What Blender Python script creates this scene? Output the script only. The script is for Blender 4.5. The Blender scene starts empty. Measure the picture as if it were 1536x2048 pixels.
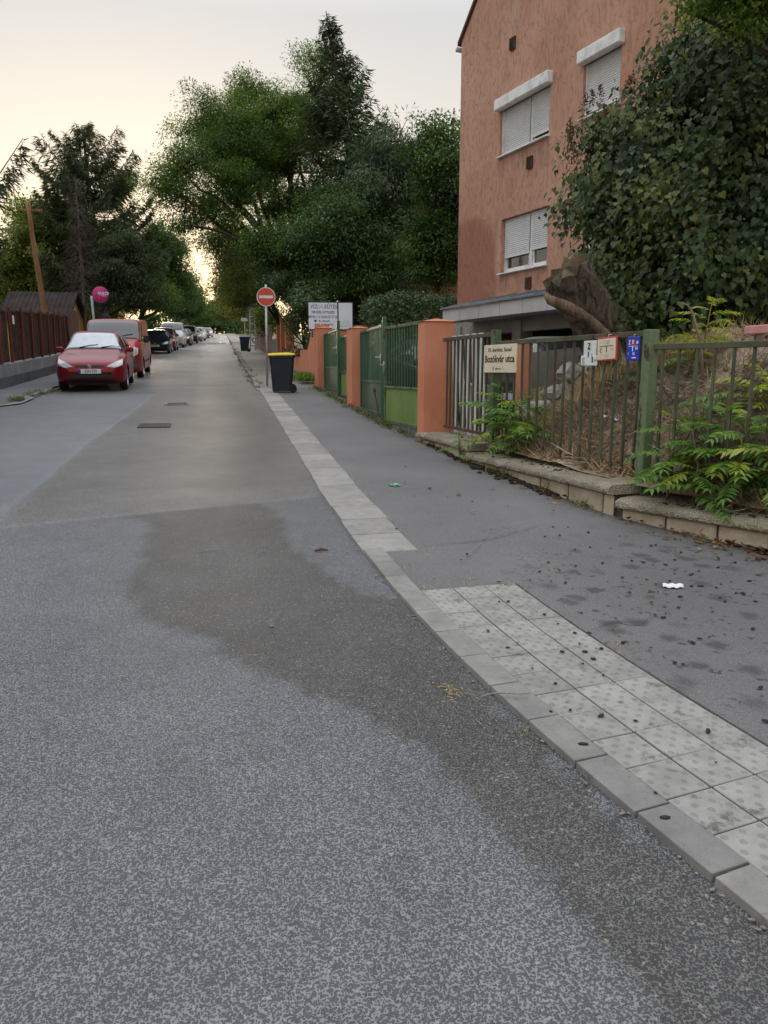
import bpy, bmesh, math, random
import numpy as np
from mathutils import Vector, Matrix
from mathutils.bvhtree import BVHTree
R = math.radians
rng = np.random.default_rng(7)
random.seed(7)
scene = bpy.context.scene
col = scene.collection

# ------------------------------------------------------------------ camera
F_PX, CX, CY, HOR, EYE = 1538., 768., 1024., 740., 1.62
PITCH = math.atan((CY-HOR)/F_PX)
YAW, SL = R(11.5578), 0.0518489
cd = bpy.data.cameras.new('camera'); cam = bpy.data.objects.new('camera', cd); col.objects.link(cam)
cd.sensor_fit = 'HORIZONTAL'; cd.sensor_width = 36; cd.lens = 36*F_PX/1536
cd.clip_start = .05; cd.clip_end = 3000
cam.location = (0, 0, EYE); cam.rotation_euler = (math.pi/2-PITCH, 0, -YAW)
scene.camera = cam
scene.render.resolution_x, scene.render.resolution_y = 768, 1024

# ------------------------------------------------------------------ sky, sun, exposure
SUN_AZ, SUN_EL = R(-5.0), R(6)       # azimuth from the street axis (+Y), clockwise; just over the far trees
w = bpy.data.worlds.new('World'); scene.world = w; w.use_nodes = True
nt = w.node_tree; nt.nodes.clear()
def N(t, kind, **kw):
    n = t.nodes.new(kind)
    for k, v in kw.items():
        if k.startswith('i_'): n.inputs[k[2:].replace('_', ' ')].default_value = v
        else: setattr(n, k, v)
    return n
sky = N(nt, 'ShaderNodeTexSky', sky_type='NISHITA', sun_disc=False, sun_elevation=SUN_EL, sun_rotation=SUN_AZ,
        altitude=150, air_density=1.0, dust_density=2.2, ozone_density=1.0)
# thin even high cloud: veils the blue, keeps the warm band of the low sun
veil = N(nt, 'ShaderNodeTexCoord'); sep = N(nt, 'ShaderNodeSeparateXYZ')
nt.links.new(veil.outputs['Generated'], sep.inputs[0])
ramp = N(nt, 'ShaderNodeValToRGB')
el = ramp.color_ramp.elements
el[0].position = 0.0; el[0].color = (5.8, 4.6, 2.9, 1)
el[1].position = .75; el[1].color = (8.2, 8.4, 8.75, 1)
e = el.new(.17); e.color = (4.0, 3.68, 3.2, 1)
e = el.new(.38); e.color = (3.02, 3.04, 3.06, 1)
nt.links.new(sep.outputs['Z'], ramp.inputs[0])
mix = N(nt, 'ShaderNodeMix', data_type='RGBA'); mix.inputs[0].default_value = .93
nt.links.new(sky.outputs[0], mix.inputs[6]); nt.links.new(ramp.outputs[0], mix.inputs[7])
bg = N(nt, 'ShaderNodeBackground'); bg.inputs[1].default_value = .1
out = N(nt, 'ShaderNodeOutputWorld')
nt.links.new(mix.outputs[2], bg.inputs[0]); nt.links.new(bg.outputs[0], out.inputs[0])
sd = bpy.data.lights.new('sun', 'SUN'); sun = bpy.data.objects.new('sun', sd); col.objects.link(sun)
sd.energy = 1.4; sd.angle = R(12); sd.color = (1, .80, .55)
sdir = Vector((math.sin(SUN_AZ)*math.cos(SUN_EL), math.cos(SUN_AZ)*math.cos(SUN_EL), math.sin(SUN_EL)))
sun.rotation_euler = sdir.to_track_quat('Z', 'Y').to_euler(); sun.location = (0, 0, 30)
vs = scene.view_settings
vs.view_transform = 'Standard'; vs.look = 'None'; vs.gamma = 1; vs.exposure = 1.22; vs.use_curve_mapping = False

# ------------------------------------------------------------------ pixel helpers (photo pixels 1536x2048 -> places)
cp, sp_, cy_, sy_ = math.cos(PITCH), math.sin(PITCH), math.cos(YAW), math.sin(YAW)
def ray(x, y):
    r, u = (x-CX)/F_PX, (CY-y)/F_PX
    fw, up = cp+u*sp_, u*cp-sp_
    return Vector((r*cy_+fw*sy_, -r*sy_+fw*cy_, up))
def gp(x, y, dz=0.):                 # a pixel on the (sloping) ground
    d = ray(x, y); t = (EYE-dz)/(SL*d.y-d.z)
    return Vector((d.x*t, d.y*t, EYE+d.z*t))
def at(x, y, Y):                     # a pixel at a distance Y up the street
    d = ray(x, y); t = Y/d.y
    return Vector((d.x*t, Y, EYE+d.z*t))
def gz(x, y):
    return SL*y if y < 215 else SL*215

# ------------------------------------------------------------------ mesh helpers
class MB:
    def __init__(s): s.v = []; s.f = []
    def add(s, vs, fs):
        o = len(s.v); s.v += [tuple(p) for p in vs]; s.f += [tuple(i+o for i in f) for f in fs]
        return s
    def box(s, c, size, ax=None, taper=1.):
        """box centred at c; ax = (x,y,z) unit axes"""
        hx, hy, hz = size[0]/2, size[1]/2, size[2]/2
        X, Y, Z = ax if ax else (Vector((1,0,0)), Vector((0,1,0)), Vector((0,0,1)))
        c = Vector(c); vs = []
        for k, t in ((-1, 1.), (1, taper)):
            for i, j in ((-1,-1), (1,-1), (1,1), (-1,1)):
                vs.append(c+X*(i*hx*t)+Y*(j*hy*t)+Z*(k*hz))
        return s.add(vs, [(3,2,1,0), (4,5,6,7), (0,1,5,4), (1,2,6,5), (2,3,7,6), (3,0,4,7)])
    def cbox(s, c, size, b=.01, ax=None):
        """box with chamfered edges"""
        X, Y, Z = ax if ax else (Vector((1,0,0)), Vector((0,1,0)), Vector((0,0,1)))
        c = Vector(c); h = [size[0]/2, size[1]/2, size[2]/2]; b = min(b, min(h)*.9)
        vs = {}; L = []
        for i in (-1,1):
            for j in (-1,1):
                for k in (-1,1):
                    for a in range(3):
                        p = [i*(h[0]-b), j*(h[1]-b), k*(h[2]-b)]; sg = (i,j,k)
                        p[a] = sg[a]*h[a]; vs[(i,j,k,a)] = len(L); L.append(c+X*p[0]+Y*p[1]+Z*p[2])
        fs = []
        def q(*ks): fs.append([vs[k] for k in ks])
        for s1 in (-1,1):
            q((s1,-1,-1,0),(s1,1,-1,0),(s1,1,1,0),(s1,-1,1,0)) if s1 > 0 else q((s1,-1,1,0),(s1,1,1,0),(s1,1,-1,0),(s1,-1,-1,0))
            q((1,s1,-1,1),(-1,s1,-1,1),(-1,s1,1,1),(1,s1,1,1)) if s1 > 0 else q((1,s1,1,1),(-1,s1,1,1),(-1,s1,-1,1),(1,s1,-1,1))
            q((-1,-1,s1,2),(1,-1,s1,2),(1,1,s1,2),(-1,1,s1,2)) if s1 > 0 else q((-1,1,s1,2),(1,1,s1,2),(1,-1,s1,2),(-1,-1,s1,2))
        for a in (-1,1):
            for b2 in (-1,1):
                q((a,b2,-1,0),(a,b2,1,0),(a,b2,1,1),(a,b2,-1,1))
                q((a,-1,b2,0),(a,1,b2,0),(a,1,b2,2),(a,-1,b2,2))
                q((-1,a,b2,1),(1,a,b2,1),(1,a,b2,2),(-1,a,b2,2))
        for i in (-1,1):
            for j in (-1,1):
                for k in (-1,1): q((i,j,k,0),(i,j,k,1),(i,j,k,2))
        s.add(L, fs); s.fix = True
        return s
    def bar(s, a, b, w, d=None, up=Vector((0,0,1))):
        a, b = Vector(a), Vector(b); Z = (b-a); L = Z.length; Z.normalize()
        X = up.cross(Z)
        if X.length < 1e-4: X = Vector((1,0,0)).cross(Z) if abs(Z.x) < .9 else Vector((0,1,0)).cross(Z)
        X.normalize(); Y = Z.cross(X)
        return s.box((a+b)/2, (w, d or w, L), (X, Y, Z))
    def tube(s, pts, rad, n=6, cap=True):
        pts = [Vector(p) for p in pts]; k = len(pts)
        if not hasattr(rad, '__len__'): rad = [rad]*k
        vs = []; prev = None
        for i, p in enumerate(pts):
            t = (pts[min(i+1, k-1)]-pts[max(i-1, 0)]).normalized()
            if prev is None:
                X = t.orthogonal().normalized()
            else:
                X = prev-t*prev.dot(t)
                X = X.normalized() if X.length > 1e-5 else t.orthogonal().normalized()
            prev = X; Y = t.cross(X)
            for j in range(n):
                a = 2*math.pi*j/n; vs.append(p+(X*math.cos(a)+Y*math.sin(a))*rad[i])
        fs = [(i*n+j, i*n+(j+1) % n, (i+1)*n+(j+1) % n, (i+1)*n+j) for i in range(k-1) for j in range(n)]
        if cap: fs += [tuple(range(n))[::-1], tuple((k-1)*n+j for j in range(n))]
        return s.add(vs, fs)
    def lathe(s, c, prof, n=24, ax=None, cap=True):
        X, Y, Z = ax if ax else (Vector((1,0,0)), Vector((0,1,0)), Vector((0,0,1)))
        c = Vector(c); k = len(prof)
        vs = [c+Z*z+(X*math.cos(2*math.pi*j/n)+Y*math.sin(2*math.pi*j/n))*r for r, z in prof for j in range(n)]
        fs = [(i*n+j, i*n+(j+1) % n, (i+1)*n+(j+1) % n, (i+1)*n+j) for i in range(k-1) for j in range(n)]
        if cap: fs += [tuple(range(n))[::-1], tuple((k-1)*n+j for j in range(n))]
        return s.add(vs, fs)
    def prism(s, poly, o, X, Y, Z, h):
        """extrude 2-D polygon (in X,Y at o) by h along Z"""
        o = Vector(o); n = len(poly)
        vs = [o+X*p[0]+Y*p[1] for p in poly]+[o+X*p[0]+Y*p[1]+Z*h for p in poly]
        fs = [tuple(range(n))[::-1], tuple(range(n, 2*n))]+[(i, (i+1) % n, n+(i+1) % n, n+i) for i in range(n)]
        s.fix = True
        return s.add(vs, fs)
    def grid(s, P):
        """P: rows of points"""
        m, n = len(P), len(P[0])
        return s.add([p for row in P for p in row],
                     [(i*n+j, i*n+j+1, (i+1)*n+j+1, (i+1)*n+j) for i in range(m-1) for j in range(n-1)])
    def build(s, name, mat, parent=None, smooth=False, local=False, bevel=0):
        o = np.array(s.v, dtype=np.float64).reshape(-1, 3)
        if not local:
            if parent is not None: off = worldloc(parent)
            else: off = np.array([(o[:,0].min()+o[:,0].max())/2, (o[:,1].min()+o[:,1].max())/2, o[:,2].min()])
            o = o-off
        me = bpy.data.meshes.new(name); me.from_pydata(o.tolist(), [], s.f)
        if getattr(s, 'fix', False):
            bm = bmesh.new(); bm.from_mesh(me); bmesh.ops.recalc_face_normals(bm, faces=bm.faces); bm.to_mesh(me); bm.free()
        me.update()
        if smooth:
            me.shade_smooth()
            if smooth is not True: me.set_sharp_from_angle(angle=R(smooth))
        ob = bpy.data.objects.new(name, me); col.objects.link(ob)
        if mat: me.materials.append(mat)
        if parent is not None: ob.parent = parent
        elif not local: ob.location = off
        if bevel:
            bv = ob.modifiers.new('b', 'BEVEL'); bv.width = bevel; bv.segments = 2; bv.limit_method = 'ANGLE'
        return ob
def worldloc(o):
    v = np.array(o.location)
    while o.parent: o = o.parent; v = v+np.array(o.location)
    return v
def tag(o, label=None, cat=None, group=None, kind=None):
    if label: o['label'] = label
    if cat: o['category'] = cat
    if group: o['group'] = group
    if kind: o['kind'] = kind
    return o
def thing(name, label, cat, loc, group=None, rz=0):
    o = bpy.data.objects.new(name, None); col.objects.link(o); o.location = loc; o.rotation_euler.z = rz
    o.empty_display_size = .2
    return tag(o, label, cat, group)
def structure(o): o['kind'] = 'structure'; return o
def inst(name, me, loc, parent=None, rot=None, scale=None, world=True):
    ob = bpy.data.objects.new(name, me); col.objects.link(ob)
    p = Vector(loc)
    if parent is not None:
        ob.parent = parent
        if world: p = p-Vector(worldloc(parent))
    ob.location = p
    if rot is not None: ob.rotation_euler = rot
    if scale is not None: ob.scale = scale
    return ob
def fast_mesh(name, V, Fq, mat, attr=None, smooth=False):
    """numpy mesh: V (n,3), Fq (m,3|4)"""
    me = bpy.data.meshes.new(name); k = Fq.shape[1]
    me.vertices.add(len(V)); me.vertices.foreach_set('co', V.astype(np.float32).ravel())
    me.loops.add(Fq.size); me.loops.foreach_set('vertex_index', Fq.astype(np.int32).ravel())
    me.polygons.add(len(Fq)); me.polygons.foreach_set('loop_start', np.arange(0, Fq.size, k, dtype=np.int32))
    if smooth: me.polygons.foreach_set('use_smooth', np.ones(len(Fq), dtype=bool))
    for an, av in (attr or {}).items():
        a = me.attributes.new(an, 'FLOAT', 'POINT'); a.data.foreach_set('value', av.astype(np.float32))
    me.update(calc_edges=True)
    if mat: me.materials.append(mat)
    return me
def fast_obj(name, V, Fq, mat, parent=None, attr=None, smooth=False, loc=None):
    off = worldloc(parent) if parent is not None else (np.array(loc) if loc is not None else np.array([V[:,0].mean(), V[:,1].mean(), V[:,2].min()]))
    me = fast_mesh(name, V-off, Fq, mat, attr, smooth)
    ob = bpy.data.objects.new(name, me); col.objects.link(ob)
    if parent is not None: ob.parent = parent
    else: ob.location = off
    return ob

# ------------------------------------------------------------------ materials
class NT:
    """small node-tree writer"""
    def __init__(s, name):
        s.m = bpy.data.materials.new(name); s.m.use_nodes = True; s.t = s.m.node_tree; s.t.nodes.clear()
        s.out = s.t.nodes.new('ShaderNodeOutputMaterial')
    def n(s, kind, ins=None, **kw):
        n = s.t.nodes.new(kind)
        for k, v in kw.items(): setattr(n, k, v)
        for k, v in (ins or {}).items():
            if hasattr(v, 'is_output') and v.is_output: s.t.links.new(v, n.inputs[k])
            else: n.inputs[k].default_value = v
        return n
    def pos(s, obj=False):
        if obj: return s.n('ShaderNodeTexCoord').outputs['Object']
        return s.n('ShaderNodeNewGeometry').outputs['Position']
    def noise(s, co, scale, detail=3, rough=.55, dist=0.):
        return s.n('ShaderNodeTexNoise', {'Vector': co, 'Scale': scale, 'Detail': detail, 'Roughness': rough, 'Distortion': dist}).outputs['Fac']
    def voro(s, co, scale, feature='F1', out='Distance', rnd=1., dims='3D'):
        return s.n('ShaderNodeTexVoronoi', {'Vector': co, 'Scale': scale, 'Randomness': rnd}, feature=feature, voronoi_dimensions=dims).outputs[out]
    def math(s, op, a, b=0., clamp=False):
        return s.n('ShaderNodeMath', {0: a, 1: b}, operation=op, use_clamp=clamp).outputs[0]
    def sm(s, v, a, b, lo=0., hi=1.):
        return s.n('ShaderNodeMapRange', {'Value': v, 'From Min': a, 'From Max': b, 'To Min': lo, 'To Max': hi}, interpolation_type='SMOOTHSTEP').outputs[0]
    def ramp(s, v, stops):
        r = s.n('ShaderNodeValToRGB', {'Fac': v}); el = r.color_ramp.elements
        while len(el) < len(stops): el.new(.5)
        for e, (p, c) in zip(el, stops): e.position = p; e.color = tuple(c)+(1,)
        return r.outputs[0]
    def mix(s, f, a, b, mode='MIX'):
        n = s.n('ShaderNodeMix', data_type='RGBA', blend_type=mode)
        for k, v in ((0, f), (6, a), (7, b)):
            if hasattr(v, 'is_output') and v.is_output: s.t.links.new(v, n.inputs[k])
            else: n.inputs[k].default_value = v if k == 0 else (tuple(v)+(1,) if len(v) == 3 else v)
        return n.outputs[2]
    def attr(s, name): return s.n('ShaderNodeAttribute', attribute_name=name).outputs['Fac']
    def bump(s, h, strength=.3, dist=.01):
        return s.n('ShaderNodeBump', {'Height': h, 'Strength': strength, 'Distance': dist}).outputs[0]
    def bsdf(s, color, rough=.7, normal=None, metallic=0., spec=.5, **kw):
        ins = {'Roughness': rough, 'Metallic': metallic, 'Specular IOR Level': spec}
        ins['Base Color'] = color if hasattr(color, 'is_output') else tuple(color)+(1,)
        if normal is not None: ins['Normal'] = normal
        ins.update(kw)
        b = s.n('ShaderNodeBsdfPrincipled', ins)
        s.t.links.new(b.outputs[0], s.out.inputs[0]); return s.m
def vary(name, c1, c2, scale=4., rough=.75, bump=.2, bscale=60., bdist=.004, metallic=0., spec=.4, obj=False, detail=5, lo=.3, hi=.7):
    t = NT(name); co = t.pos(obj)
    f = t.sm(t.noise(co, scale, detail, .6), lo, hi)
    c = t.mix(f, c1, c2)
    nm = t.bump(t.noise(co, bscale, 4, .6), bump, bdist) if bump else None
    return t.bsdf(c, rough, nm, metallic, spec)
def rusty(name, c1, c2, rust=(.09,.035,.018), amount=.52, rough=.6, scale=3.):
    t = NT(name); co = t.pos()
    st = t.n('ShaderNodeMapping', {'Vector': co, 'Scale': (1, 1, .35)}).outputs[0]
    f = t.sm(t.noise(st, scale, 6, .65), .35, .65); c = t.mix(f, c1, c2)
    rm = t.sm(t.noise(st, scale*2.3, 7, .7), amount, amount+.06)
    c = t.mix(rm, c, rust)
    c = t.mix(t.sm(t.noise(co, 26, 3), .5, .75, 0, .35), c, (.02,.02,.015))
    rg = t.math('ADD', t.math('MULTIPLY', rm, .3), rough)
    return t.bsdf(c, rg, t.bump(t.math('ADD', t.noise(co, 70, 3), t.math('MULTIPLY', rm, -.6)), .4, .003))
# ================================================================== GROUND
def poly_mask(P, poly, soft):
    """soft inside mask of points P (n,2) in polygon (k,2); positive width soft"""
    poly = np.array(poly, float); n = len(poly); ins = np.zeros(len(P), bool); dist = np.full(len(P), 1e9)
    for i in range(n):
        a, b = poly[i], poly[(i+1) % n]
        cond = ((a[1] > P[:,1]) != (b[1] > P[:,1]))
        with np.errstate(divide='ignore', invalid='ignore'):
            xs = (b[0]-a[0])*(P[:,1]-a[1])/(b[1]-a[1])+a[0]
        ins ^= cond & (P[:,0] < xs)
        ab = b-a; t = np.clip(((P-a)@ab)/max(ab@ab, 1e-9), 0, 1)
        dist = np.minimum(dist, np.hypot(*(P-a-t[:,None]*ab).T))
    sd = np.where(ins, dist, -dist)
    x = np.clip(sd/soft*.5+.5, 0, 1); return x*x*(3-2*x)
def vnoise(P, sc, seed=0):
    """cheap value noise, 2-D"""
    r = np.random.default_rng(seed); T = r.random((64, 64)); q = P*sc; i = np.floor(q).astype(int); f = q-i; f = f*f*(3-2*f)
    g = lambda a, b: T[(i[:,0]+a) % 64, (i[:,1]+b) % 64]
    return (g(0,0)*(1-f[:,0])+g(1,0)*f[:,0])*(1-f[:,1])+(g(0,1)*(1-f[:,0])+g(1,1)*f[:,0])*f[:,1]
def fbm(P, sc, seed=0, o=4): return sum(vnoise(P, sc*2**k, seed+k)*.5**k for k in range(o))/sum(.5**k for k in range(o))
def G2(pts): return [(gp(*q).x, gp(*q).y) for q in pts]

KERB = [(0,1.88),(.6,1.70),(1.1,1.56),(1.64,1.43),(2.01,1.35),(2.4,1.27),(2.8,1.20),(3.2,1.138),(3.62,1.085),(4.1,1.037),(4.6,1.0),(5.7,.95),(7.68,.91),(13.3,.91),(20.9,.90),(21.3,.81),(44,.77),(300,.74)]
def kx(y): return float(np.interp(y, [k[0] for k in KERB], [k[1] for k in KERB]))
WALLX = [(-6,9.5),(0,6.6),(2.,5.4),(3.93,4.55),(4.92,3.95),(6.11,3.42),(6.97,3.19),(8.7,2.98),(10.98,2.84),(16.2,2.62),(22,2.52),(60,2.5),(300,2.5)]
def wx(y): return float(np.interp(y, [k[0] for k in WALLX], [k[1] for k in WALLX]))
LEFTX = [(-5,-14),(6,-12),(9,-7),(12,-4.62),(16.9,-4.45),(20.6,-4.22),(40,-4.45),(60,-4.6),(300,-4.8)]
def lx(y): return float(np.interp(y, [k[0] for k in LEFTX], [k[1] for k in LEFTX]))

# ---- asphalt
def asphalt(name, stone=135., fine=1.0):
    t = NT(name); co = t.pos()
    wob = t.n('ShaderNodeVectorMath', {0: t.n('ShaderNodeTexNoise', {'Vector': co, 'Scale': 75., 'Detail': 2.}).outputs['Color'], 1: (.017,.017,0)}, operation='MULTIPLY').outputs[0]
    wco = t.n('ShaderNodeVectorMath', {0: co, 1: wob}, operation='ADD').outputs[0]
    v = t.voro(wco, stone, dims='2D'); rnd = t.voro(wco, stone, out='Color', dims='2D')
    rv = t.n('ShaderNodeSeparateColor', {0: rnd}).outputs[0]; n2 = t.noise(co, 300., 2, .6); n3 = t.noise(co, 30., 3, .7)
    grain = t.math('ADD', t.sm(t.math('ADD', v, t.math('MULTIPLY', rv, .45)), .40, .92), t.math('ADD', t.math('MULTIPLY', n2, .30), t.math('MULTIPLY', n3, .50)))
    grain = t.sm(grain, .30, 1.12)
    big = t.noise(co, .55, 5, .6); mid = t.noise(co, 3.1, 4, .6)
    stain, left, midr, far = t.attr('stain'), t.attr('left'), t.attr('mid'), t.attr('tone')
    near = t.mix(grain, (.062,.067,.075), (.175,.184,.199))
    wet = t.mix(grain, (.034,.034,.034), (.108,.106,.103))
    old = t.mix(grain, (.062,.061,.060), (.205,.203,.200))
    lft = t.mix(t.math('MULTIPLY', grain, .8), (.08,.087,.098), (.185,.196,.212))
    c = t.mix(stain, near, wet); c = t.mix(midr, c, old); c = t.mix(left, c, lft)
    c = t.mix(t.sm(rv, .975, .985, 0, .5), c, (.32,.30,.27))            # odd pale chippings
    c = t.mix(1., c, t.ramp(big, [(.25, (.80,.80,.81)), (.5, (1,1,1)), (.75, (1.14,1.13,1.12))]), 'MULTIPLY')
    c = t.mix(1., c, t.ramp(mid, [(.3, (.90,.90,.90)), (.7, (1.08,1.08,1.08))]), 'MULTIPLY')
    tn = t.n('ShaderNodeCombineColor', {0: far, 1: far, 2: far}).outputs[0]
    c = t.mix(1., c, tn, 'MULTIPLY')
    h = t.math('SUBTRACT', 1., t.math('MULTIPLY', grain, .8)); h = t.math('ADD', h, t.math('MULTIPLY', t.noise(co, 240., 2), .3))
    st = t.sm(left, 0, 1, .95, .35)
    bn = t.n('ShaderNodeBump', {'Height': h, 'Strength': st, 'Distance': .006}).outputs[0]
    return t.bsdf(c, t.math('SUBTRACT', t.sm(grain, 0, 1, .52, .80), t.math('MULTIPLY', midr, .04)), bn, spec=.4)
M_road = asphalt('road_asphalt')

STAIN = G2([(250,1030),(300,1040),(292,1068),(278,1105),(263,1150),(272,1200),(305,1245),(360,1268),(430,1283),(500,1332),(600,1402),(720,1442),(860,1480),(900,1502),(930,1572),(1000,1682),(1085,1765),(1150,1872),(1225,1990),(1300,2200),(1900,2300),(1800,2050),(1536,1862),(1330,1698),(1075,1478),(900,1303),(800,1196),(770,1195),(700,1172),(640,1125),(592,1098),(558,1050),(525,1004)])
LEFTP = G2([(311,788),(265,826),(172,890),(90,962),(-10,1044)])+[(-9,6.4),(-9,19.9)]
SEAM = G2([(-60,1060),(250,1030),(530,1004),(655,988)])+[(.95,30.),(-1.5,30.),(-1.66,19.8)]+G2([(265,826),(172,890),(90,962),(-10,1044)])
def rows(a, b, s0, grow): 
    y = a; o = []
    while y < b: o.append(y); y += s0; s0 *= grow
    return o+[b]
ys = np.array(rows(-3, .3, .4, 1.)[:-1]+rows(.3, 9, .045, 1.004)[:-1]+rows(9, 320, .11, 1.018))
us = np.linspace(0, 1, 150)**.8
xl = np.array([lx(y) for y in ys])-.25; xr = np.array([kx(y) for y in ys])+.03
GX = xl[:,None]+(xr-xl)[:,None]*us[None]; GY = np.repeat(ys[:,None], len(us), 1)
P2 = np.stack([GX.ravel(), GY.ravel()], 1)
z = np.where(P2[:,1] < 215, SL*P2[:,1], SL*215)
undul = (fbm(P2, .5, 3)-.5)*.012
nz = np.stack([fbm(P2, 2.2, 11)-.5, fbm(P2, 2.2, 21)-.5], 1)+.6*np.stack([fbm(P2, 11, 31)-.5, fbm(P2, 11, 41)-.5], 1)
sm_ = poly_mask(P2+nz*.20, STAIN, .03); st = sm_*(.62+.5*fbm(P2, 1.4, 5)); rim_ = sm_-poly_mask(P2+nz*.22, STAIN, .5)*1.; st = st+.25*np.clip(rim_, 0, 1)*sm_
st = st*np.interp(P2[:,1], [2.6, 4.2, 6.0, 7.5], [1.05, 1., .86, .74])
# rim: a damp patch dries with a darker edge
st = np.clip(st, 0, 1.1)
midm = poly_mask(P2+nz*.05, SEAM, .05); midm = np.maximum(midm, np.clip((P2[:,1]-19.8)/1.2, 0, 1))
left = poly_mask(P2+nz*.05, LEFTP, .05)
# seam lines of poured bitumen/pale dust along the joints
seam_pts = G2([(-60,1062),(250,1031),(530,1005),(655,989)]); line_m = np.zeros(len(P2))
def near_line(pts, wd):
    m = np.full(len(P2), 1e9)
    for a, b in zip(pts, pts[1:]):
        a, b = np.array(a), np.array(b); ab = b-a; t = np.clip(((P2+nz*.03-a)@ab)/(ab@ab), 0, 1)
        m = np.minimum(m, np.hypot(*(P2+nz*.03-a-t[:,None]*ab).T))
    return np.exp(-(m/wd)**2)
tone = np.ones(len(P2))
tone += .28*near_line(seam_pts, .035)
tone += .16*near_line(G2([(311,788),(265,826),(172,890),(90,962),(-10,1044)]), .07)
# worn wheel tracks and the dark oily run in the right lane, far crown painted paler for sky glare on polished asphalt
X, Y = P2[:,0], P2[:,1]
tr = np.exp(-((X-.25+.25*np.sin(Y*.35))/.42)**2)*np.clip((Y-7)/2, 0, 1)*np.clip((26-Y)/6, 0, 1)
tone -= .34*tr*(.5+fbm(P2, .9, 9))
tone -= .30*np.exp(-((Y-22.9-.1*X)/.35)**2)*(X > -2.6)*(X < .25)*(.6+.6*fbm(P2, 2, 19))
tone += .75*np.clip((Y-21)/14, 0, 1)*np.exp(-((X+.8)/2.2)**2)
tone -= .12*np.clip((Y-24)/15, 0, 1)*np.exp(-((X+1.05)/.35)**2)
tone += .22*np.exp(-(((X+.2)/.9)**2+((Y-7.75)/.35)**2))
tone *= .86+.28*fbm(P2, .35, 77)
V = np.stack([P2[:,0], P2[:,1], z+.004+undul], 1)
m_, n_ = GX.shape; ii = np.arange(m_-1)[:,None]*n_+np.arange(n_-1)[None]
FQ = np.stack([ii, ii+1, ii+n_+1, ii+n_], -1).reshape(-1, 4)
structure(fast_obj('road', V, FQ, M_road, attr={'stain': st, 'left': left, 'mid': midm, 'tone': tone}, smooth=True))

# ---- one sheet of ground to the horizon
M_ground = vary('earth_and_grass', (.045,.055,.022), (.11,.085,.05), 1.2, .95, .6, 30, .02)
gy = [-400,-100,-20,0,20,60,120,215,400,900]; gxs = [-900,-200,-60,-20,0,20,60,200,900]
mb = MB(); mb.grid([[(x, y, (gz(x, y) if y > -100 else SL*-100)-.05) for x in gxs] for y in gy])
structure(mb.build('ground', M_ground))

# ---- pavement (asphalt) on the right
def walk_mat():
    t = NT('pavement_asphalt'); co = t.pos()
    g = t.math('ADD', t.math('MULTIPLY', t.sm(t.voro(co, 150., dims='2D'), .1, .7), .6), t.math('MULTIPLY', t.sm(t.noise(co, 60., 4, .7), .3, .7), .4)); big = t.noise(co, .8, 5, .6)
    c = t.mix(g, (.084,.083,.085), (.20,.198,.20))
    c = t.mix(t.attr('conc'), c, t.mix(t.noise(co, 40., 3), (.15,.14,.13), (.26,.25,.235)))
    c = t.mix(1., c, t.ramp(big, [(.3, (.82,.82,.84)), (.7, (1.12,1.1,1.1))]), 'MULTIPLY')
    crack = t.voro(t.n('ShaderNodeVectorMath', {0: co, 1: t.n('ShaderNodeTexNoise', {'Vector': co, 'Scale': 2.5, 'Detail': 4.}).outputs['Color']}, operation='ADD').outputs[0], 1.3, 'DISTANCE_TO_EDGE')
    ck = t.math('MULTIPLY', t.sm(crack, .0, .009, 1, 0), t.sm(t.noise(co, .7, 2), .52, .62, 0, .6))
    wv0 = t.n('ShaderNodeVectorMath', {0: co, 1: t.n('ShaderNodeVectorMath', {0: t.n('ShaderNodeTexNoise', {'Vector': co, 'Scale': 6., 'Detail': 4.}).outputs['Color'], 1: (.25,.25,.25)}, operation='MULTIPLY').outputs[0]}, operation='ADD').outputs[0]
    fine = t.math('MULTIPLY', t.sm(t.voro(wv0, 5., 'DISTANCE_TO_EDGE', dims='2D'), 0, .02, 1, 0), t.math('MULTIPLY', t.attr('soil'), t.sm(t.noise(co, 2., 3), .45, .6)))
    ck = t.math('MAXIMUM', ck, t.math('MULTIPLY', fine, .7))
    c = t.mix(t.math('MULTIPLY', ck, .8), c, (.03,.028,.028))
    # trodden mulberries
    wv = t.n('ShaderNodeVectorMath', {0: co, 1: t.n('ShaderNodeVectorMath', {0: t.n('ShaderNodeTexNoise', {'Vector': co, 'Scale': 16., 'Detail': 4.}).outputs['Color'], 1: (.11,.11,.11)}, operation='MULTIPLY').outputs[0]}, operation='ADD').outputs[0]
    sp1 = t.math('MULTIPLY', t.sm(t.voro(wv, 4.2, dims='2D'), .10, .36, 1, 0), t.sm(t.n('ShaderNodeSeparateColor', {0: t.voro(wv, 4.2, out='Color', dims='2D')}).outputs[0], .45, .6))
    sp2 = t.math('MULTIPLY', t.sm(t.voro(wv, 15., dims='2D'), .12, .30, 1, 0), t.sm(t.n('ShaderNodeSeparateColor', {0: t.voro(wv, 15., out='Color', dims='2D')}).outputs[1], .72, .8))
    sp = t.math('MULTIPLY', t.math('MAXIMUM', t.math('MULTIPLY', sp1, .8), sp2), t.sm(t.attr('soil'), .1, .7))
    c = t.mix(t.math('MULTIPLY', sp, .82), c, (.026,.022,.026))
    c = t.mix(t.math('MULTIPLY', t.attr('soil'), .35), c, (.075,.07,.072))
    dirt = t.math('MULTIPLY', t.attr('edge'), t.sm(t.noise(co, 9., 5, .7), .35, .7))
    c = t.mix(t.math('MULTIPLY', dirt, .75), c, (.05,.042,.03))
    bn = t.bump(t.math('SUBTRACT', g, t.math('MULTIPLY', ck, 1.5)), .5, .004)
    return t.bsdf(c, .82, bn, spec=.3)
M_walk = walk_mat()
WZ = .019
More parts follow.
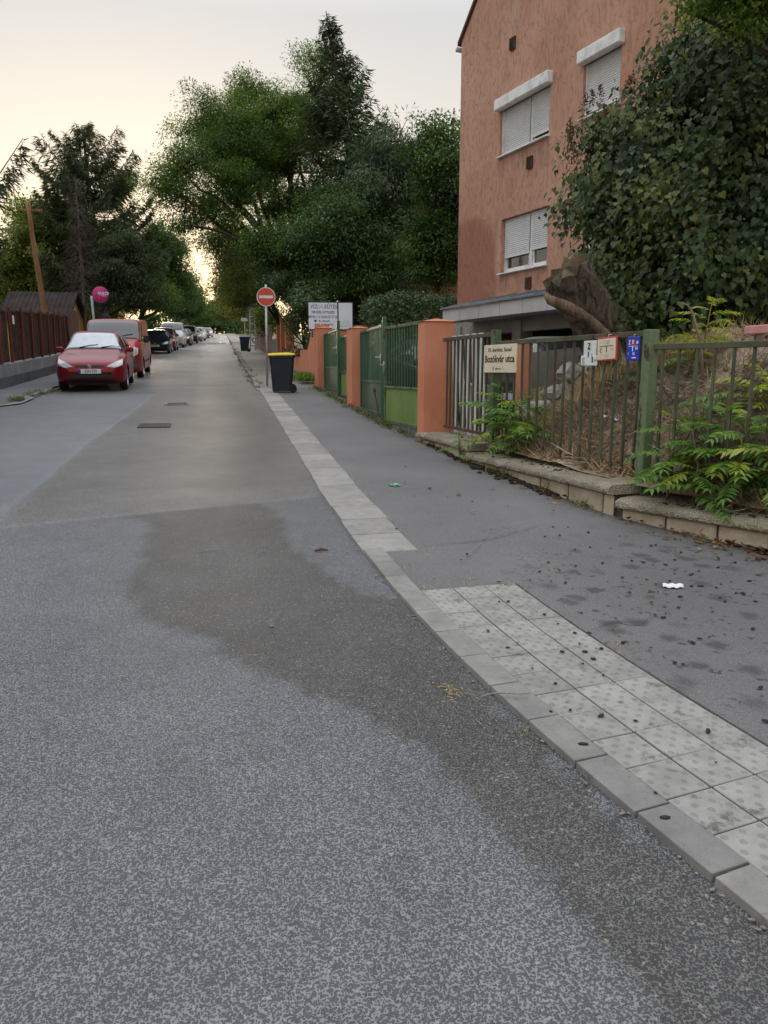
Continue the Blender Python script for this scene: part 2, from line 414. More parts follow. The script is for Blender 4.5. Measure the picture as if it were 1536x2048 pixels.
ys2 = np.array(rows(-6, 1, .3, 1.)[:-1]+rows(1, 12, .06, 1.006)[:-1]+rows(12, 300, .15, 1.03))
us2 = np.linspace(0, 1, 70)
xa = np.array([kx(y) for y in ys2])+.06; xb = np.array([wx(y) for y in ys2])+.6
A = xa[:,None]+(xb-xa)[:,None]*us2[None]; B = np.repeat(ys2[:,None], 70, 1); P2 = np.stack([A.ravel(), B.ravel()], 1)
lift = WZ+np.clip((P2[:,1]-21)/2.5, 0, 1)*.07+(fbm(P2, .6, 4)-.5)*.016*np.clip((P2[:,0]-2.1)/.5, 0, 1)
z = np.where(P2[:,1] < 215, SL*P2[:,1], SL*215)+lift
wxs = np.array([wx(y) for y in P2[:,1]])
soil = np.exp(-(((P2[:,0]-3.0)/1.2)**2+((P2[:,1]-3.9)/1.5)**2))*1.15
edge = np.clip(1-(wxs-P2[:,0])/.35, 0, 1)
conc = np.clip((P2[:,1]-21.3)/.4, 0, 1)
ii = np.arange(len(ys2)-1)[:,None]*70+np.arange(69)[None]
structure(fast_obj('pavement_right', np.stack([P2[:,0], P2[:,1], z], 1), np.stack([ii, ii+1, ii+71, ii+70], -1).reshape(-1, 4), M_walk,
          attr={'soil': np.clip(soil, 0, 1), 'edge': edge, 'conc': conc}, smooth=True))

# jagged cracks in the pavement
M_crack = vary('crack_dirt', (.02,.019,.018), (.045,.042,.038), 40., .98, 0)
CR = random.Random(12)
for pl in ([(835,1092),(900,1086),(960,1080),(1010,1070),(1060,1056),(1100,1044)], [(930,1120),(960,1090),(985,1060)], [(1180,1262),(1230,1240),(1275,1248),(1330,1225)]):
    pts = [gp(x, y, WZ+.012) for x, y in pl]; fine_ = []
    for a, b in zip(pts, pts[1:]):
        for i in range(7): fine_.append(a.lerp(b, i/7)+Vector((CR.uniform(-.012,.012), CR.uniform(-.015,.015), 0)))
    rw = []
    for i, p in enumerate(fine_):
        w_ = .0045*math.sin(math.pi*(i+.5)/len(fine_))*CR.uniform(.4,1.3)+.001; rw.append([p+Vector((.3*w_,w_,0)), p-Vector((.3*w_,w_,0))])
    mb = MB(); mb.grid(rw); structure(mb.build('pavement_crack', M_crack))
# ---- concrete slabs, kerb stones and tactile tiles: each its own piece
def concrete(name, a, b, pit=.5, obj=False):
    t = NT(name); co = t.pos(obj)
    c = t.mix(t.sm(t.noise(co, 5., 6, .65), .3, .7), a, b)
    rnd = t.n('ShaderNodeObjectInfo').outputs['Random']
    c = t.mix(1., c, t.ramp(rnd, [(0, (.84,.84,.84)), (1, (1.12,1.11,1.09))]), 'MULTIPLY')
    c = t.mix(t.sm(t.noise(co, 16., 6, .7), .57, .72, 0, .5), c, (.07,.065,.06))
    c = t.mix(t.sm(t.noise(co, 130., 2), .55, .8, 0, .45), c, (.06,.06,.06))
    return t.bsdf(c, .88, t.bump(t.noise(co, 150., 4, .7), pit, .004), spec=.3)
M_slab = concrete('worn_concrete_slab', (.215,.211,.202), (.29,.285,.272))
M_kerb = concrete('kerb_concrete', (.175,.173,.168), (.245,.242,.232))
TILT = math.atan(SL)
def strip_rot(y, dy=.2):
    return (TILT, 0, math.atan2(-(kx(y+dy)-kx(y-dy)), 2*dy))
def shared(mb, name, mat, smooth=False):
    o = mb.build(name, mat, local=True, smooth=smooth); me = o.data; bpy.data.objects.remove(o); return me
gut = structure(bpy.data.objects.new('dropped_kerb', None)); col.objects.link(gut); gut.location = (1.1, 13, gz(0, 13))
variants = []
for k in range(4):
    mb = MB(); mb.cbox((0,0,-.06), (.405,.497-.001*k,.14), .003+.001*k); variants.append(shared(mb, 'slab', M_slab))
y = 5.42
while y < 21.1:
    j = random.random()
    inst('slab', random.choice(variants), (kx(y+.25)+.205+random.uniform(-.006,.006), y+.25, gz(0, y+.25)+WZ-.004+random.uniform(-.004,.005)), gut,
         rot=tuple(a+random.uniform(-.006,.006) for a in strip_rot(y+.25)))
    y += .5
kerb = structure(bpy.data.objects.new('kerb', None)); col.objects.link(kerb); kerb.location = (1.3, 3, gz(0, 3))
variants = []
for k in range(5):
    mb = MB(); mb.cbox((0,0,-.07), (.148,.3275-.0005*k,.16), .0018+.001*(k % 3)); variants.append(shared(mb, 'kerb_stone', M_kerb))
y = .2
while y < 5.3:
    inst('kerb_stone', random.choice(variants), (kx(y+.165)+.074+random.uniform(-.002,.002), y+.165, gz(0, y+.165)+WZ+.004+random.uniform(-.002,.002)), kerb,
         rot=tuple(a+random.uniform(-.003,.003) for a in strip_rot(y+.165)))
    y += .33
# raised worn kerb up the street
mbk = []
for k in range(4):
    mb = MB(); mb.cbox((0,0,-.05), (.13,.96-.02*k,.22), .025); mbk.append(shared(mb, 'kerb_stone', M_kerb))
ku = structure(bpy.data.objects.new('kerb', None)); col.objects.link(ku); ku.location = (.85, 50, gz(0, 50))
y = 21.4
while y < 110:
    inst('kerb_stone', random.choice(mbk), (kx(y)+.08+random.uniform(-.03,.03), y+.5, gz(0, y+.5)+.055+random.uniform(-.03,.015)), ku,
         rot=(TILT+random.uniform(-.03,.03), random.uniform(-.05,.05), random.uniform(-.03,.03)))
    y += 1.
# tactile tiles
def tile_mat():
    t = NT('tactile_tile'); co = t.pos(True); wc = t.pos()
    c = t.mix(t.sm(t.noise(wc, 7., 6, .65), .3, .7), (.225,.222,.21), (.30,.295,.28))
    rnd = t.n('ShaderNodeObjectInfo').outputs['Random']
    c = t.mix(1., c, t.ramp(rnd, [(0, (.86,.86,.85)), (1, (1.09,1.09,1.08))]), 'MULTIPLY')
    zz = t.n('ShaderNodeSeparateXYZ', {0: co}).outputs[2]
    c = t.mix(t.sm(zz, .0008, .0032, 0, .42), c, (.115,.115,.112))       # worn dark tops of the studs
    c = t.mix(t.sm(t.noise(wc, 9., 6, .7), .55, .68, 0, .7), c, (.055,.05,.05))
    c = t.mix(t.sm(t.noise(wc, 170., 2), .55, .8, 0, .35), c, (.07,.07,.07))
    return t.bsdf(c, .86, t.bump(t.noise(wc, 190., 3, .7), .35, .003), spec=.3)
M_tile = tile_mat()
tv = []
for k in range(3):
    mb = MB(); mb.cbox((0,0,-.0205), (.2055,.2035,.041), .003)
    for i in range(5):
        for j in range(5):
            if (i+j) % 2 == 0 or k == 9:
                c = Vector(((i-2)*.040, (j-2)*.040, -.0006))
                n = 8; prof = ((.0145, 0), (.0115, .003), (.006, .0042))
                vs = [c+Vector((math.cos(a*2*math.pi/n)*r, math.sin(a*2*math.pi/n)*r, z)) for r, z in prof for a in range(n)]
                mb.add(vs, [(p*n+a, p*n+(a+1) % n, (p+1)*n+(a+1) % n, (p+1)*n+a) for p in range(2) for a in range(n)]+[tuple(2*n+a for a in range(n))])
    tv.append(shared(mb, 'tile', M_tile, smooth=30))
tp = structure(bpy.data.objects.new('tactile_paving', None)); col.objects.link(tp); tp.location = (1.6, 3, gz(0, 3))
lefty = [4.51,4.3,4.11,3.9,3.69,3.5,3.28,3.08,2.86,2.64,2.42]; leftx = [1.14,1.16,1.17,1.19,1.21,1.24,1.255,1.285,1.315,1.35,1.395]
p = Vector((1.138, 4.51)); 
bed = []
for r_ in range(19):
    p = Vector((kx(p.y)+.152, p.y)); d = Vector((kx(p.y-.25)-kx(p.y+.05), -.30)).normalized(); q = Vector((-d.y, d.x))
    for k in range(3):
        cc = p+d*.105+q*(.105+.2125*k)
        inst('tile', random.choice(tv), (cc.x, cc.y, gz(0, cc.y)+WZ+.008+random.uniform(-.0015,.0015)), tp,
             rot=(TILT+random.uniform(-.004,.004), random.uniform(-.004,.004), math.atan2(q.y, q.x)+random.uniform(-.005,.005)))
    bed.append((p+q*-.02, p+q*.655, d)); p = p+d*.2105

M_bed = vary('dark_joint_sand', (.035,.032,.028), (.06,.055,.048), 30., .98, .3)
rws = [[(a.x+(b.x-a.x)*u, a.y+(b.y-a.y)*u, gz(0, a.y+(b.y-a.y)*u)+WZ+.0012) for u in np.linspace(0,1,12)] for a, b, d in bed]
mb = MB(); mb.grid(rws); structure(mb.build('tile_bedding', M_bed))
# ---- left pavement with its crumbling kerb
M_lwalk = vary('left_pavement', (.10,.105,.115), (.17,.172,.18), 1.1, .9, .4, 120, .004)
M_lconc = vary('pale_concrete_apron', (.22,.225,.235), (.30,.30,.305), 2., .9, .3, 120, .004)
mb = MB(); yy = rows(8, 300, .6, 1.05)
mb.grid([[(lx(y)-.02-k*.45-(.35 if k == 5 else 0), y, gz(0, y)+.09*min(1, max(0, (y-16.5)/3))+.012) for k in range(6)] for y in yy])
structure(mb.build('pavement_left', M_lwalk, smooth=True))
mb = MB(); mb.add([gp(-260,845,.03), gp(44,806,.03), gp(70,794,.05), gp(0,794,.05), gp(-260,800,.05)], [(0,1,2,3,4)])
structure(mb.build('concrete_apron', M_lconc))
kl = structure(bpy.data.objects.new('kerb', None)); col.objects.link(kl); kl.location = (-4.3, 30, gz(0, 30))
y = 17.8
while y < 90:
    if random.random() > .12:
        inst('kerb_stone', random.choice(mbk), (lx(y+.5)+random.uniform(-.04,.04), y+.5, gz(0, y+.5)+.02+random.uniform(-.03,.03)), kl, rot=(TILT, random.uniform(-.08,.08), random.uniform(-.06,.06)))
    y += 1.
# ================================================================== RIGHT SIDE: building
ZUP = Vector((0,0,1))
C0 = Vector((6.04, 19.97, 0)); WD = Vector((.2168,-.9762,0)).normalized(); WN = Vector((-WD.y*-1, 0, 0))
WN = Vector((WD.y, -WD.x, 0)).normalized()          # out of the facade, towards the street
def wall_uv(x, y, off=0.):
    d = ray(x, y); o = C0+WN*off; e = Vector((0,0,EYE))
    t = (o-e).dot(WN)/d.dot(WN); P = e+d*t
    return (P-C0).dot(WD), P.z
def wp(u, z, off=0.): return C0+WD*u+WN*off+ZUP*z
def plaster(name, a, b, damp=None):
    t = NT(name); co = t.pos()
    sq = t.n('ShaderNodeMapping', {'Vector': co, 'Scale': (1,1,.42)}).outputs[0]
    ridg = t.noise(sq, 13., 5, .65, .5)
    c = t.mix(t.sm(t.noise(co, .55, 6, .6), .3, .7), a, b)
    c = t.mix(t.sm(t.noise(sq, 2.2, 6, .65), .42, .75, 0, .4), c, tuple(v*.72 for v in a))
    c = t.mix(t.sm(ridg, .60, .72, 0, .38), c, tuple(v*.5 for v in a))
    if damp is not None:
        at_ = t.attr('damp'); c = t.mix(t.math('MULTIPLY', at_, .95), c, damp)
        c = t.mix(t.attr('streak'), c, (.40,.34,.29))
        c = t.mix(t.math('MULTIPLY', t.attr('soot'), t.sm(t.noise(sq, 5., 4), .3, .6)), c, (.10,.05,.035))
    h = t.math('ADD', t.sm(ridg, .50, .68), t.math('MULTIPLY', t.noise(co, 60., 3), .25))
    return t.bsdf(c, .93, t.bump(h, .75, .02), spec=.2)
M_facade = plaster('terracotta_render', (.43,.238,.17), (.50,.295,.222), damp=(.31,.14,.10))
def wallpaint():
    t = NT('orange_wall_paint'); co = t.pos(); dr = t.n('ShaderNodeMapping', {'Vector': co, 'Scale': (1,1,.3)}).outputs[0]
    c = t.mix(t.sm(t.noise(co, 1.5, 6, .65), .3, .7), (.49,.19,.108), (.57,.24,.146))
    c = t.mix(t.sm(t.noise(dr, 4.5, 6, .7), .55, .75, 0, .45), c, (.30,.115,.07))
    chip = t.sm(t.noise(co, 6.5, 6, .7), .70, .72); c = t.mix(t.math('MULTIPLY', chip, .8), c, (.42,.36,.30))
    return t.bsdf(c, .92, t.bump(t.math('SUBTRACT', t.noise(co, 85., 4, .6), t.math('MULTIPLY', chip, .8)), .4, .006), spec=.2)
M_orange = wallpaint()
M_white = vary('white_pvc', (.52,.53,.545), (.70,.71,.72), 3.5, .5, 0, lo=.35, hi=.55)
M_shutter = vary('shutter_pvc', (.56,.575,.60), (.64,.65,.67), 1.5, .5, 0)
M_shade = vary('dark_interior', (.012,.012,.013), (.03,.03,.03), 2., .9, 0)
M_fascia = vary('pale_fascia_panels', (.36,.355,.36), (.47,.465,.46), .8, .9, .3, 50, .004)
M_zinc = vary('zinc_sheet', (.13,.15,.18), (.22,.24,.27), 2., .55, .1, 20, .003, metallic=.4)
M_vent = rusty('rusty_vent', (.05,.035,.03), (.09,.05,.035), amount=.45)
M_gutter = vary('grey_gutter', (.30,.31,.33), (.42,.42,.43), 2., .6, 0)
def glass(name, tint=(.02,.025,.03), rough=.04):
    t = NT(name); co = t.pos()
    return t.bsdf(t.mix(t.noise(co, 1.2, 2), tint, tuple(v*1.6 for v in tint)), rough, t.bump(t.noise(co, 2.5, 2), .05, .02), spec=.9)
M_glass = glass('window_glass')
M_curtain = vary('curtain', (.30,.29,.24), (.42,.40,.33), 9., .9, 0)

HW = 11.2                                            # facade length
uE, zE = wall_uv(908, 96); uA, zA = wall_uv(948, 2)
rs = (zA-zE)/(uA-uE)
rs = min(max(rs, .9), 1.6)
bld = thing('apartment_house', 'terracotta rendered apartment house with white roller shutters behind the bush', 'building', wp(HW/2, gz(0,15)))
z0 = .9; zc = wall_uv(915, 612)[1]                   # canopy height at corner
ztop = zE; zrid = zE+rs*HW/2
openings = []
def rect_from(pxs):
    us_, zs_ = zip(*[wall_uv(*q) for q in pxs]); return us_, zs_
# windows: (left x, top y at left, bottom y at left, right x, top y, bottom y)
def wrect(l, r, yt, yb):
    ul = wall_uv(l, yt)[0]; ur = wall_uv(r, yt)[0]; return ul, ur, wall_uv(l, yb)[1], wall_uv(l, yt)[1]
W1 = wrect(1001, 1099, 221, 314); W2 = wrect(1003, 1096, 440, 547)
W3u = wrect(1169, 1243, 106, 206)
W3 = (W3u[0], W3u[1], W1[2], W1[3]); W4 = (wall_uv(1165,450)[0], wall_uv(1243,450)[0], W2[2], W2[3])
W5 = (W3[1]+2.0, W3[1]+3.3, W1[2], W1[3]); W6 = (W5[0], W5[1], W2[2], W2[3])
wins = [W1, W2, W3, W4, W5, W6]
# the facade as a fine grid with real openings (cells inside an opening are left out)
REV = .14
us_ = sorted(set([0., HW]+[v for q in wins for v in q[:2]])); zs_ = sorted(set([zc-.35, ztop]+[v for q in wins for v in q[2:]]))
def sub(L, s):
    o = [L[0]]
    for a, b in zip(L, L[1:]):
        k = max(1, int(math.ceil((b-a)/s))); o += [a+(b-a)*(i+1)/k for i in range(k)]
    return o
us_, zs_ = sub(us_, .16), sub(zs_, .16)
V = []; FQ = []; idx = {}
for i, u in enumerate(us_):
    for j, zz in enumerate(zs_): idx[i, j] = len(V); V.append(wp(u, zz))
for i in range(len(us_)-1):
    for j in range(len(zs_)-1):
        uc, zc_ = (us_[i]+us_[i+1])/2, (zs_[j]+zs_[j+1])/2
        if any(q[0] < uc < q[1] and q[2] < zc_ < q[3] for q in wins): continue
        FQ.append((idx[i,j], idx[i+1,j], idx[i+1,j+1], idx[i,j+1]))
V = np.array([tuple(v) for v in V]); UZ = np.array([(u, zz) for u in us_ for zz in zs_])
dm = [wall_uv(*q) for q in [(900,455),(935,440),(962,436),(975,452),(990,470),(992,545),(996,570),(990,600),(900,640)]]
nn = np.stack([fbm(UZ, 3, 61)-.5, fbm(UZ, 3, 71)-.5], 1)
damp = poly_mask(UZ+nn*.15, dm, .12)
vents = [wall_uv(1027, 87), wall_uv(1061, 325), wall_uv(1058, 566)]
streak = np.zeros(len(UZ)); soot = np.zeros(len(UZ))
u0, zv = vents[0]
streak += .45*np.exp(-((UZ[:,0]-u0)/.09)**2)*np.clip((UZ[:,1]-zv-.2)/.1, 0, 1)
for q in wins[:4]:
    soot += .5*np.clip((q[2]-UZ[:,1])/.05, 0, 1)*np.exp(-np.clip(q[2]-UZ[:,1], 0, 9)/.45)*((UZ[:,0] > q[0]-.06) & (UZ[:,0] < q[1]+.06))*(.3+1.1*vnoise(np.stack([UZ[:,0]*4, UZ[:,0]*0], 1), 1., 5))
wall_o = fast_obj('wall', V, np.array(FQ), M_facade, bld, attr={'damp': damp, 'streak': np.clip(streak, 0, 1), 'soot': np.clip(soot, 0, 1)})
mb = MB()                                             # gable triangle and the other walls
mb.add([wp(0, ztop), wp(HW, ztop), wp(HW/2, zrid)], [(0,1,2)])
DEP = 10.
mb.add([wp(0, z0-1), wp(0, ztop), wp(0, ztop, -DEP), wp(0, z0-1, -DEP)], [(0,1,2,3)])
mb.add([wp(HW, z0-1), wp(HW, ztop), wp(HW, ztop, -DEP), wp(HW, z0-1, -DEP)], [(3,2,1,0)])
mb.add([wp(0, z0-1, -DEP), wp(0, ztop, -DEP), wp(HW/2, zrid, -DEP), wp(HW, ztop, -DEP), wp(HW, z0-1, -DEP)], [(0,1,2,3,4)])
mb.build('side_wall', M_facade, bld)
for q in wins:                                        # reveals
    a, b, zb, zt = q; mb = MB()
    for p0, p1 in (((a,zb),(a,zt)), ((b,zt),(b,zb)), ((a,zt),(b,zt)), ((b,zb),(a,zb))):
        mb.add([wp(*p0), wp(*p1), wp(*p1, -REV-.05), wp(*p0, -REV-.05)], [(0,1,2,3)])
    mb.build('window_reveal', M_facade, bld)
# roof: two slopes with overhanging verge
M_roof = vary('clay_roof', (.09,.045,.032), (.14,.07,.05), 3., .85, .5, 25, .02)
mb = MB()
for a, b in (((-.10, ztop-.10*rs), (HW/2, zrid)), ((HW/2, zrid), (HW+.10, ztop-.10*rs))):
    A_, B_ = [wp(a[0], a[1]+.02, o) for o in (.06, -DEP-.2)], [wp(b[0], b[1]+.02, o) for o in (.06, -DEP-.2)]
    mb.add(A_+B_+[p+ZUP*.09 for p in A_+B_], [(0,2,3,1), (4,5,7,6), (0,4,6,2), (1,3,7,5), (0,1,5,4), (2,6,7,3)])
mb.fix = True
rf = mb.build('roof', M_roof, bld)
mb = MB(); mb.tube([wp(-.16, ztop-.12, .05), wp(-.16, ztop-.14, -DEP)], .06, 8)
mb.build('gutter', M_gutter, rf, smooth=True)
# windows with sashes, glass, shutters, sills
def window(q, box, drops, glass_mid=True):
    a, b, zb, zt = q; hold = MB(); fw = .055; o = -REV
    axs = (WD, WN, ZUP)
    def fr(m, u0, u1, z0_, z1_, off=o, d=.06):
        m.box(wp((u0+u1)/2, (z0_+z1_)/2, off), (abs(u1-u0), d, abs(z1_-z0_)), axs)
    fr(hold, a, a+fw, zb, zt); fr(hold, b-fw, b, zb, zt); fr(hold, a+fw, b-fw, zt-fw, zt); fr(hold, a+fw, b-fw, zb, zb+fw)
    n = len(drops); cuts = [a+(b-a)*f for f in ([0,1] if n == 1 else [0,.59,1])]
    if n == 2: fr(hold, cuts[1]-.045, cuts[1]+.045, zb+fw, zt-fw)
    wnd = hold.build('window', M_white, bld)
    for i in range(n):
        l, r = cuts[i]+fw, cuts[i+1]-fw
        m = MB()
        for x0, x1, y0_, y1_ in ((l, l+.05, zb+fw, zt-fw), (r-.05, r, zb+fw, zt-fw), (l+.05, r-.05, zb+fw, zb+fw+.05), (l+.05, r-.05, zt-fw-.05, zt-fw)): fr(m, x0, x1, y0_, y1_, o-.012, .05)
        m.build('frame', M_white, wnd)
        m = MB(); fr(m, l+.045, r-.045, zb+fw+.045, zt-fw-.045, o-.02, .008); m.build('pane', M_glass, wnd)
        # roller shutter: curved slats down to its drop
        d = drops[i]
        if d > 0:
            zbot = zt-fw-(zt-zb-2*fw)*d; k = max(2, int((zt-zbot)/.042)); m = MB()
            hh = (zt-.01-zbot)/k
            for s_ in range(k):
                z1 = zt-.01-s_*hh; prof = ((0,.006), (.18,.017), (.5,.022), (.82,.017), (.97,.004), (1,.0))
                rows_ = [[wp(uu, z1-f*hh, o+.035+dd) for uu in (l-.02, r+.02)] for f, dd in prof]
                m.grid(rows_)
            m.box(wp((l+r)/2, zbot-.02, o+.042), (r-l+.03, .03, .045), axs)
            sh = m.build('roller_shutter', M_shutter, wnd)
    if box:
        m = MB(); m.cbox(wp((a+b)/2, zt+.095, .06), (b-a+.14, .17, .24), .02, axs); m.build('shutter_box', M_white, wnd)
        for x0 in (a+.005, b-.035): m = MB(); fr(m, x0, x0+.03, zb, zt-.02, o+.06, .04); m.build('guide_rail', M_white, wnd)
    m = MB(); m.cbox(wp((a+b)/2, zb-.02, -.07), (b-a+.08, .30, .03), .008, axs); m.build('sill', M_white, wnd)
    return wnd
window(W1, True, [.97, .86]); window(W2, False, [.70, .66]); window(W3, True, [.90]); window(W4, False, [.0]); window(W5, True, [.5]); window(W6, False, [.5])
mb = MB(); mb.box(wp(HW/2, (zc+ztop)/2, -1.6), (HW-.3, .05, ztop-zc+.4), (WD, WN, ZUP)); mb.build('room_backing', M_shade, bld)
for q in (W2, W4):
    mb = MB()
    for s in np.linspace(q[0]+.1, q[1]-.1, 24): mb.box(wp(s, (q[2]+q[3])/2, -REV-.12+.02*math.sin(s*40)), (.07, .015, q[3]-q[2]), (WD, WN, ZUP))
    mb.build('curtain', M_curtain, bld)
for u, zz in vents:
    mb = MB(); mb.cbox(wp(u, zz, .02), (.20, .06, .26), .01, (WD, WN, ZUP))
    v = mb.build('vent', M_vent, bld); m = MB()
    for k in range(5): m.box(wp(u, zz-.09+k*.045, .055), (.17, .02, .012), (WD, WN, ZUP))
    m.build('grille', M_shade, v)
# lean-to canopy over the garages: fascia panels, zinc roof, soffit, columns
OFF = 1.05
uL, zT = wall_uv(888, 620, OFF); _, zB = wall_uv(889, 645, OFF); uR = wall_uv(1098, 582, OFF)[0]+3.4
nfp = 9; pw = (uR-uL)/nfp
for k in range(nfp):
    mb = MB(); mb.cbox(wp(uL+(k+.5)*pw, (zT+zB)/2, OFF), (pw-.015, .08, zT-zB), .006, (WD, WN, ZUP)); mb.build('fascia_panel', M_fascia, bld)
zwl = zT+.24
mb = MB(); A_ = [wp(uL-.05, zT, OFF+.09), wp(uR+.05, zT, OFF+.09), wp(uR+.05, zwl, -.05), wp(uL+.35, zwl, -.05)]
mb.add(A_+[p+ZUP*.04 for p in A_], [(3,2,1,0), (4,5,6,7), (0,1,5,4), (1,2,6,5), (2,3,7,6), (3,0,4,7)])
for k in range(9): f = (k+.5)/9; mb.bar(wp(uL+f*(uR-uL), zT+.05, OFF+.05), wp(uL+.3+f*(uR-uL-.3), zwl+.05, 0), .03, .04)
mb.build('canopy_roof', M_zinc, bld)
mb = MB(); mb.box(wp((uL+uR)/2, zB+.05, OFF/2-.06), (uR-uL-.04, OFF, .05), (WD, WN, ZUP)); mb.box(wp(HW/2, zc-.6, -1.), (HW, 2.2, .06), (WD, WN, ZUP)); mb.build('soffit', M_fascia, bld)
M_conc = vary('grey_concrete', (.20,.195,.185), (.31,.30,.285), 1.6, .92, .5, 60, .005)
mb = MB(); mb.box(wp(HW/2, zB-.12, .1), (HW, .3, .34), (WD, WN, ZUP)); mb.build('beam', M_conc, bld)
for px in (925, 1045, 1180, 1330):
    u, _ = wall_uv(px, 655, .15); mb = MB(); mb.cbox(wp(u, zB/2-.1, .15), (.34, .34, zB-.1+.2), .01, (WD, WN, ZUP)); mb.build('column', M_conc, bld)
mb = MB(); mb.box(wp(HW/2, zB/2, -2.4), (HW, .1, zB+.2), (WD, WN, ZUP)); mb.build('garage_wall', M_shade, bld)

# second house up the street, seen between the trees
def far_house(name, label, base, dx, dy, h, mat_, rect_w):
    b = thing(name, label, 'building', base)
    m = MB(); m.box(Vector(base)+Vector((0,0,h/2-.5)), (dx, dy, h+1)); m.build('wall', mat_, b)
    m = MB(); x0, x1 = base[0]-dx/2-.4, base[0]+dx/2+.4; y0, y1 = base[1]-dy/2-.4, base[1]+dy/2+.4; zt = base[2]+h
    m.add([(x0,y0,zt),(x1,y0,zt),(x1,y1,zt),(x0,y1,zt),((x0+x1)/2,y0+2.5,zt+.6),((x0+x1)/2,y1-2.5,zt+.6)], [(0,1,4),(1,2,5,4),(2,3,5),(3,0,4,5),(3,2,1,0)])
    m.build('roof', M_roof, b)
    for (sx, sy, ax, hh, ww, u) in rect_w:
        pass
    return b
fh = far_house('apartment_house', 'orange apartment house with white balconies glimpsed behind the conifers', (10.2, 37, gz(0,37)), 8, 10, 8.3, M_facade, [])
for fl in range(3):
    for k, yy in enumerate((33.6, 36.6, 39.6)):
        zz = gz(0,37)+1.9+fl*2.9
        m = MB(); m.box((6.17, yy, zz), (.08, 1.5, 1.35)); wnd = m.build('window', M_white, fh)
        m = MB(); m.box((6.12, yy, zz), (.03, 1.3, 1.15)); m.build('pane', M_glass, wnd)
    for xx in (7.6, 10.4):
        zz = gz(0,37)+1.9+fl*2.9
        m = MB(); m.box((xx, 31.97, zz), (1.4, .08, 1.35)); wnd = m.build('window', M_white, fh)
        m = MB(); m.box((xx, 31.92, zz), (1.2, .03, 1.15)); m.build('pane', M_glass, wnd)
    for xx in (8.9,):
        zz = gz(0,37)+.6+fl*2.9
        m = MB(); m.box((xx, 31.5, zz), (2.6, .9, .12)); bal = m.build('balcony', M_fascia, fh)
        m = MB(); m.box((xx, 31.08, zz+.5), (2.6, .06, .9)); m.build('parapet', M_white, bal)

# ================================================================== orange wall, pillars, gates
M_cap = vary('mossy_coping', (.13,.10,.075), (.22,.17,.12), 3., .9, .4, 60, .004)
def pillar(x0, x1, y0, y1, h, label, zt=None):
    zb = gz(0, y0)-.1; zt = gz(0, (y0+y1)/2)+h if zt is None else zt
    t = thing('gate_pillar', label, 'pillar', ((x0+x1)/2, (y0+y1)/2, zb+.1))
    m = MB(); m.box(((x0+x1)/2, (y0+y1)/2, (zb+zt)/2), (x1-x0, y1-y0, zt-zb)); m.build('shaft', M_orange, t, bevel=.012)
    m = MB(); m.add([(x0-.02,y0-.02,zt),(x1+.02,y0-.02,zt),(x1+.02,y1+.02,zt),(x0-.02,y1+.02,zt),((x0+x1)/2,(y0+y1)/2,zt+.05)], [(0,1,4),(1,2,4),(2,3,4),(3,0,4),(3,2,1,0)])
    m.build('coping', M_orange, t)
    return t
zP1 = gz(0,11)+1.74; zP2 = gz(0,16.3)+1.63; zP3 = gz(0,21.6)+1.62
pillar(2.83, 3.29, 10.98, 11.34, 0, 'broad orange pillar between the bright green gate leaf and the rusty fence', zP1)
pillar(2.60, 2.98, 16.1, 16.75, 0, 'orange pillar standing between the two green gates', zP2)
pillar(2.50, 2.92, 21.3, 21.75, 0, 'orange pillar beside the yellow lidded bin, at the sweep of the wall', zP3)
# wall on from the third pillar: sweeps down, then low with a notch, then higher posts
wl = thing('garden_wall', 'orange rendered garden wall sweeping down behind the yellow lidded bin', 'wall', (2.66, 25, gz(0,25)))
prof = [(21.75, 1.60), (23.0, 1.62), (23.6, 1.50), (24.3, 1.15), (24.9, .95), (27.2, .9), (27.2, .62), (28.6, .62), (28.6, .9), (31.5, .85)]
top = [(y, gz(0, y)+h) for y, h in prof]
poly = [(21.75, gz(0,21)-.2)]+top+[(31.5, gz(0,31.5)-.2)]
m = MB(); m.prism([(p[0], p[1]) for p in poly], (2.60,0,0), Vector((0,1,0)), ZUP, Vector((1,0,0)), .26); m.build('wall', M_orange, wl)
m = MB(); m.box((3.4, 21.9, gz(0,21.9)+.8), (1.8, .24, 1.62+.2)); m.build('return_wall', M_orange, wl)
for y, h in ((31.7, 2.0), (34.2, 2.0), (36.8, 1.7)):
    pillar(2.45, 2.8, y, y+.36, h, {31.7: 'tall orange post past the low notch of the wall', 34.2: 'tall orange post half hidden under the ivy', 36.8: 'shorter orange post past the ivy'}[y])
M_greyw = vary('old_grey_wall', (.10,.095,.09), (.17,.16,.15), 2., .95, .5, 40, .006)
t_ = thing('garden_wall', 'old grey wall stub beyond the orange posts', 'wall', (2.6, 40, gz(0,40)))
m = MB(); m.box((2.65, 40.2, gz(0,40)+.45), (.3, 6.2, 1.2)); m.build('wall', M_greyw, t_)

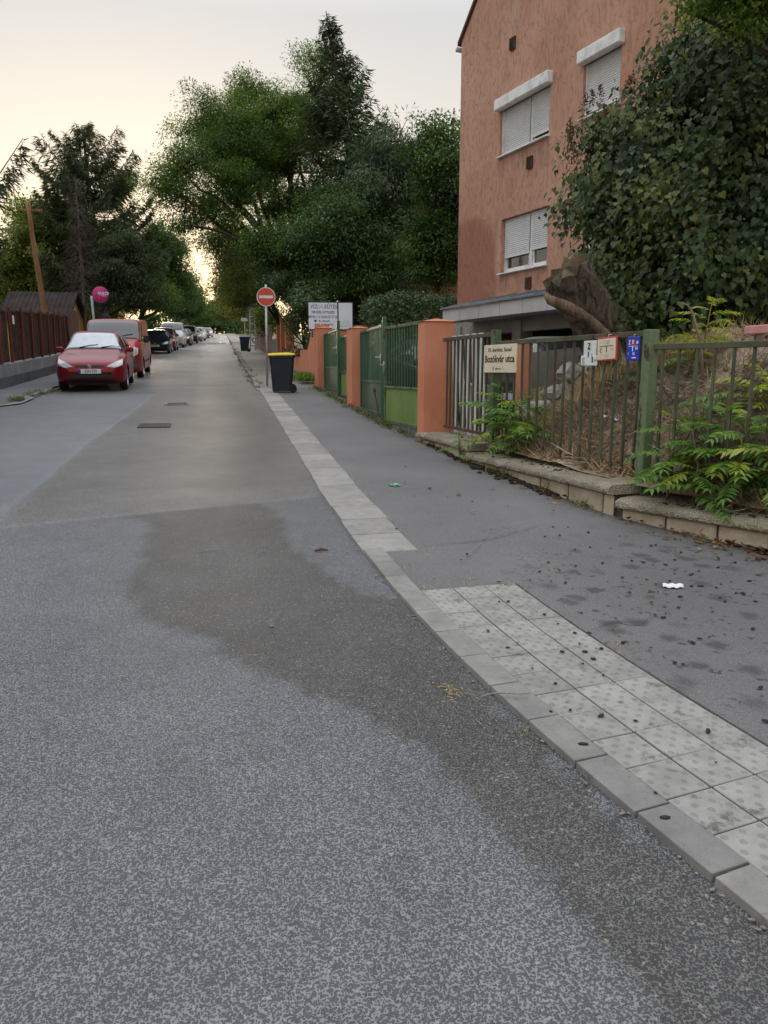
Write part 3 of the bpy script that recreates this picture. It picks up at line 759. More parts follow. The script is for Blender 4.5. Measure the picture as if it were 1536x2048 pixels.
M_dgreen = rusty('dark_green_gate_paint', (.020,.070,.036), (.035,.105,.052), amount=.66, rough=.45)
M_lgreen = rusty('bright_green_gate_paint', (.125,.21,.045), (.17,.26,.065), amount=.60, rough=.5)
M_olive = rusty('olive_fence_paint', (.048,.056,.032), (.085,.092,.052), amount=.54, rough=.75, rust=(.075,.045,.025))
M_pgreen = rusty('green_post_paint', (.075,.115,.055), (.125,.165,.085), amount=.55, rough=.7, rust=(.05,.04,.025))
M_steel = vary('galvanised_steel', (.33,.34,.35), (.45,.46,.47), 8., .4, .1, 60, .002, metallic=.7)
M_black = vary('black_plastic', (.012,.012,.013), (.022,.022,.022), 9., .5, .1)
def gate_leaf(A, B, zb, zt, mat_f, mat_b, mat_p, label, panel=.55, bars=16, group=None, handle=None, brace=None, lip=0):
    """A,B ends (x,y) of the leaf; level, from zb to zt"""
    A, B = Vector((*A, 0)), Vector((*B, 0)); d = (B-A); L = d.length; d.normalize(); n = Vector((d.y, -d.x, 0))
    if n.x > 0: n = -n
    ax = (d, n, ZUP)
    t = thing('gate_leaf', label, 'gate', ((A+B)/2).to_tuple()[:2]+(zb,), group)
    pt = lambda u, zz, o=0.: A+d*u+n*o+ZUP*zz
    m = MB(); s = .05
    m.cbox(pt(s/2, (zb+zt)/2), (s, .05, zt-zb), .004, ax); m.cbox(pt(L-s/2, (zb+zt)/2), (s, .05, zt-zb), .004, ax)
    m.cbox(pt(L/2, zt-s/2), (L-2*s, .047, s), .004, ax); m.cbox(pt(L/2, zb+s/2), (L-2*s, .047, s), .004, ax)
    zp = zb+panel; m.cbox(pt(L/2, zp), (L-2*s, .047, s*.8), .004, ax)
    m.build('frame', mat_f, t)
    m = MB(); m.box(pt(L/2, (zb+zp)/2, -.004), (L-2*s, .006, panel-s), ax); m.build('sheet_panel', mat_p, t)
    bm_ = MB(); bm_.cbox((0,0,0), (.032, .022, zt-s-zp-.02), .003); me = shared(bm_, 'bar', mat_b)
    ang = math.atan2(d.y, d.x)
    for k in range(bars):
        u = s+(k+.5)*(L-2*s)/bars; inst('bar', me, pt(u, (zp+.02+zt-s)/2), t, rot=(random.uniform(-.004,.004), 0, ang))
    for hz in (zb+.22, zt-.2):
        m = MB(); m.tube([pt(-.012, hz-.06), pt(-.012, hz+.06)], .020, 8); m.build('hinge', mat_b, t, smooth=True)
    if handle is not None:
        for hz in handle:
            m = MB(); m.cbox(pt(L-.04, hz, .03), (.045, .015, .20), .004, ax); m.tube([pt(L-.04, hz+.04, .03), pt(L-.04, hz+.04, .085), pt(L-.17, hz+.04, .09)], .011, 8)
            m.build('handle', M_steel, t, smooth=True)
    if brace:
        m = MB(); m.tube([pt(L-.12, zb+.03, .05), pt(L-.42, zb+.42, .07)], .013, 6); m.tube([pt(L-.42, zb+.42, .07), pt(L-.46, zb+.47, .07)], .026, 6); m.build('drop_bolt', M_black, t)
    return t
dz1 = zP1-.02
gate_leaf((2.80, 16.05), (2.76, 13.62), gz(0,13.6)+.10, gz(0,16)+1.58, M_dgreen, M_dgreen, M_dgreen, 'dark green gate leaf with a black drop bolt across its sheet panel', .60, 17, handle=[gz(0,13.6)+1.10], brace=True)
gate_leaf((3.02, 11.42), (2.78, 13.52), gz(0,12.5)+.06, gz(0,13.5)+1.66, M_pgreen, M_dgreen, M_lgreen, 'bright lime green gate leaf with rust along its bottom edge', .62, 15, handle=[gz(0,12.5)+1.02])
m = MB(); m.cbox((2.78, 13.57, gz(0,13.6)+.9), (.07, .07, 1.85), .006); tag(m.build('gate_stop_post', M_dgreen), 'slim dark green stop post between the dark and the lime gate leaves', 'post')
gate_leaf((2.70, 21.25), (2.70, 18.75), gz(0,19)+.12, gz(0,21)+1.50, M_dgreen, M_dgreen, M_dgreen, 'mid green gate leaf hung on the pillar beside the bin', .58, 17, handle=[gz(0,19)+1.12])
gate_leaf((2.86, 16.8), (2.75, 18.65), gz(0,17.5)+.08, gz(0,19)+1.42, M_dgreen, M_dgreen, M_lgreen, 'narrow looking gate leaf with a yellowed lower panel behind the orange pillar', .58, 13)
m = MB(); m.cbox((2.71, 18.70, gz(0,18.7)+.88), (.07, .07, 1.85), .006); tag(m.build('gate_stop_post', M_dgreen), 'slim green stop post between the mid green and the yellowed gate leaves', 'post')

# signboard over the wall
M_sign = vary('white_sign_sheet', (.60,.66,.74), (.68,.73,.80), 1.5, .5, 0)
M_navy = vary('navy_frame', (.012,.014,.03), (.022,.025,.05), 4., .5, 0)
def textmesh(body, size, sx=1., bold=0., ext=.0005, align='CENTER', space=1.):
    cu = bpy.data.curves.new('lettering', 'FONT'); cu.body = body; cu.size = size; cu.align_x = align; cu.align_y = 'CENTER'; cu.offset = bold; cu.extrude = ext; cu.resolution_u = 3; cu.space_character = space
    o = bpy.data.objects.new('lettering', cu); col.objects.link(o)
    dg = bpy.context.evaluated_depsgraph_get(); me = bpy.data.meshes.new_from_object(o.evaluated_get(dg)); bpy.data.objects.remove(o)
    me.transform(Matrix.Diagonal((sx,1,1,1))); return me
def lettering(body, size, P, rt, up, mat_, parent, sx=1., bold=0., name='lettering', **kw):
    me = textmesh(body, size, sx, bold, **kw); me.materials.clear(); me.materials.append(mat_); me.name = name
    o = bpy.data.objects.new(name, me); col.objects.link(o); o.parent = parent
    nrm = rt.cross(up); M = Matrix((rt, up, nrm)).transposed().to_4x4(); M.translation = Vector(P)-Vector(worldloc(parent)); o.matrix_basis = M
    return o
def ink(name, c): return vary('ink_'+name, c, tuple(v*1.25 for v in c), 20., .7, 0)
I_blue, I_grey, I_red, I_dark, I_black, I_brown, I_white = ink('blue', (.03,.13,.36)), ink('grey', (.36,.38,.42)), ink('crimson', (.20,.04,.10)), ink('navy', (.03,.05,.16)), ink('black', (.012,.012,.012)), ink('brown', (.055,.018,.012)), ink('white', (.7,.72,.75))
S0, S1, S2 = at(617, 664, 21.9), at(674, 659, 21.9), at(616, 609, 21.9)
rt = Vector((1, -.08, 0)).normalized(); up = ZUP; nr = rt.cross(up)
sw, sh = (S1-S0).length, (S2-S0).z; S0 = Vector((S0.x, 21.85, zP3-.02))
bs = thing('signboard', 'white painted trade signboard with blue and red lettering above the orange wall', 'sign', S0+rt*sw*.75)
def bp(u, v, o=0.): return S0+rt*u+up*v+nr*o
m = MB(); m.box(bp(sw*.765, sh/2, 0), (sw*1.55, .03, sh*1.04), (rt, nr, up)); m.build('frame', M_navy, bs)
m = MB(); m.box(bp(sw/2, sh/2, .019), (sw*.985, .012, sh*.96), (rt, nr, up)); m.build('panel', M_sign, bs)
m = MB(); m.box(bp(sw*1.275, sh/2, .019), (sw*.47, .012, sh*.96), (rt, nr, up)); m.build('panel', M_sign, bs)
for body, size, u, v, ik, sx in (('VÍZ,', .155, .205, .83, I_blue, .85), ('GÁZ,', .155, .47, .83, I_grey, .85), ('FŰTÉS', .155, .775, .83, I_red, .85), ('TERVEZÉS, KIVITELEZÉS', .098, .5, .63, I_dark, .66),
                                 ('MŰHELY: XI. FADRUSZ ÚT 26.', .098, .5, .46, I_dark, .66), ('TEL.: 365-62-02', .072, .53, .31, I_dark, .75), ('MOBIL: 06-309-448-242', .072, .53, .185, I_dark, .75)):
    lettering(body, size*sh/.78*1.0, bp(sw*u, sh*v, .0265), rt, up, ik, bs, sx, .002)
m = MB(); m.lathe(bp(sw*.235, sh*.31, .026), ((.03, -.004), (.03, .002)), 12, (rt, up, nr)); m.box(bp(sw*.235, sh*.345, .027), (.085, .004, .02), (rt, nr, up)); m.build('telephone_symbol', I_dark, bs)
lettering('KONVEKTOR', .07, bp(sw*1.275, sh*.14, .0265), rt, up, I_grey, bs, .7)
m = MB(); m.tube([bp(sw*(1.275-.13+.26*k/8), sh*(.27+.07*math.sin(math.pi*k/8)), .027) for k in range(9)], .006, 4); m.tube([bp(sw*1.15, sh*.25, .027), bp(sw*1.40, sh*.25, .027)], .006, 4); m.build('emblem', I_grey, bs)
for u in (.12, 1.4):
    m = MB(); m.box(bp(sw*u, -.06, -.03), (.04, .03, .3), (rt, nr, up)); m.build('bracket', M_navy, bs)
# ================================================================== plinth, fence, signs, bank
M_agg = None
def aggregate():
    t = NT('washed_aggregate_concrete'); co = t.pos()
    v = t.voro(co, 55.); g = t.sm(v, .15, .6)
    c = t.mix(g, (.50,.455,.37), (.26,.225,.175))
    c = t.mix(t.sm(t.noise(co, 3., 5, .65), .3, .7), c, t.mix(.6, c, (.13,.115,.08)))
    c = t.mix(t.sm(t.noise(co, 9., 6, .7), .60, .72, 0, .6), c, (.06,.055,.04))
    return t.bsdf(c, .92, t.bump(t.math('SUBTRACT', 1., t.sm(v, 0, .7)), .9, .012), spec=.25)
M_agg = aggregate()
M_stone = vary('pale_plinth_stone', (.33,.28,.21), (.48,.41,.32), 3.5, .93, .8, 22, .02)
M_dirt = vary('dark_joint_soil', (.035,.028,.02), (.07,.055,.04), 6., .97, .5, 60, .01)
FP = [Vector((3.12,11.05,0)), Vector((3.25,9.10,0)), Vector((3.65,6.25,0)), Vector((4.72,4.0,0))]
ZC = [.725, .622, .515]                                # cap top of the three steps
FRONT = .33
plinth = thing('plinth', 'low stepped plinth of pale stone blocks with washed concrete caps under the fence', 'wall', (3.3, 8, gz(0,8)))
nseg = []
for k in range(3):
    d = (FP[k+1]-FP[k]); L = d.length; d.normalize(); n = Vector((d.y,-d.x,0)); n = n if n.x < 0 else -n
    nseg.append((d, n, L))
SE = random.Random(3)
for k in range(3):
    d, n, L = nseg[k]; A = FP[k]; ax = (d, n, ZUP); zt = ZC[k]; ct = .088
    # cap in two or three lengths
    e0, e1 = (-.0 if k else -.02), L+.045
    cuts = [e0, e0+(e1-e0)*.55, e1] if k != 1 else [e0, e0+(e1-e0)*.36, e0+(e1-e0)*.7, e1]
    for a, b in zip(cuts, cuts[1:]):
        w = FRONT+.06+.16; cc = A+d*((a+b)/2)+n*((FRONT+.06-.16)/2)+ZUP*(zt-ct/2+SE.uniform(-.004,.004))
        m = MB(); nu, nw = int((b-a)/.03), 14
        # rough nosed slab: swept profile with a wobble
        prof = [(-.16,-ct), (-.16,-.012), (-.148,0), (0,.004), (FRONT-.02,.002), (FRONT+.025,-.006), (FRONT+.052,-.024), (FRONT+.06,-.05), (FRONT+.055,-.072), (FRONT+.03,-ct), (-.16,-ct)]
        rws = []
        for i in range(nu+1):
            u = a+.004+(b-a-.008)*i/nu; wob = [SE.uniform(-.005,.005) for _ in prof]
            rws.append([A+d*u+n*(p[0]+(wob[j] if 3 < j < 10 else 0))+ZUP*(zt+p[1]+wob[j-1]*.7) for j, p in enumerate(prof)])
        m.grid(rws); q = len(prof)
        m.add(rws[0], [tuple(range(q-1))]); m.add(rws[-1], [tuple(range(q-1))[::-1]]); m.fix = True
        m.build('cap_slab', M_agg, plinth, smooth=40)
    # backing and the stone blocks below, joints recessed
    m = MB(); m.box(A+d*(L/2)+n*(.10)+ZUP*(zt-ct-.3), (L+.06, FRONT*2-.25, .6-.004), ax); m.build('core', M_dirt, plinth)
    u = .02
    while u < L-.05:
        bw = min(SE.uniform(.34,.62), L+.03-u)
        if L+.03-(u+bw) < .15: bw = L+.03-u
        zg = gz(0, (A+d*(u+bw/2)).y)-.06
        m = MB(); m.cbox(A+d*(u+bw/2)+n*(FRONT-.10+SE.uniform(-.012,.006))+ZUP*((zg+zt-ct)/2-.001), (bw-.018, .19, zt-ct-zg-.006), .016, ax)
        m.build('stone_block', M_stone, plinth); u += bw

fence = thing('railing_fence', 'rusty olive railing fence with three stepped panels on the stone plinth', 'fence', (3.3, 8, ZC[1]))
pk = MB(); pk.cbox((0,0,0), (.022,.026,1.), .003); ME_pk = shared(pk, 'picket', M_olive)
def zat(x, y, P): return at(x, y, P.y).z
tops = [zat(985, 664, FP[1]), (zat(990, 681, FP[1])+zat(1284, 663, FP[2]))/2, zat(1305, 688, FP[2])]
bots = [ZC[0]+.07, ZC[1]+.045, ZC[2]+.05]
for k, npk in enumerate((12, 16, 15)):
    d, n, L = nseg[k]; A = FP[k]; ax = (d, n, ZUP)
    u0, u1 = (.17 if k == 0 else .05), L-.05
    zt, zb = tops[k], bots[k]
    m = MB(); m.cbox(A+d*((u0+u1)/2)+ZUP*(zt-.025), (u1-u0+(.12 if k == 0 else 0), .045, .05), .004, ax); m.build('top_rail', M_olive, fence)
    m = MB(); m.cbox(A+d*((u0+u1)/2)+ZUP*(zb+.02), (u1-u0, .04, .04), .004, ax); m.build('bottom_rail', M_vent, fence)
    for i in range(npk):
        u = u0+(i+.5)*(u1-u0)/npk+SE.uniform(-.006,.006)
        p = A+d*u; hgt = zt-.05-zb-.04
        inst('picket', ME_pk, (p.x, p.y, (zt-.05+zb+.04)/2), fence, rot=(SE.uniform(-.008,.008), SE.uniform(-.01,.01), math.atan2(d.y, d.x)), scale=(1,1,hgt+.006))
for P, zb, zt in ((FP[1], ZC[1]-.02, zat(985, 660, FP[1])), (FP[2], ZC[2]-.02, zat(1292, 659, FP[2])), (FP[3], ZC[2]-.05, zat(1305, 688, FP[2])+.05)):
    m = MB(); m.cbox(P+ZUP*((zb+zt)/2), (.10,.10,zt-zb), .006, (nseg[1][0], nseg[1][1], ZUP)); m.build('post', M_pgreen, fence)

# ---- signs on the fence
M_cream = vary('cream_enamel', (.60,.54,.40), (.66,.60,.46), 4., .5, .0)
M_wenam = vary('white_enamel', (.60,.62,.65), (.68,.70,.72), 4., .45, .0)
M_redr = vary('red_rim', (.42,.035,.03), (.50,.05,.045), 4., .5, .0)
M_blue = vary('blue_enamel', (.012,.035,.36), (.018,.05,.45), 4., .45, .0)
def plane_frame(k, off):
    d, n, L = nseg[k]; A = FP[k]
    e = Vector((0,0,EYE))
    def hit(x, y):
        r_ = ray(x, y); t = (A+n*off-e).dot(n)/r_.dot(n); return e+r_*t
    return d, n, hit
def plate(name, label, k, px, mat_, thick=.012, rim=None, group=None, off=.04, tilt=0.):
    """px = top-left, top-right, bottom-left corner pixels"""
    d, n, hit = plane_frame(k, off)
    TL, TR, BL = hit(*px[0]), hit(*px[1]), hit(*px[2])
    w_, h_ = (TR-TL).dot(d), (TL-BL).z; c = TL+d*(w_/2)-ZUP*(h_/2)
    rt = (d*math.cos(tilt)+ZUP*math.sin(tilt)); up = (ZUP*math.cos(tilt)-d*math.sin(tilt))
    t = thing(name, label, 'sign', c-up*(h_/2), group)
    def pt(u, v, o=0.): return c+rt*(u*w_)+up*(v*h_)+n*o
    m = MB(); m.cbox(pt(0,0,0), (w_, thick, h_), .003, (rt, n, up)); m.build('plate' if not rim else 'rim', rim or mat_, t)
    if rim: m = MB(); m.box(pt(0,0,thick/2+.001), (w_-.03, .004, h_-.03), (rt, n, up)); m.build('plate', mat_, t)
    return t, pt, rt, up, w_, h_, thick/2+(.0045 if rim else .0015)
t, pt, rt, up, w_, h_, o = plate('street_name_sign', 'cream street name sign with dark lettering fixed beside the green fence post', 1, [(970,691),(1034,688),(970,745)], M_cream, .02, off=.075)
for body, size, v, sx, b_ in (('XI. kerület, Sasad', .19, .31, .62, .001), ('Bozókvár utca', .36, -.02, .50, .003), ('3 ', .17, -.36, .8, 0), ):
    lettering(body, size*h_, pt(-.17 if body == '3 ' else 0, v, o), rt, up, I_brown, t, sx*w_/h_/1.12, b_)
lettering('1', .17*h_, pt(.12, -.36, o), rt, up, I_brown, t, .8)
m = MB(); m.box(pt(-.02,-.365,o), (.16*w_,.002,.012*h_*2), (rt,(rt.cross(up)),up)); m.prism([(-.105*w_,0),(-.055*w_,.035*h_),(-.055*w_,-.035*h_)], pt(-.02,-.365,o), rt, up, rt.cross(up), .002); m.build('arrow', I_brown, t)
for v in (.44,): 
    m = MB(); m.lathe(pt(0, .14, o), ((.006,0),(.005,.003)), 8, (rt, up, rt.cross(up))); m.build('screw', M_vent, t)
# white valve marker: tall plate over a wide one
t, pt, rt, up, w_, h_, o = plate('valve_marker_sign', 'small white enamel valve marker with letter Z hanging on the railing', 1, [(1169,682),(1194,680),(1169,732)], M_wenam, .01, off=.035)
m = MB(); m.cbox(pt(-.03,-.29,.003), (w_*1.32, .012, h_*.40), .006, (rt, rt.cross(up), up)); m.build('base_plate', M_wenam, t)
o += .008
lettering('Z', .34*h_, pt(-.02,.27,o), rt, up, I_black, t, .9, .002); lettering('3', .26*h_, pt(-.05,-.05,o), rt, up, I_black, t, .9, .002); lettering('2', .16*h_, pt(.24,-.10,o), rt, up, I_brown, t, .9, .001)
lettering('C', .26*h_, pt(-.42,-.27,o), rt, up, I_black, t, .9); lettering('5', .26*h_, pt(.30,-.27,o), rt, up, I_black, t, .9, .002); lettering('0', .13*h_, pt(.52,-.29,o), rt, up, I_brown, t, .9, .001)
m = MB(); m.box(pt(-.48,-.42,o), (.24*w_,.002,.09*h_), (rt, rt.cross(up), up)); m.build('mark', I_grey, t)
m = MB(); m.box(pt(.05,.56,-.002), (.05,.01,.07), (rt, rt.cross(up), up)); m.build('strap', M_vent, t)
# T150 plate
t, pt, rt, up, w_, h_, o = plate('hydrant_sign', 'white T150 utility plate with a thick red rim wired to the railing', 1, [(1196,675),(1236,670),(1196,722)], M_cream, .014, rim=M_redr, off=.05, tilt=R(2))
lettering('T 150', .25*h_, pt(0,.27,o), rt, up, I_grey, t, .8, .001); lettering('17.5', .22*h_, pt(.02,-.30,o), rt, up, I_grey, t, .8, .001); lettering('6.4', .20*h_, pt(.28,-.01,o), rt, up, I_grey, t, .8, .001); lettering('C', .24*h_, pt(-.27,-.06,o), rt, up, I_black, t, .8, .001)
m = MB(); m.box(pt(0,.12,o), (.66*w_,.002,.022*h_), (rt, rt.cross(up), up)); m.box(pt(.02,-.02,o), (.03*w_,.002,.26*h_), (rt, rt.cross(up), up)); m.build('mark', I_black, t)
m = MB(); m.tube([pt(.05,.47,0), pt(.05,.58,.0), pt(.08,.60,-.03)], .004, 5); m.build('wire_hook', M_steel, t)
# blue ZK plate
t, pt, rt, up, w_, h_, o = plate('valve_marker_sign', 'narrow blue ZK utility plate hung beside the mossy green post', 1, [(1256,674),(1281,671),(1256,722)], M_blue, .01, off=.045)
m = MB(); m.box(pt(.02,.27,o), (.26*w_,.002,.24*h_), (rt, rt.cross(up), up)); m.build('mark', M_redr, t)
lettering('Z', .25*h_, pt(-.28,.26,o+.001), rt, up, I_white, t, .85, .001); lettering('K', .22*h_, pt(.02,.27,o+.003), rt, up, I_white, t, .85, .001); lettering('100', .17*h_, pt(.33,.25,o+.001), rt, up, I_white, t, .55, .001)
lettering('9.9', .15*h_, pt(.30,.0,o+.001), rt, up, I_white, t, .8, .001); lettering('C', .13*h_, pt(-.34,-.20,o+.001), rt, up, I_white, t, .8); lettering('4.2', .17*h_, pt(.08,-.20,o+.001), rt, up, I_white, t, .7, .001)
m = MB(); m.box(pt(0,.11,o), (.72*w_,.003,.02*h_), (rt, rt.cross(up), up)); m.box(pt(-.02,.0,o), (.05*w_,.003,.2*h_), (rt, rt.cross(up), up)); m.box(pt(.12,-.37,o), (.34*w_,.003,.04*h_), (rt, rt.cross(up), up)); m.build('mark', I_white, t)
m = MB(); m.tube([pt(0,.47,0), pt(0,.58,.0), pt(.02,.60,-.03)], .004, 5); m.build('wire_hook', M_steel, t)

# ---- the dry bank behind the fence
def fence_x(y): return float(np.interp(y, [-6,4.0,6.25,9.1,11.05,30], [9.5,4.72,3.65,3.25,3.12,3.0]))
def bank_h(x, y):
    d = (x-fence_x(y))*.9; s = lambda t: (lambda q: q*q*(3-2*q))(min(1, max(0, t)))
    base = float(np.interp(y, [3,5.2,7.5,10,12], [.50,.56,.66,.70,gz(0,12)]))
    rise = 1.38*s((d+.22)/1.85)*s((10.05-y)/1.1)+.25*s((d-1.6)/2)*s((8.5-y)/3)
    if y > 10: base = gz(0, y)-.02
    return base+rise
M_bank = vary('dry_earth', (.19,.145,.105), (.36,.275,.195), 3.2, .97, .9, 28, .03)
bx = np.linspace(0, 1, 70); by = np.linspace(-4, 11.2, 110); rws = []
for y in by:
    x0 = fence_x(y)-.14; rws.append([(x0+(9.2-x0)*u**1.3, y, bank_h(x0+(9.2-x0)*u**1.3, y)) for u in bx])
V = np.array(rws).reshape(-1, 3); V[:,2] += (fbm(V[:,:2], 1.8, 91)-.5)*.22*np.clip((V[:,0]-np.array([fence_x(y) for y in V[:,1]])-.05)/.5, 0, 1)+(fbm(V[:,:2], 9, 95)-.5)*.05
ii = np.arange(109)[:,None]*70+np.arange(69)[None]
structure(fast_obj('bank', V, np.stack([ii, ii+1, ii+71, ii+70], -1).reshape(-1, 4), M_bank, smooth=True))
BANKV = V
BANKT = BVHTree.FromPolygons([tuple(v) for v in V], [tuple(int(q) for q in f) for f in np.stack([ii, ii+1, ii+71, ii+70], -1).reshape(-1, 4)])
def bank_hit(x, y):
    h = BANKT.ray_cast(Vector((0,0,EYE)), ray(x, y).normalized()); return h[0] if h[0] is not None else at(x, y, 7)
def bank_z(x, y):
    h = BANKT.ray_cast(Vector((x, y, 20)), Vector((0,0,-1))); return h[0].z if h[0] is not None else gz(x, y)
# driveway behind the gates
mb = MB(); mb.grid([[(x, y, gz(0, y)+.012) for x in (2.7, 4, 6, 9)] for y in np.linspace(10.8, 31, 20)]); structure(mb.build('driveway', vary('gritty_driveway', (.13,.125,.12), (.20,.19,.175), 1.4, .93, .5, 90, .006)))
def rock(name, label, P, r, seed, mat_, cat='rock', group=None, flat=.7):
    q = random.Random(seed); bm = bmesh.new(); bmesh.ops.create_icosphere(bm, subdivisions=2, radius=1)
    for v in bm.verts:
        f = 1+.28*math.sin(v.co.x*3.1+seed)*math.cos(v.co.y*2.7+seed*2)+q.uniform(-.10,.10); v.co = Vector((v.co.x*r*f*q.uniform(.95,1.05)*1.25, v.co.y*r*f, v.co.z*r*f*flat))
    me = bpy.data.meshes.new(name); bm.to_mesh(me); bm.free(); me.materials.append(mat_)
    o = bpy.data.objects.new(name, me); col.objects.link(o); o.location = P; o.rotation_euler.z = q.uniform(0, 6)
    return tag(o, label, cat, group)
M_rock = vary('grey_limestone', (.26,.25,.235), (.40,.39,.36), 5., .93, .8, 20, .02)
for i, (px, py, Y, r) in enumerate(((1030,792,9.2,.13), (1058,775,9.1,.17), (1085,757,9.0,.15), (1112,747,9.0,.14), (1150,742,8.9,.13), (1140,722,9.2,.16), (1105,730,9.4,.15), (1200,730,8.5,.10))):
    rock('stone', ['lowest flat rubble stone, beside the salmon post', 'broad rubble stone next up from the lowest one', 'middling rubble stone halfway up the bank edge', 'small rubble stone just above the middling one', 'pale rubble stone low under the retaining wall', 'topmost rubble stone against the retaining wall', 'rubble stone tucked under the topmost one', 'small lone stone out on the bare bank'][i], (lambda q: Vector((q.x, q.y, bank_z(q.x, q.y)+r*.2)))(at(px, py, Y)), r, i, M_rock, group='rubble stones along the bank')
m = MB(); c_ = at(1048, 740, 9.9); m.cbox((c_.x, c_.y, c_.z-.35), (.17,.17,1.5), .01); tag(m.build('short_post', M_orange), 'short salmon painted post behind the street name sign', 'post')
a_, b_ = at(1062, 705, 10.3), at(1195, 690, 9.6)
m = MB(); m.add([a_, b_, b_-ZUP*1.4, a_-ZUP*1.4]+[v+Vector((.2,.2,0)) for v in (a_, b_, b_-ZUP*1.4, a_-ZUP*1.4)], [(0,1,2,3),(7,6,5,4),(0,4,5,1),(1,5,6,2),(3,2,6,7),(0,3,7,4)]); m.fix = True
tag(m.build('retaining_wall', M_greyw), 'dark grey retaining wall behind the rubble stones', 'wall')
# white boards and a block leaning behind the first panel
M_wboard = vary('white_painted_board', (.66,.67,.69), (.74,.75,.76), 3., .6, .1)
bo = thing('board_stack', 'white upright boards leaning just behind the first fence panel', 'boards', (3.4, 10.4, gz(0,10)+.05))
for i in range(5):
    y = 10.85-.25*i; x = fence_x(y)+.14
    m = MB(); m.box((x, y, gz(0,10)+.87), (.03,.13,1.42), (Vector((1,0,.04)).normalized(), Vector((0,1,0)), Vector((-.04,0,1)).normalized())); m.build('board', M_wboard, bo)
m = MB(); c_ = at(938, 790, 10.6); m.cbox((c_.x+.1, 10.6, c_.z-.1), (.32,.3,.5), .02); tag(m.build('concrete_block', M_conc), 'grey concrete block standing behind the first fence panel', 'block')
# pink brick on a weathered post at the right edge
c_ = at(1520, 659, 6.6); pp = thing('brick_on_post', 'pale pink brick lying on a weathered wooden stake on the bank', 'brick', (c_.x, c_.y, bank_z(c_.x, c_.y)))
M_pink = vary('pink_brick', (.45,.20,.20), (.55,.28,.27), 9., .9, .4); M_wood = vary('weathered_wood', (.15,.11,.075), (.24,.19,.14), 5., .9, .5, 40)
m = MB(); m.cbox((c_.x, c_.y, c_.z), (.25,.12,.08), .008, (Vector((.97,-.2,.05)).normalized(), Vector((.2,.97,0)).normalized(), ZUP)); m.build('brick', M_pink, pp)
zb_ = bank_z(c_.x, c_.y)-.1; m = MB(); m.tube([(c_.x, c_.y, zb_-.2), (c_.x, c_.y, c_.z-.03)], .045, 7); m.build('stake', M_wood, pp)
# ================================================================== VEGETATION
def leafmat(name, dark, mid, light, trans=.3, rough=.55, spec=.35):
    t = NT(name); tint = t.attr('tint')
    c = t.ramp(tint, [(0, dark), (.5, mid), (1, light)])
    b = t.n('ShaderNodeBsdfPrincipled', {'Base Color': c, 'Roughness': rough, 'Specular IOR Level': spec})
    tr = t.n('ShaderNodeBsdfTranslucent', {'Color': t.mix(1., c, (1.5,1.5,.7), 'MULTIPLY')})
    mx = t.n('ShaderNodeMixShader', {0: trans, 1: b.outputs[0], 2: tr.outputs[0]})
    t.t.links.new(mx.outputs[0], t.out.inputs[0]); return t.m
def barkmat(name, a, b, sc=9.):
    t = NT(name); co = t.n('ShaderNodeMapping', {'Vector': t.pos(), 'Scale': (1,1,.25)}).outputs[0]
    f = t.noise(co, sc, 6, .7, .8); c = t.mix(t.sm(f, .35, .65), a, b)
    return t.bsdf(c, .95, t.bump(f, .9, .03), spec=.2)
M_bark = barkmat('brown_bark', (.028,.022,.017), (.085,.068,.052))
M_bark2 = barkmat('grey_bark', (.05,.045,.04), (.12,.105,.09))
KITE = (np.array([[0,0,0],[-.5,.45,.10],[0,1,-.04],[.5,.45,.10]]), np.array([[0,2,1],[0,3,2]]))
SPRAY = (np.array([[0,0,0],[-.5,.30,.02],[0,1,-.05],[.5,.30,.02]]), np.array([[0,2,1],[0,3,2]]))
HEART = (np.array([[0,.08,0],[-.30,-.02,.05],[-.48,.30,.10],[-.26,.68,.05],[0,1.06,-.10],[.26,.68,.05],[.48,.30,.10],[.30,-.02,.05]]),
         np.array([[0,2,1],[0,3,2],[0,4,3],[0,5,4],[0,6,5],[0,7,6]]))
def unit(v): return v/np.maximum(np.linalg.norm(v, axis=-1, keepdims=True), 1e-9)
def leaves(P, T, Nn, size, width, templ):
    """P positions, T direction, Nn approx normal, size (n,), width ratio"""
    tv, tf = templ; T = unit(T); X = unit(np.cross(T, Nn)); Z = np.cross(X, T); n, k = len(P), len(tv)
    w_ = (size*width)[:,None,None]; s_ = size[:,None,None]
    V = P[:,None]+X[:,None]*tv[None,:,:1]*w_+T[:,None]*tv[None,:,1:2]*s_+Z[:,None]*tv[None,:,2:]*s_
    Fc = (np.arange(n)[:,None,None]*k+tf[None]).reshape(-1, 3)
    return V.reshape(-1, 3), Fc, k
def ball(r, n): return rdir(r, n)*(r.random((n,1))**(1/3.))
def rdir(r, n): return unit(r.normal(size=(n,3)))
def in_lobes(r, lobes, n, shell=.45):
    """n random points in ellipsoids (c, radii), spread by volume, denser to the outside"""
    vol = np.array([abs(l[1][0]*l[1][1]*l[1][2])**.75 for l in lobes]); k = r.choice(len(lobes), n, p=vol/vol.sum())
    C = np.array([tuple(l[0]) for l in lobes])[k]; Rr = np.array([l[1] for l in lobes])[k]
    d = rdir(r, n); rad = (shell**3+(1-shell**3)*r.random(n))**(1/3.)
    return C+d*Rr*rad[:,None], d, k
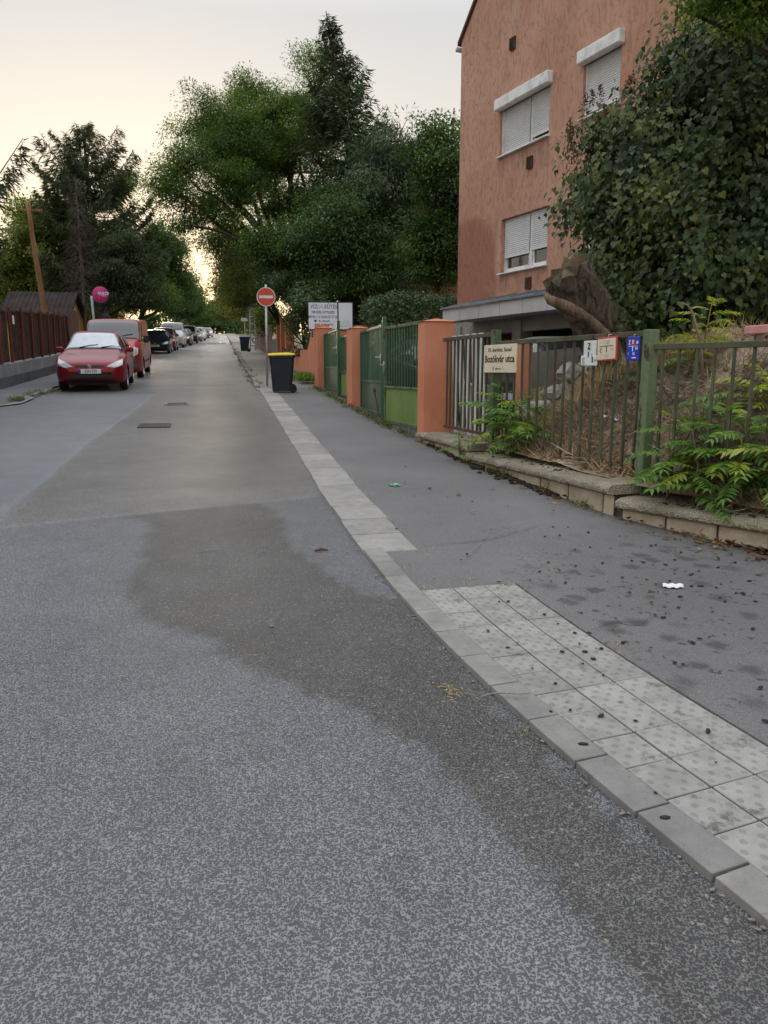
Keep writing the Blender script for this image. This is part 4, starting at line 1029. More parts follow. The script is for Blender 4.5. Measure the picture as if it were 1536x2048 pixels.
def limb(mb, a, b, r0, r1, rn, n=5, seg=4, sag=.12):
    a, b = Vector(a), Vector(b); L = (b-a).length; pts = []
    j = Vector((rn.uniform(-1,1), rn.uniform(-1,1), rn.uniform(-.3,.6)))*L*sag
    for i in range(seg+1):
        t = i/seg; pts.append(a.lerp(b, t)+j*math.sin(math.pi*t)+Vector((rn.uniform(-1,1), rn.uniform(-1,1), rn.uniform(-1,1)))*L*.02*(0 < i < seg))
    mb.tube(pts, [r0+(r1-r0)*(i/seg) for i in range(seg+1)], n, cap=False); return pts
def broadleaf(name, label, base, lobes, mat_leaf, ncl, nlf, lsize, csize, trunk_r=.2, seed=1, droop=.3, width=.5, templ=KITE, group=None, cat='tree', bark=None, shell=.45, tintb=0., trunks=1, flat=.6, twig=True, part='crown', fork=.45, limb_r=.4, bough=9, leafmul=2.0, leafsc=.58, clear=3.):
    r = np.random.default_rng(seed); rn = random.Random(seed); bark = bark or M_bark
    base = Vector(base); t = thing(name, label, cat, base, group)
    cen = np.array([tuple(l[0]) for l in lobes]); cc = Vector(tuple(cen.mean(0)))
    mb = MB(); nodes = []; zlow = min(l[0][2]-l[1][2] for l in lobes)
    for k in range(trunks):
        off = Vector((rn.uniform(-1,1), rn.uniform(-1,1), 0))*(.0 if trunks == 1 else .35)
        fk = base.lerp(Vector((cc.x, cc.y, max(cc.z, base.z+1))), fork)+off*.6
        pts = limb(mb, base+off-ZUP*.15, fk, trunk_r, trunk_r*.62, rn, 8, 5, .05); nodes += pts[3:]
        for l in lobes[k::trunks]:
            q = limb(mb, fk, Vector(tuple(l[0])), trunk_r*limb_r, trunk_r*.12, rn, 5, 6, .10); nodes += q[1:]
    nb = max(6, int(ncl/bough)); Pb, db, kb = in_lobes(r, lobes, nb, shell)
    kq = np.repeat(np.arange(nb), int(math.ceil(ncl/nb)))[:ncl]; ncl = len(kq)
    Rb = np.array([l[1] for l in lobes])[kb]; bs = csize*.85
    Pc = Pb[kq]+ball(r, ncl)*bs*np.array([1.25,1.25,.75])+db[kq]*(r.random((ncl,1))-.6)*bs*1.3; dc = db[kq]
    if clear:                                        # nothing hangs into the roadway or the parking row
        ok = ~((Pc[:,0] > -5.6) & (Pc[:,0] < 2.4) & (Pc[:,2] < np.minimum(Pc[:,1], 215)*SL+clear))
        Pc, dc, kq = Pc[ok], dc[ok], kq[ok]; ncl = len(Pc)
    nlf = int(nlf*leafmul); lsize = lsize*leafsc
    if twig:
        nd = np.array([tuple(p) for p in nodes])
        for p in Pc[::3]:
            i = np.argmin(((nd-p)**2).sum(1)); limb(mb, nd[i], p, .022+.012*trunk_r/.2, .006, rn, 3, 3, .12)
    mb.build('trunk', bark, t, smooth=True)
    # leaf clusters, flattened and hanging a little
    k = np.repeat(np.arange(ncl), nlf); n = len(k)
    sz = csize*(.6+.8*r.random(ncl))[k]
    off = ball(r, n)*sz[:,None]*np.array([1,1,flat])*.95
    P = Pc[k]+off; P[:,2] -= droop*.4*np.linalg.norm(off[:,:2], axis=1)
    T = unit(rdir(r, n)*.8+unit(off+1e-6)*.7+dc[k]*.3-np.array([0,0,droop]))
    Nn = unit(rdir(r, n)*.7+np.array([0,0,.9])+dc[k]*.5)
    size = lsize*(.65+.7*r.random(n))
    V, Fc, kk = leaves(P, T, Nn, size, width, templ)
    tint = np.clip(.42+tintb+(.20*r.normal(size=nb)[kq]+.10*r.normal(size=ncl))[k]+.12*r.normal(size=n), 0, 1)
    tint[r.random(n) < .012] = 1.
    fast_obj(part, V, Fc, mat_leaf, t, attr={'tint': np.repeat(tint, kk)})
    return t
def conifer(name, label, base, H, prof, mat_leaf, seed=1, whorl=.55, nbr=7, droop=.25, upturn=.2, spray=.34, swid=.20, dens=26, trunk_r=.22, hang=.7, z_low=.1, group=None, bark=None, lean=(0,0), skip=0., part='needles', arc=None, tintb=0.):
    """prof(f) -> branch length at height fraction f"""
    r = np.random.default_rng(seed); rn = random.Random(seed); base = Vector(base); t = thing(name, label, 'tree', base, group)
    mb = MB(); top = base+Vector((lean[0], lean[1], H))
    mb.tube([base.lerp(top, f)-ZUP*(.15 if f == 0 else 0) for f in np.linspace(0, 1, 9)], [trunk_r*(1-f)**.8+.015 for f in np.linspace(0, 1, 9)], 8, cap=False)
    Ps = []; Ts = []; Sz = []; z = H*z_low
    while z < H*.985:
        f = z/H; L0 = prof(f)
        nb = max(3, int(nbr*(.6+.6*(1-f))))
        for b in range(nb):
            if rn.random() < skip: continue
            a = rn.uniform(0, 2*math.pi) if arc is None else rn.uniform(*arc); L = L0*rn.uniform(.62, 1.12)
            o = base.lerp(top, min(1, f+rn.uniform(-.02,.02))); d = Vector((math.cos(a), math.sin(a), 0)); k = 6; pts = []
            for i in range(k+1):
                s = i/k; pts.append(o+d*(L*s)+ZUP*(L*(upturn*s*s*1.6-droop*math.sin(s*math.pi*.75)))+Vector((rn.uniform(-1,1), rn.uniform(-1,1), rn.uniform(-1,1)))*L*.015)
            mb.tube(pts, [max(.008, trunk_r*.22*(1-s/k)*(1-f*.6)+.008) for s in range(k+1)], 4, cap=False)
            n = max(8, int(dens*L/ .5*(1.0 if L > .6 else 1.4)))
            s = (r.random(n)*.9+.1)**.75*k; i = np.minimum(s.astype(int), k-1); fr_ = (s-i)[:,None]
            pa = np.array([tuple(p) for p in pts]); P = pa[i]*(1-fr_)+pa[i+1]*fr_
            side = np.array([-d.y, d.x, 0.]); lat = r.normal(size=n)*np.minimum(.42, .10+.16*L*(1-np.abs(s/k-.45)))*.75
            fw = unit(pa[i+1]-pa[i])
            P = P+side*lat[:,None]; P[:,2] -= np.abs(lat)*hang*.6+r.random(n)*hang*.22*L**.5
            T = unit(fw*.7+side*np.sign(lat)[:,None]*.6+rdir(r, n)*.45-np.array([0,0,hang]))
            Ps.append(P); Ts.append(T); Sz.append(spray*(.6+.7*r.random(n))*(.75 if f > .85 else 1.))
        z += whorl*(1-.45*f)*rn.uniform(.75, 1.25)
    mb.build('trunk', bark or M_bark, t, smooth=True)
    P = np.concatenate(Ps); T = np.concatenate(Ts); S = np.concatenate(Sz); n = len(P)
    V, Fc, kk = leaves(P, T, rdir(r, n)*.7+np.array([0,0,.6]), S, swid, SPRAY)
    tint = np.clip(.45+tintb+.22*r.normal(size=n), 0, 1)
    fast_obj(part, V, Fc, mat_leaf, t, attr={'tint': np.repeat(tint, kk)})
    return t
def lb(x, y, Y, rx, rz, ry=None):
    """lobe seen at photo pixel (x,y), Y metres up the street, radii in metres from pixel radii"""
    c = at(x, y, Y); s = Y/ray(x, y).y/F_PX*1.0
    k = ray(x, y).length*Y/ray(x, y).y/F_PX
    return (tuple(c), (rx*k, (ry if ry else (rx*k+rz*k)/2), rz*k))
L_mid = leafmat('foliage_mid_green', (.028,.062,.013), (.078,.148,.028), (.18,.25,.045), .42)
L_dark = leafmat('foliage_dark_green', (.018,.042,.013), (.050,.102,.026), (.11,.18,.04), .36)
L_warm = leafmat('foliage_olive_green', (.035,.048,.012), (.080,.110,.024), (.20,.21,.045), .42)
L_yell = leafmat('foliage_yellow_green', (.06,.09,.018), (.15,.20,.036), (.30,.32,.075), .42)
L_spru = leafmat('spruce_needles', (.022,.036,.017), (.052,.075,.033), (.12,.13,.06), .2, .7)
L_cyp = leafmat('cypress_scales', (.020,.036,.018), (.048,.078,.036), (.10,.135,.06), .2, .7)
L_ivy = leafmat('ivy_leaves', (.018,.040,.014), (.046,.090,.030), (.11,.16,.05), .25, .45, .4)
L_lilac = leafmat('lilac_leaves', (.012,.028,.007), (.040,.076,.018), (.15,.16,.035), .3, .5, .35)
L_brown = leafmat('spent_flower_brown', (.05,.022,.012), (.10,.045,.022), (.16,.08,.04), .1, .8)

def G(x, y): return (x, y, gz(x, y))
# ---- right side, street trees: the big pinnate-leaved tree
YB = 34
pin = [lb(560,250,YB,85,70), lb(480,290,YB,85,75), lb(405,330,YB-1,70,62), lb(372,400,YB-2,45,50), lb(640,190,YB+1,70,60), lb(430,240,YB,50,45), lb(520,200,YB,55,50), lb(450,390,YB-2,70,55), lb(530,360,YB,90,70), lb(600,300,YB+2,80,70), lb(620,420,YB+1,70,60), lb(392,452,YB-3,40,22), lb(360,340,YB-2,42,40)]
broadleaf('robinia_tree', 'tall spreading feathery leaved tree arching over the street beside the conifer', G(4.6,34), pin, L_mid, 1150, 80, .165, .66, .34, 11, .45, .42, group=None, shell=.62, bough=7)
# lower, warmer foliage at the street edge under it, lit through from behind
low = [lb(474,520,40,34,55), lb(497,560,38,42,55), lb(474,590,46,28,45), lb(520,520,36,50,60), lb(478,470,38,45,40), lb(560,560,33,50,55)]
broadleaf('street_tree', 'olive green tree with low leafy skirts leaning over the right kerb', G(3.8,40), low, L_warm, 620, 48, .20, .65, .2, 12, .5, .45)
far_r = [lb(455,600,85,26,42), lb(470,560,80,26,45), lb(448,628,110,14,26), lb(480,600,70,24,38)]
broadleaf('street_tree', 'farthest olive tree closing the right side of the street', G(4.0,82), far_r, L_warm, 440, 40, .34, 1.0, .25, 13, .4, .5)
# tall narrow conifer with a spire
conifer('cypress_tree', 'tall dark conifer with a slender leaning spire', G(6.4,31.5), at(652,22,31.5).z-gz(0,31.5), lambda f: min(2.25*min(1, (1-f)/.45)**.85, (1-f)*5.5+.05), L_cyp, 21, .34, 11, .08, .34, .30, .20, 30, .24, .75, .12, lean=(at(652,22,31.5).x-6.4, 0), part='foliage', skip=.18)
sh = [lb(760,330,29,55,80), lb(800,300,30,45,60), lb(740,430,28,60,80), lb(800,420,29,50,80), lb(850,380,30,35,70)]
broadleaf('yew_tree', 'dark wispy evergreen with brownish twigs left of the tall house', G(5.3,28.5), [lb(785,300,28.5,50,55), lb(760,380,28,50,70), lb(815,350,28.5,45,70), lb(740,470,28,55,60), lb(800,480,28.5,50,60), lb(690,420,28,45,70)], L_cyp, 330, 55, .30, .75, .2, 23, .9, .25, templ=SPRAY, shell=.3)
broadleaf('linden_tree', 'dense dark tree with pale upper leaves touching the corner of the tall house', (6.6,24.6,gz(0,24.6)), [lb(880,290,24.5,42,62), lb(890,380,24.5,48,70), lb(868,460,24.3,45,60), lb(895,520,24.2,45,55), lb(905,240,24.5,25,40)], L_dark, 380, 46, .17, .55, .18, 24, .3, .62)
# ivy draped thicket behind the wall and hedge
broadleaf('ivy_thicket', 'yellowish green ivy thicket overhanging the wall beside the no entry sign', G(3.1,28), [lb(590,600,27,45,38), lb(560,640,28,24,50), lb(640,580,25,40,30), lb(600,560,28,45,30), lb(545,590,29,22,36), lb(575,680,28.5,12,40,.4)], L_ivy, 420, 46, .13, .42, .08, 25, .5, .75, cat='shrub', shell=.6, tintb=.08)
broadleaf('under_storey_tree', 'dark broadleaf tree filling the gap behind the signboard', G(4.8,27.5), [lb(640,500,27.5,75,70), lb(720,530,26.5,70,60), lb(560,500,29,60,60), lb(680,440,27.5,70,60)], L_dark, 560, 48, .20, .70, .16, 26, .4, .5)
def hedge(name, label, box, n, mat_, size, seed, cat='hedge', tintb=0., dens_in=.35):
    """box: corner a, corner b of a clipped hedge, rounded and uneven"""
    r = np.random.default_rng(seed); a, b = np.array(box[0]), np.array(box[1]); c = (a+b)/2; h = (b-a)/2
    u = r.uniform(-1, 1, (n,3)); ax = r.integers(0, 3, n); sg = r.choice([-1, 1], n)
    out_ = r.random(n) > dens_in; u[out_, ax[out_]] = sg[out_]*(1-.12*r.random(out_.sum()))
    u = u/np.maximum(1, (np.abs(u)**6).sum(1)**(1/6.))[:,None]
    P = c+u*h+r.normal(size=(n,3))*.04; P[:,2] += (fbm(P[:,:2], 1.3, seed)-.5)*.35*(u[:,2] > 0); P += (np.stack([fbm(P[:,1:], 1.6, seed+9)]*3, 1)-.5)*.3*np.sign(u)
    dn = unit(u**5+1e-6)
    t = thing(name, label, cat, (c[0], c[1], a[2]))
    V, Fc, kk = leaves(P, unit(rdir(r, n)+dn*.4-np.array([0,0,.3])), unit(rdir(r, n)*.6+dn+np.array([0,0,.5])), size*(.7+.6*r.random(n)), .6, KITE)
    tint = np.clip(.40+tintb+.2*r.normal(size=n)+.2*(fbm(P[:,:2], 2., seed+3)-.5), 0, 1); tint[r.random(n) < .02] = 1
    fast_obj('foliage', V, Fc, mat_, t, attr={'tint': np.repeat(tint, kk)})
    mb = MB()
    for k in range(7): 
        q = a+(b-a)*((k+.5)/7); mb.tube([(q[0], q[1], a[2]-.1), (q[0]+.1, q[1], c[2])], [.03,.015], 5)
    tag(mb.build('stem', M_bark, t), kind='stuff')
    return t
hz0 = gz(0,21)
h0, h1 = at(690, 640, 20.5), at(900, 640, 21.5)
hedge('clipped_hedge', 'dense glossy clipped hedge behind the green gates', ((3.9,20.6,hz0-.1), (6.6,23.0,at(780,588,21.5).z)), 15000, L_ivy, .10, 31)
hedge('ivy_curtain', 'dark ivy hanging over the orange wall below the signboard', ((2.75,23.6,gz(0,24)+.3), (3.6,27.4,gz(0,24)+2.3)), 6000, L_ivy, .11, 32, cat='ivy')
# ---- far right fences are overgrown
for i, (px, py, Y, rx, rz, mt, lab) in enumerate(((500,640,62,20,26,L_warm,'bushy olive shrub by the far bin'), (480,650,80,16,16,L_mid,'low green shrub along the far right pavement'), (520,645,48,22,30,L_warm,'tall olive shrub behind the red fence panels'))):
    broadleaf('shrub', lab, (lambda q: (max(q.x, 3.2), Y, gz(0,Y)))(at(px,py,Y)), [lb(px,py,Y,rx,rz), lb(px+12,py-8,Y+1,rx*.8,rz*.8)], mt, 150, 44, .20, .6, .07, 40+i, .4, .5, cat='shrub', group=None)
# ---- end of the street
broadleaf('street_tree', 'dark rounded tree closing the end of the street', G(-1.5,230), [lb(425,640,225,30,26), lb(445,645,225,25,22), lb(400,635,220,30,28), lb(462,640,220,24,26)], L_dark, 300, 46, .8, 3.0, .4, 51, .3, .5)
hedge('thicket', 'dark thicket across the far end of the street', ((-22,232,SL*215-1), (22,238,SL*215+6)), 9000, L_dark, .9, 52, cat='thicket')
# ---- left side: row of dark trees over the parked cars
broadleaf('street_tree', 'dense dark round headed tree overhanging the parked cars', G(-6.2,52), [lb(312,495,54,40,40), lb(332,540,56,38,46), lb(288,540,52,46,55), lb(332,590,56,42,40), lb(352,588,60,22,38), lb(298,605,52,40,30)], L_dark, 950, 50, .26, .8, .3, 61, .3, .5, shell=.4, tintb=.05)
broadleaf('street_tree', 'farther dark tree on the parked car side, lower than its neighbour', G(-6.4,85), [lb(368,600,85,20,34), lb(380,624,100,16,20), lb(372,615,80,26,24)], L_dark, 460, 44, .36, 1.0, .3, 62, .3, .5)
broadleaf('street_tree', 'dark tree far down the parked car side near the street end', G(-6.4,135), [lb(396,630,130,18,22), lb(408,642,150,14,16), lb(388,634,125,18,20)], L_dark, 260, 40, .55, 2.0, .3, 63, .3, .5)
broadleaf('arborvitae', 'dense deep green conical evergreen behind the red van', G(-7.2,42), [lb(250,530,42,34,38), lb(235,580,42,42,45), lb(265,600,42,36,45), lb(245,490,42,18,28)], L_cyp, 520, 50, .24, .6, .16, 64, .2, .35, shell=.35)
broadleaf('under_storey_tree', 'dark leafy mass behind the dark blue car', G(-7.6,55), [lb(290,610,48,40,40), lb(320,630,50,34,26), lb(270,640,46,30,24)], L_dark, 300, 46, .22, .7, .15, 65, .3, .5)
broadleaf('maple_tree', 'rounded maple with bright yellow green outer leaves behind the red fence', G(-11.5,47), [lb(110,480,47,60,50), lb(160,515,47,45,50), lb(60,510,47,60,60), lb(178,485,47,30,35), lb(130,560,47,65,40), lb(185,560,47,28,40), lb(80,450,47,45,35), lb(20,560,47,45,60)], L_yell, 900, 50, .24, .80, .22, 66, .4, .7, tintb=-.02)
broadleaf('maple_tree', 'small yellow leaved bush beside the pink round sign', G(-7.2,45), [lb(205,620,45,22,32), lb(226,630,45,16,28), lb(186,600,45,18,24), lb(196,645,45,20,20)], L_yell, 150, 46, .20, .55, .08, 67, .3, .65, cat='shrub')
# big open spruce and a dead-stringy neighbour
ztop = at(190,252,46).z
conifer('spruce_tree', 'broad open crowned spruce rising above the left gardens', (at(205,470,46).x, 46, gz(0,46)), ztop-gz(0,46), lambda f: (4.2 if f < .85 else 4.2*(1-f)/.15)*(1.08-.55*f)*.92+.25, L_spru, 71, .74, 8, .12, .36, .34, .17, 125, .26, .85, .28, lean=(-.7,0), skip=.12)
M_deadb = barkmat('dead_grey_twigs', (.07,.06,.055), (.14,.12,.11))
L_dead = leafmat('dead_needles', (.035,.026,.022), (.07,.055,.048), (.12,.095,.085), .1, .9)
conifer('dead_spruce', 'grey dying conifer with bare hanging twigs in front of the big spruce', (at(165,560,40).x, 40, gz(0,40)), at(158,358,40).z-gz(0,40), lambda f: 1.25*(1-f)**.7+.15, L_dead, 72, .42, 6, .30, .05, .32, .07, 24, .10, .95, .35, bark=M_deadb)
# near spruce whose trunk stands left of the picture: only its boughs reach in
conifer('spruce_tree', 'near spruce with drooping boughs reaching over the red fence', (-7.75,19.5,gz(0,19.5)), 11.4, lambda f: 3.5*(1-f)**.5*(.55+.6*min(1, f/.45))+.3, L_spru, 73, .50, 9, .20, .34, .25, .13, 190, .26, .80, .08, skip=.1)

# ---- lilac on the bank: heart leaves big enough to see
def lilac():
    r = np.random.default_rng(81); rn = random.Random(81)
    b0 = at(1430, 640, 8.6); base = Vector((b0.x, b0.y, bank_z(b0.x, b0.y)))
    t = thing('lilac_bush', 'huge dark lilac bush with heart shaped leaves in front of the tall house', 'shrub', base)
    Y = 8.6
    lobes = [lb(1248,340,9.4,82,100), lb(1212,405,9.6,56,66), lb(1262,500,9.2,66,90), lb(1330,260,9.2,80,110), lb(1330,420,8.8,100,120), lb(1420,200,8.8,80,140), lb(1450,360,8.4,110,140), lb(1300,560,8.6,90,90), lb(1440,520,8.2,110,110), lb(1500,120,8.6,80,120), lb(1540,300,8.2,90,160), lb(1560,520,8.0,90,120), lb(1285,610,8.5,55,45), lb(1400,620,8.2,90,50), lb(1520,640,7.8,90,45), lb(1470,40,8.8,60,70)]
    ncl = 3300; nb = 270; Pb, db, kb = in_lobes(r, lobes, nb, .5); kq = r.integers(0, nb, ncl); Pc = Pb[kq]+ball(r, ncl)*.33; dc = db[kq]; nlf = 13
    k = np.repeat(np.arange(ncl), nlf); n = len(k)
    off = ball(r, n)*np.array([.2,.2,.24]); P = Pc[k]+off
    # keep off the ground and the wall of the house
    keep = ((P-np.array(C0))@np.array(WN) > .25) & (P[:,2] > 1.75); P, k = P[keep], k[keep]; n = len(P)
    T = unit(rdir(r, n)*.55+dc[k]*.35-np.array([0,0,.85])); Nn = unit(rdir(r, n)*.5+dc[k]*.8+np.array([-.35,-.5,.25])+np.array([0,0,.35]))
    S = .070*(.42+.95*r.random(n)); tint = np.clip(.40+(.22*r.normal(size=nb)[kq]+.10*r.normal(size=ncl))[k]+.16*r.normal(size=n), 0, 1); tint[r.random(n) < .04] = 1.
    # the 300 leaves that show largest are pieces of their own
    cam_d = ((P-np.array([0,0,EYE]))**2).sum(1)
    vis = np.array([T[i]@np.zeros(3) for i in range(0)])
    order = np.argsort(cam_d-4*np.abs(((P[:,0]*cy_-P[:,1]*sy_))*0))
    near = order[:300]; rest = order[300:]
    V, Fc, kk = leaves(P[rest], T[rest], Nn[rest], S[rest], .98, HEART)
    tag(fast_obj('foliage', V, Fc, L_lilac, t, attr={'tint': np.repeat(tint[rest], kk)}), kind='stuff')
    ms = []
    for q in range(6):
        Vq, Fq, _ = leaves(np.zeros((1,3)), np.array([[0,1.,0]]), np.array([[0,0,1.]]), np.array([1.]), .98, HEART)
        ms.append(fast_mesh('leaf', Vq, Fq, L_lilac, {'tint': np.full(len(Vq), .2+.1*q)}))
    for i in near:
        X = np.cross(T[i], Nn[i]); X /= np.linalg.norm(X); Z = np.cross(X, T[i]); M = Matrix(((X[0],T[i][0],Z[0]),(X[1],T[i][1],Z[1]),(X[2],T[i][2],Z[2])))
        inst('leaf', ms[int(min(5, tint[i]*8))], P[i], t, rot=M.to_euler(), scale=(S[i],)*3)
    mb = MB(); nodes = []
    for s in range(11):
        a = base+Vector((rn.uniform(-1.3,1.0), rn.uniform(-.6,.9), 0)); a.z = bank_z(a.x, a.y)-.1
        l = lobes[(s*3) % len(lobes)]; nodes += limb(mb, a, Vector(l[0]), .05, .012, rn, 6, 7, .08)[1:]
    nd = np.array([tuple(p) for p in nodes])
    for p in Pc[::4]:
        i = np.argmin(((nd-p)**2).sum(1)); limb(mb, nd[i], p, .012, .004, rn, 3, 3, .1)
    mb.build('stems', M_bark, t, smooth=True)
    # spent brown flower heads at the left edge
    Ph = np.array([tuple(at(x+rn.uniform(-6,6), y+rn.uniform(-8,8), 9.3)) for x, y in ((1150,430),(1140,560),(1150,580),(1180,215),(1195,200),(1250,185),(1262,175),(1140,270),(1145,285),(1135,300),(1180,460),(1345,130),(1165,225),(1205,240),(1150,330)) for _ in range(2)])
    kk2 = np.repeat(np.arange(len(Ph)), 34); n = len(kk2); u = r.random(n)
    P2_ = Ph[kk2]+r.normal(size=(n,3))*.035*(1.1-u)[:,None]; P2_[:,2] += u*.17
    V, Fc, kk = leaves(P2_, rdir(r, n)+np.array([0,0,.7]), rdir(r, n), np.full(n, .03), .6, KITE)
    tag(fast_obj('spent_flowers', V, Fc, L_brown, t, attr={'tint': np.repeat(r.random(n), kk)}), kind='stuff')
lilac()
# bough of another tree hanging in at the top
broadleaf('overhanging_tree', 'leafy bough hanging in over the lilac bush from the right', (9.0,7.2,bank_z(8.8,7.2)), [lb(1520,-25,7.2,60,40), lb(1430,-15,7.6,34,18), lb(1570,40,7.0,40,50), lb(1352,10,7.8,14,7,.12)], L_mid, 120, 34, .085, .26, .12, 83, .4, .6, shell=.3)
# ================================================================== VEHICLES
def paint(name, c, flake=.15, rough=.32):
    t = NT(name); co = t.pos(True)
    cc = t.mix(t.noise(co, 2., 4), tuple(v*.85 for v in c), c)
    dust = t.sm(t.noise(co, 5., 5, .65), .45, .8, 0, .05); cc = t.mix(dust, cc, (.22,.20,.18))
    return t.bsdf(cc, rough, None, .25, .3, **{'Coat Weight': .25, 'Coat Roughness': .06})
M_tyre = vary('tyre_rubber', (.012,.012,.012), (.025,.024,.023), 20., .9, .3, 80, obj=True)
M_rim = vary('alloy_rim', (.30,.31,.32), (.40,.41,.42), 9., .35, 0, metallic=.8, obj=True)
M_trim = vary('black_trim', (.012,.012,.013), (.022,.022,.023), 20., .6, 0, obj=True)
M_chrome = vary('chrome', (.6,.61,.63), (.7,.71,.72), 9., .15, 0, metallic=1., obj=True)
M_lamp = vary('headlamp_glass', (.30,.33,.35), (.50,.53,.55), 14., .08, 0, spec=.9, obj=True)
M_cglass = glass('car_glass', (.014,.02,.026), .03)
M_cshade = vary('silver_sunshade', (.42,.47,.56), (.55,.60,.68), 3., .35, 0, obj=True, spec=.8)
M_plate = vary('number_plate_white', (.55,.57,.60), (.62,.64,.66), 5., .5, 0, obj=True)
M_pblue = vary('plate_blue', (.01,.03,.30), (.015,.04,.36), 5., .5, 0, obj=True)
M_orange_l = vary('indicator', (.5,.18,.03), (.55,.22,.04), 5., .3, 0, obj=True)
def cr(xs, ys, x):
    """smooth monotone-ish interpolation"""
    xs, ys = np.array(xs, float), np.array(ys, float); m = np.zeros(len(xs)); d = np.diff(ys)/np.diff(xs)
    m[1:-1] = np.where(d[:-1]*d[1:] > 0, 2*d[:-1]*d[1:]/(d[:-1]+d[1:]+1e-12), 0); m[0], m[-1] = d[0], d[-1]
    x = np.clip(x, xs[0], xs[-1]); i = np.clip(np.searchsorted(xs, x)-1, 0, len(xs)-2); h = xs[i+1]-xs[i]; t = (x-xs[i])/h
    return (2*t**3-3*t**2+1)*ys[i]+(t**3-2*t**2+t)*h*m[i]+(-2*t**3+3*t**2)*ys[i+1]+(t**3-t**2)*h*m[i+1]
class Car:
    """x = 0 at the front bumper, grows to the rear; y to the car's left (+); z up from the ground"""
    SPEC = {
     'hatch': dict(L=4.2, top=[(0,.55),(.04,.66),(.14,.74),(.5,.86),(1.05,.97),(1.25,1.04),(2.0,1.43),(2.4,1.49),(3.1,1.48),(3.7,1.40),(4.02,1.02),(4.12,.85),(4.2,.60)],
                   wid=[(0,.50),(.05,.66),(.25,.80),(.7,.86),(2,.87),(3.4,.865),(3.9,.82),(4.12,.74),(4.2,.62)], roofw=.56, belt=[(0,.60),(.2,.70),(1,.88),(2,.93),(3.4,1.0),(4.2,.95)], wheels=(.80,3.41,.315), track=.745),
     'sedan': dict(L=4.4, top=[(0,.50),(.04,.62),(.14,.72),(.6,.84),(1.2,.94),(1.45,1.0),(2.15,1.39),(2.6,1.44),(3.2,1.42),(3.8,1.30),(4.2,1.0),(4.32,.85),(4.4,.58)],
                   wid=[(0,.52),(.05,.68),(.25,.82),(.7,.89),(2,.90),(3.6,.89),(4.1,.84),(4.32,.76),(4.4,.62)], roofw=.57, belt=[(0,.56),(.2,.68),(1,.86),(2,.92),(3.6,1.0),(4.4,.92)], wheels=(.88,3.5,.32), track=.77),
     'suv': dict(L=4.35, top=[(0,.60),(.04,.76),(.14,.88),(.6,.99),(1.05,1.07),(1.25,1.13),(1.9,1.58),(2.3,1.66),(3.3,1.65),(3.9,1.56),(4.2,1.15),(4.3,.9),(4.35,.65)],
                 wid=[(0,.56),(.05,.72),(.25,.85),(.7,.90),(2,.91),(3.6,.90),(4.1,.86),(4.28,.78),(4.35,.66)], roofw=.62, belt=[(0,.66),(.2,.80),(1,1.0),(2,1.05),(3.6,1.1),(4.35,1.0)], wheels=(.85,3.45,.34), track=.79),
     'mpv': dict(L=4.4, top=[(0,.62),(.04,.80),(.14,.94),(.5,1.05),(.9,1.16),(1.1,1.24),(1.75,1.72),(2.1,1.80),(3.6,1.82),(4.1,1.74),(4.3,1.2),(4.36,.9),(4.4,.62)],
                 wid=[(0,.56),(.05,.72),(.25,.84),(.7,.90),(2,.91),(3.9,.905),(4.2,.88),(4.35,.82),(4.4,.70)], roofw=.70, belt=[(0,.70),(.2,.88),(1,1.05),(2,1.1),(3.9,1.12),(4.4,1.05)], wheels=(.82,3.5,.32), track=.79),
     'van': dict(L=4.78, top=[(0,.60),(.04,.86),(.12,1.04),(.35,1.14),(.62,1.24),(.75,1.31),(1.42,1.86),(1.75,1.95),(4.3,1.97),(4.6,1.94),(4.72,1.5),(4.76,1.0),(4.78,.6)],
                 wid=[(0,.62),(.05,.80),(.22,.90),(.6,.945),(2,.95),(4.4,.95),(4.68,.93),(4.75,.90),(4.78,.84)], roofw=.82, belt=[(0,.70),(.2,.98),(.8,1.16),(2,1.18),(4.4,1.18),(4.78,1.15)], wheels=(.88,3.98,.33), track=.83)}
    def __init__(s, kind, name, label, loc, rz, body, group=None, shade=False, rims=None, lightweight=False, scale=1.):
        s.q = q = Car.SPEC[kind]; s.L = q['L']; s.kind = kind; s.body_m = body
        s.t = thing(name, label, 'van' if kind == 'van' else 'car', loc, group, rz); s.t.rotation_euler = (0, 0, rz)
        s.t.rotation_mode = 'XYZ'
        # local frame: +X local = car right.., build with front towards -Y local
        s.make(shade, rims, lightweight)
        # stand it on the slope
        M = Matrix.Rotation(TILT, 4, 'X') @ Matrix.Rotation(rz, 4, 'Z'); s.t.rotation_euler = M.to_euler(); s.t.scale = (scale,)*3
    def T(s, p): return (p[1], p[0], p[2])           # car (x back, y, z) -> local (x=y, y=x)
    def section(s, x, n):
        q = s.q; f = lambda k: cr([p[0] for p in q[k]], [p[1] for p in q[k]], x)
        zt, w_, zb = f('top'), f('wid'), f('belt')
        zlo = cr([0,.12,.5,s.L-.5,s.L-.12,s.L], [.34,.24,.20,.20,.26,.38], x)
        green = np.clip((zt-zb-.04)/.30, 0, 1)
        zb = np.minimum(zb, zt-.035)
        rw = q['roofw']*green+(w_*.80)*(1-green)
        rw = np.minimum(rw, w_*.97)
        zr = zt-.055*green-.03*(1-green)
        mid = zlo+(zb-zlo)*.55
        pts = [(0,zlo), (w_*.80,zlo), (w_*.955,zlo+.05), (w_*.99,zlo+.16), (w_,mid), (w_*.985,zb-.05), (w_*.945,zb), (w_*.945*.55+rw*.45,zb+(zr-zb)*.52), (rw+.03,zr-.03*green), (rw*.92,zr+.018), (rw*.55,zt-.008), (0,zt)]
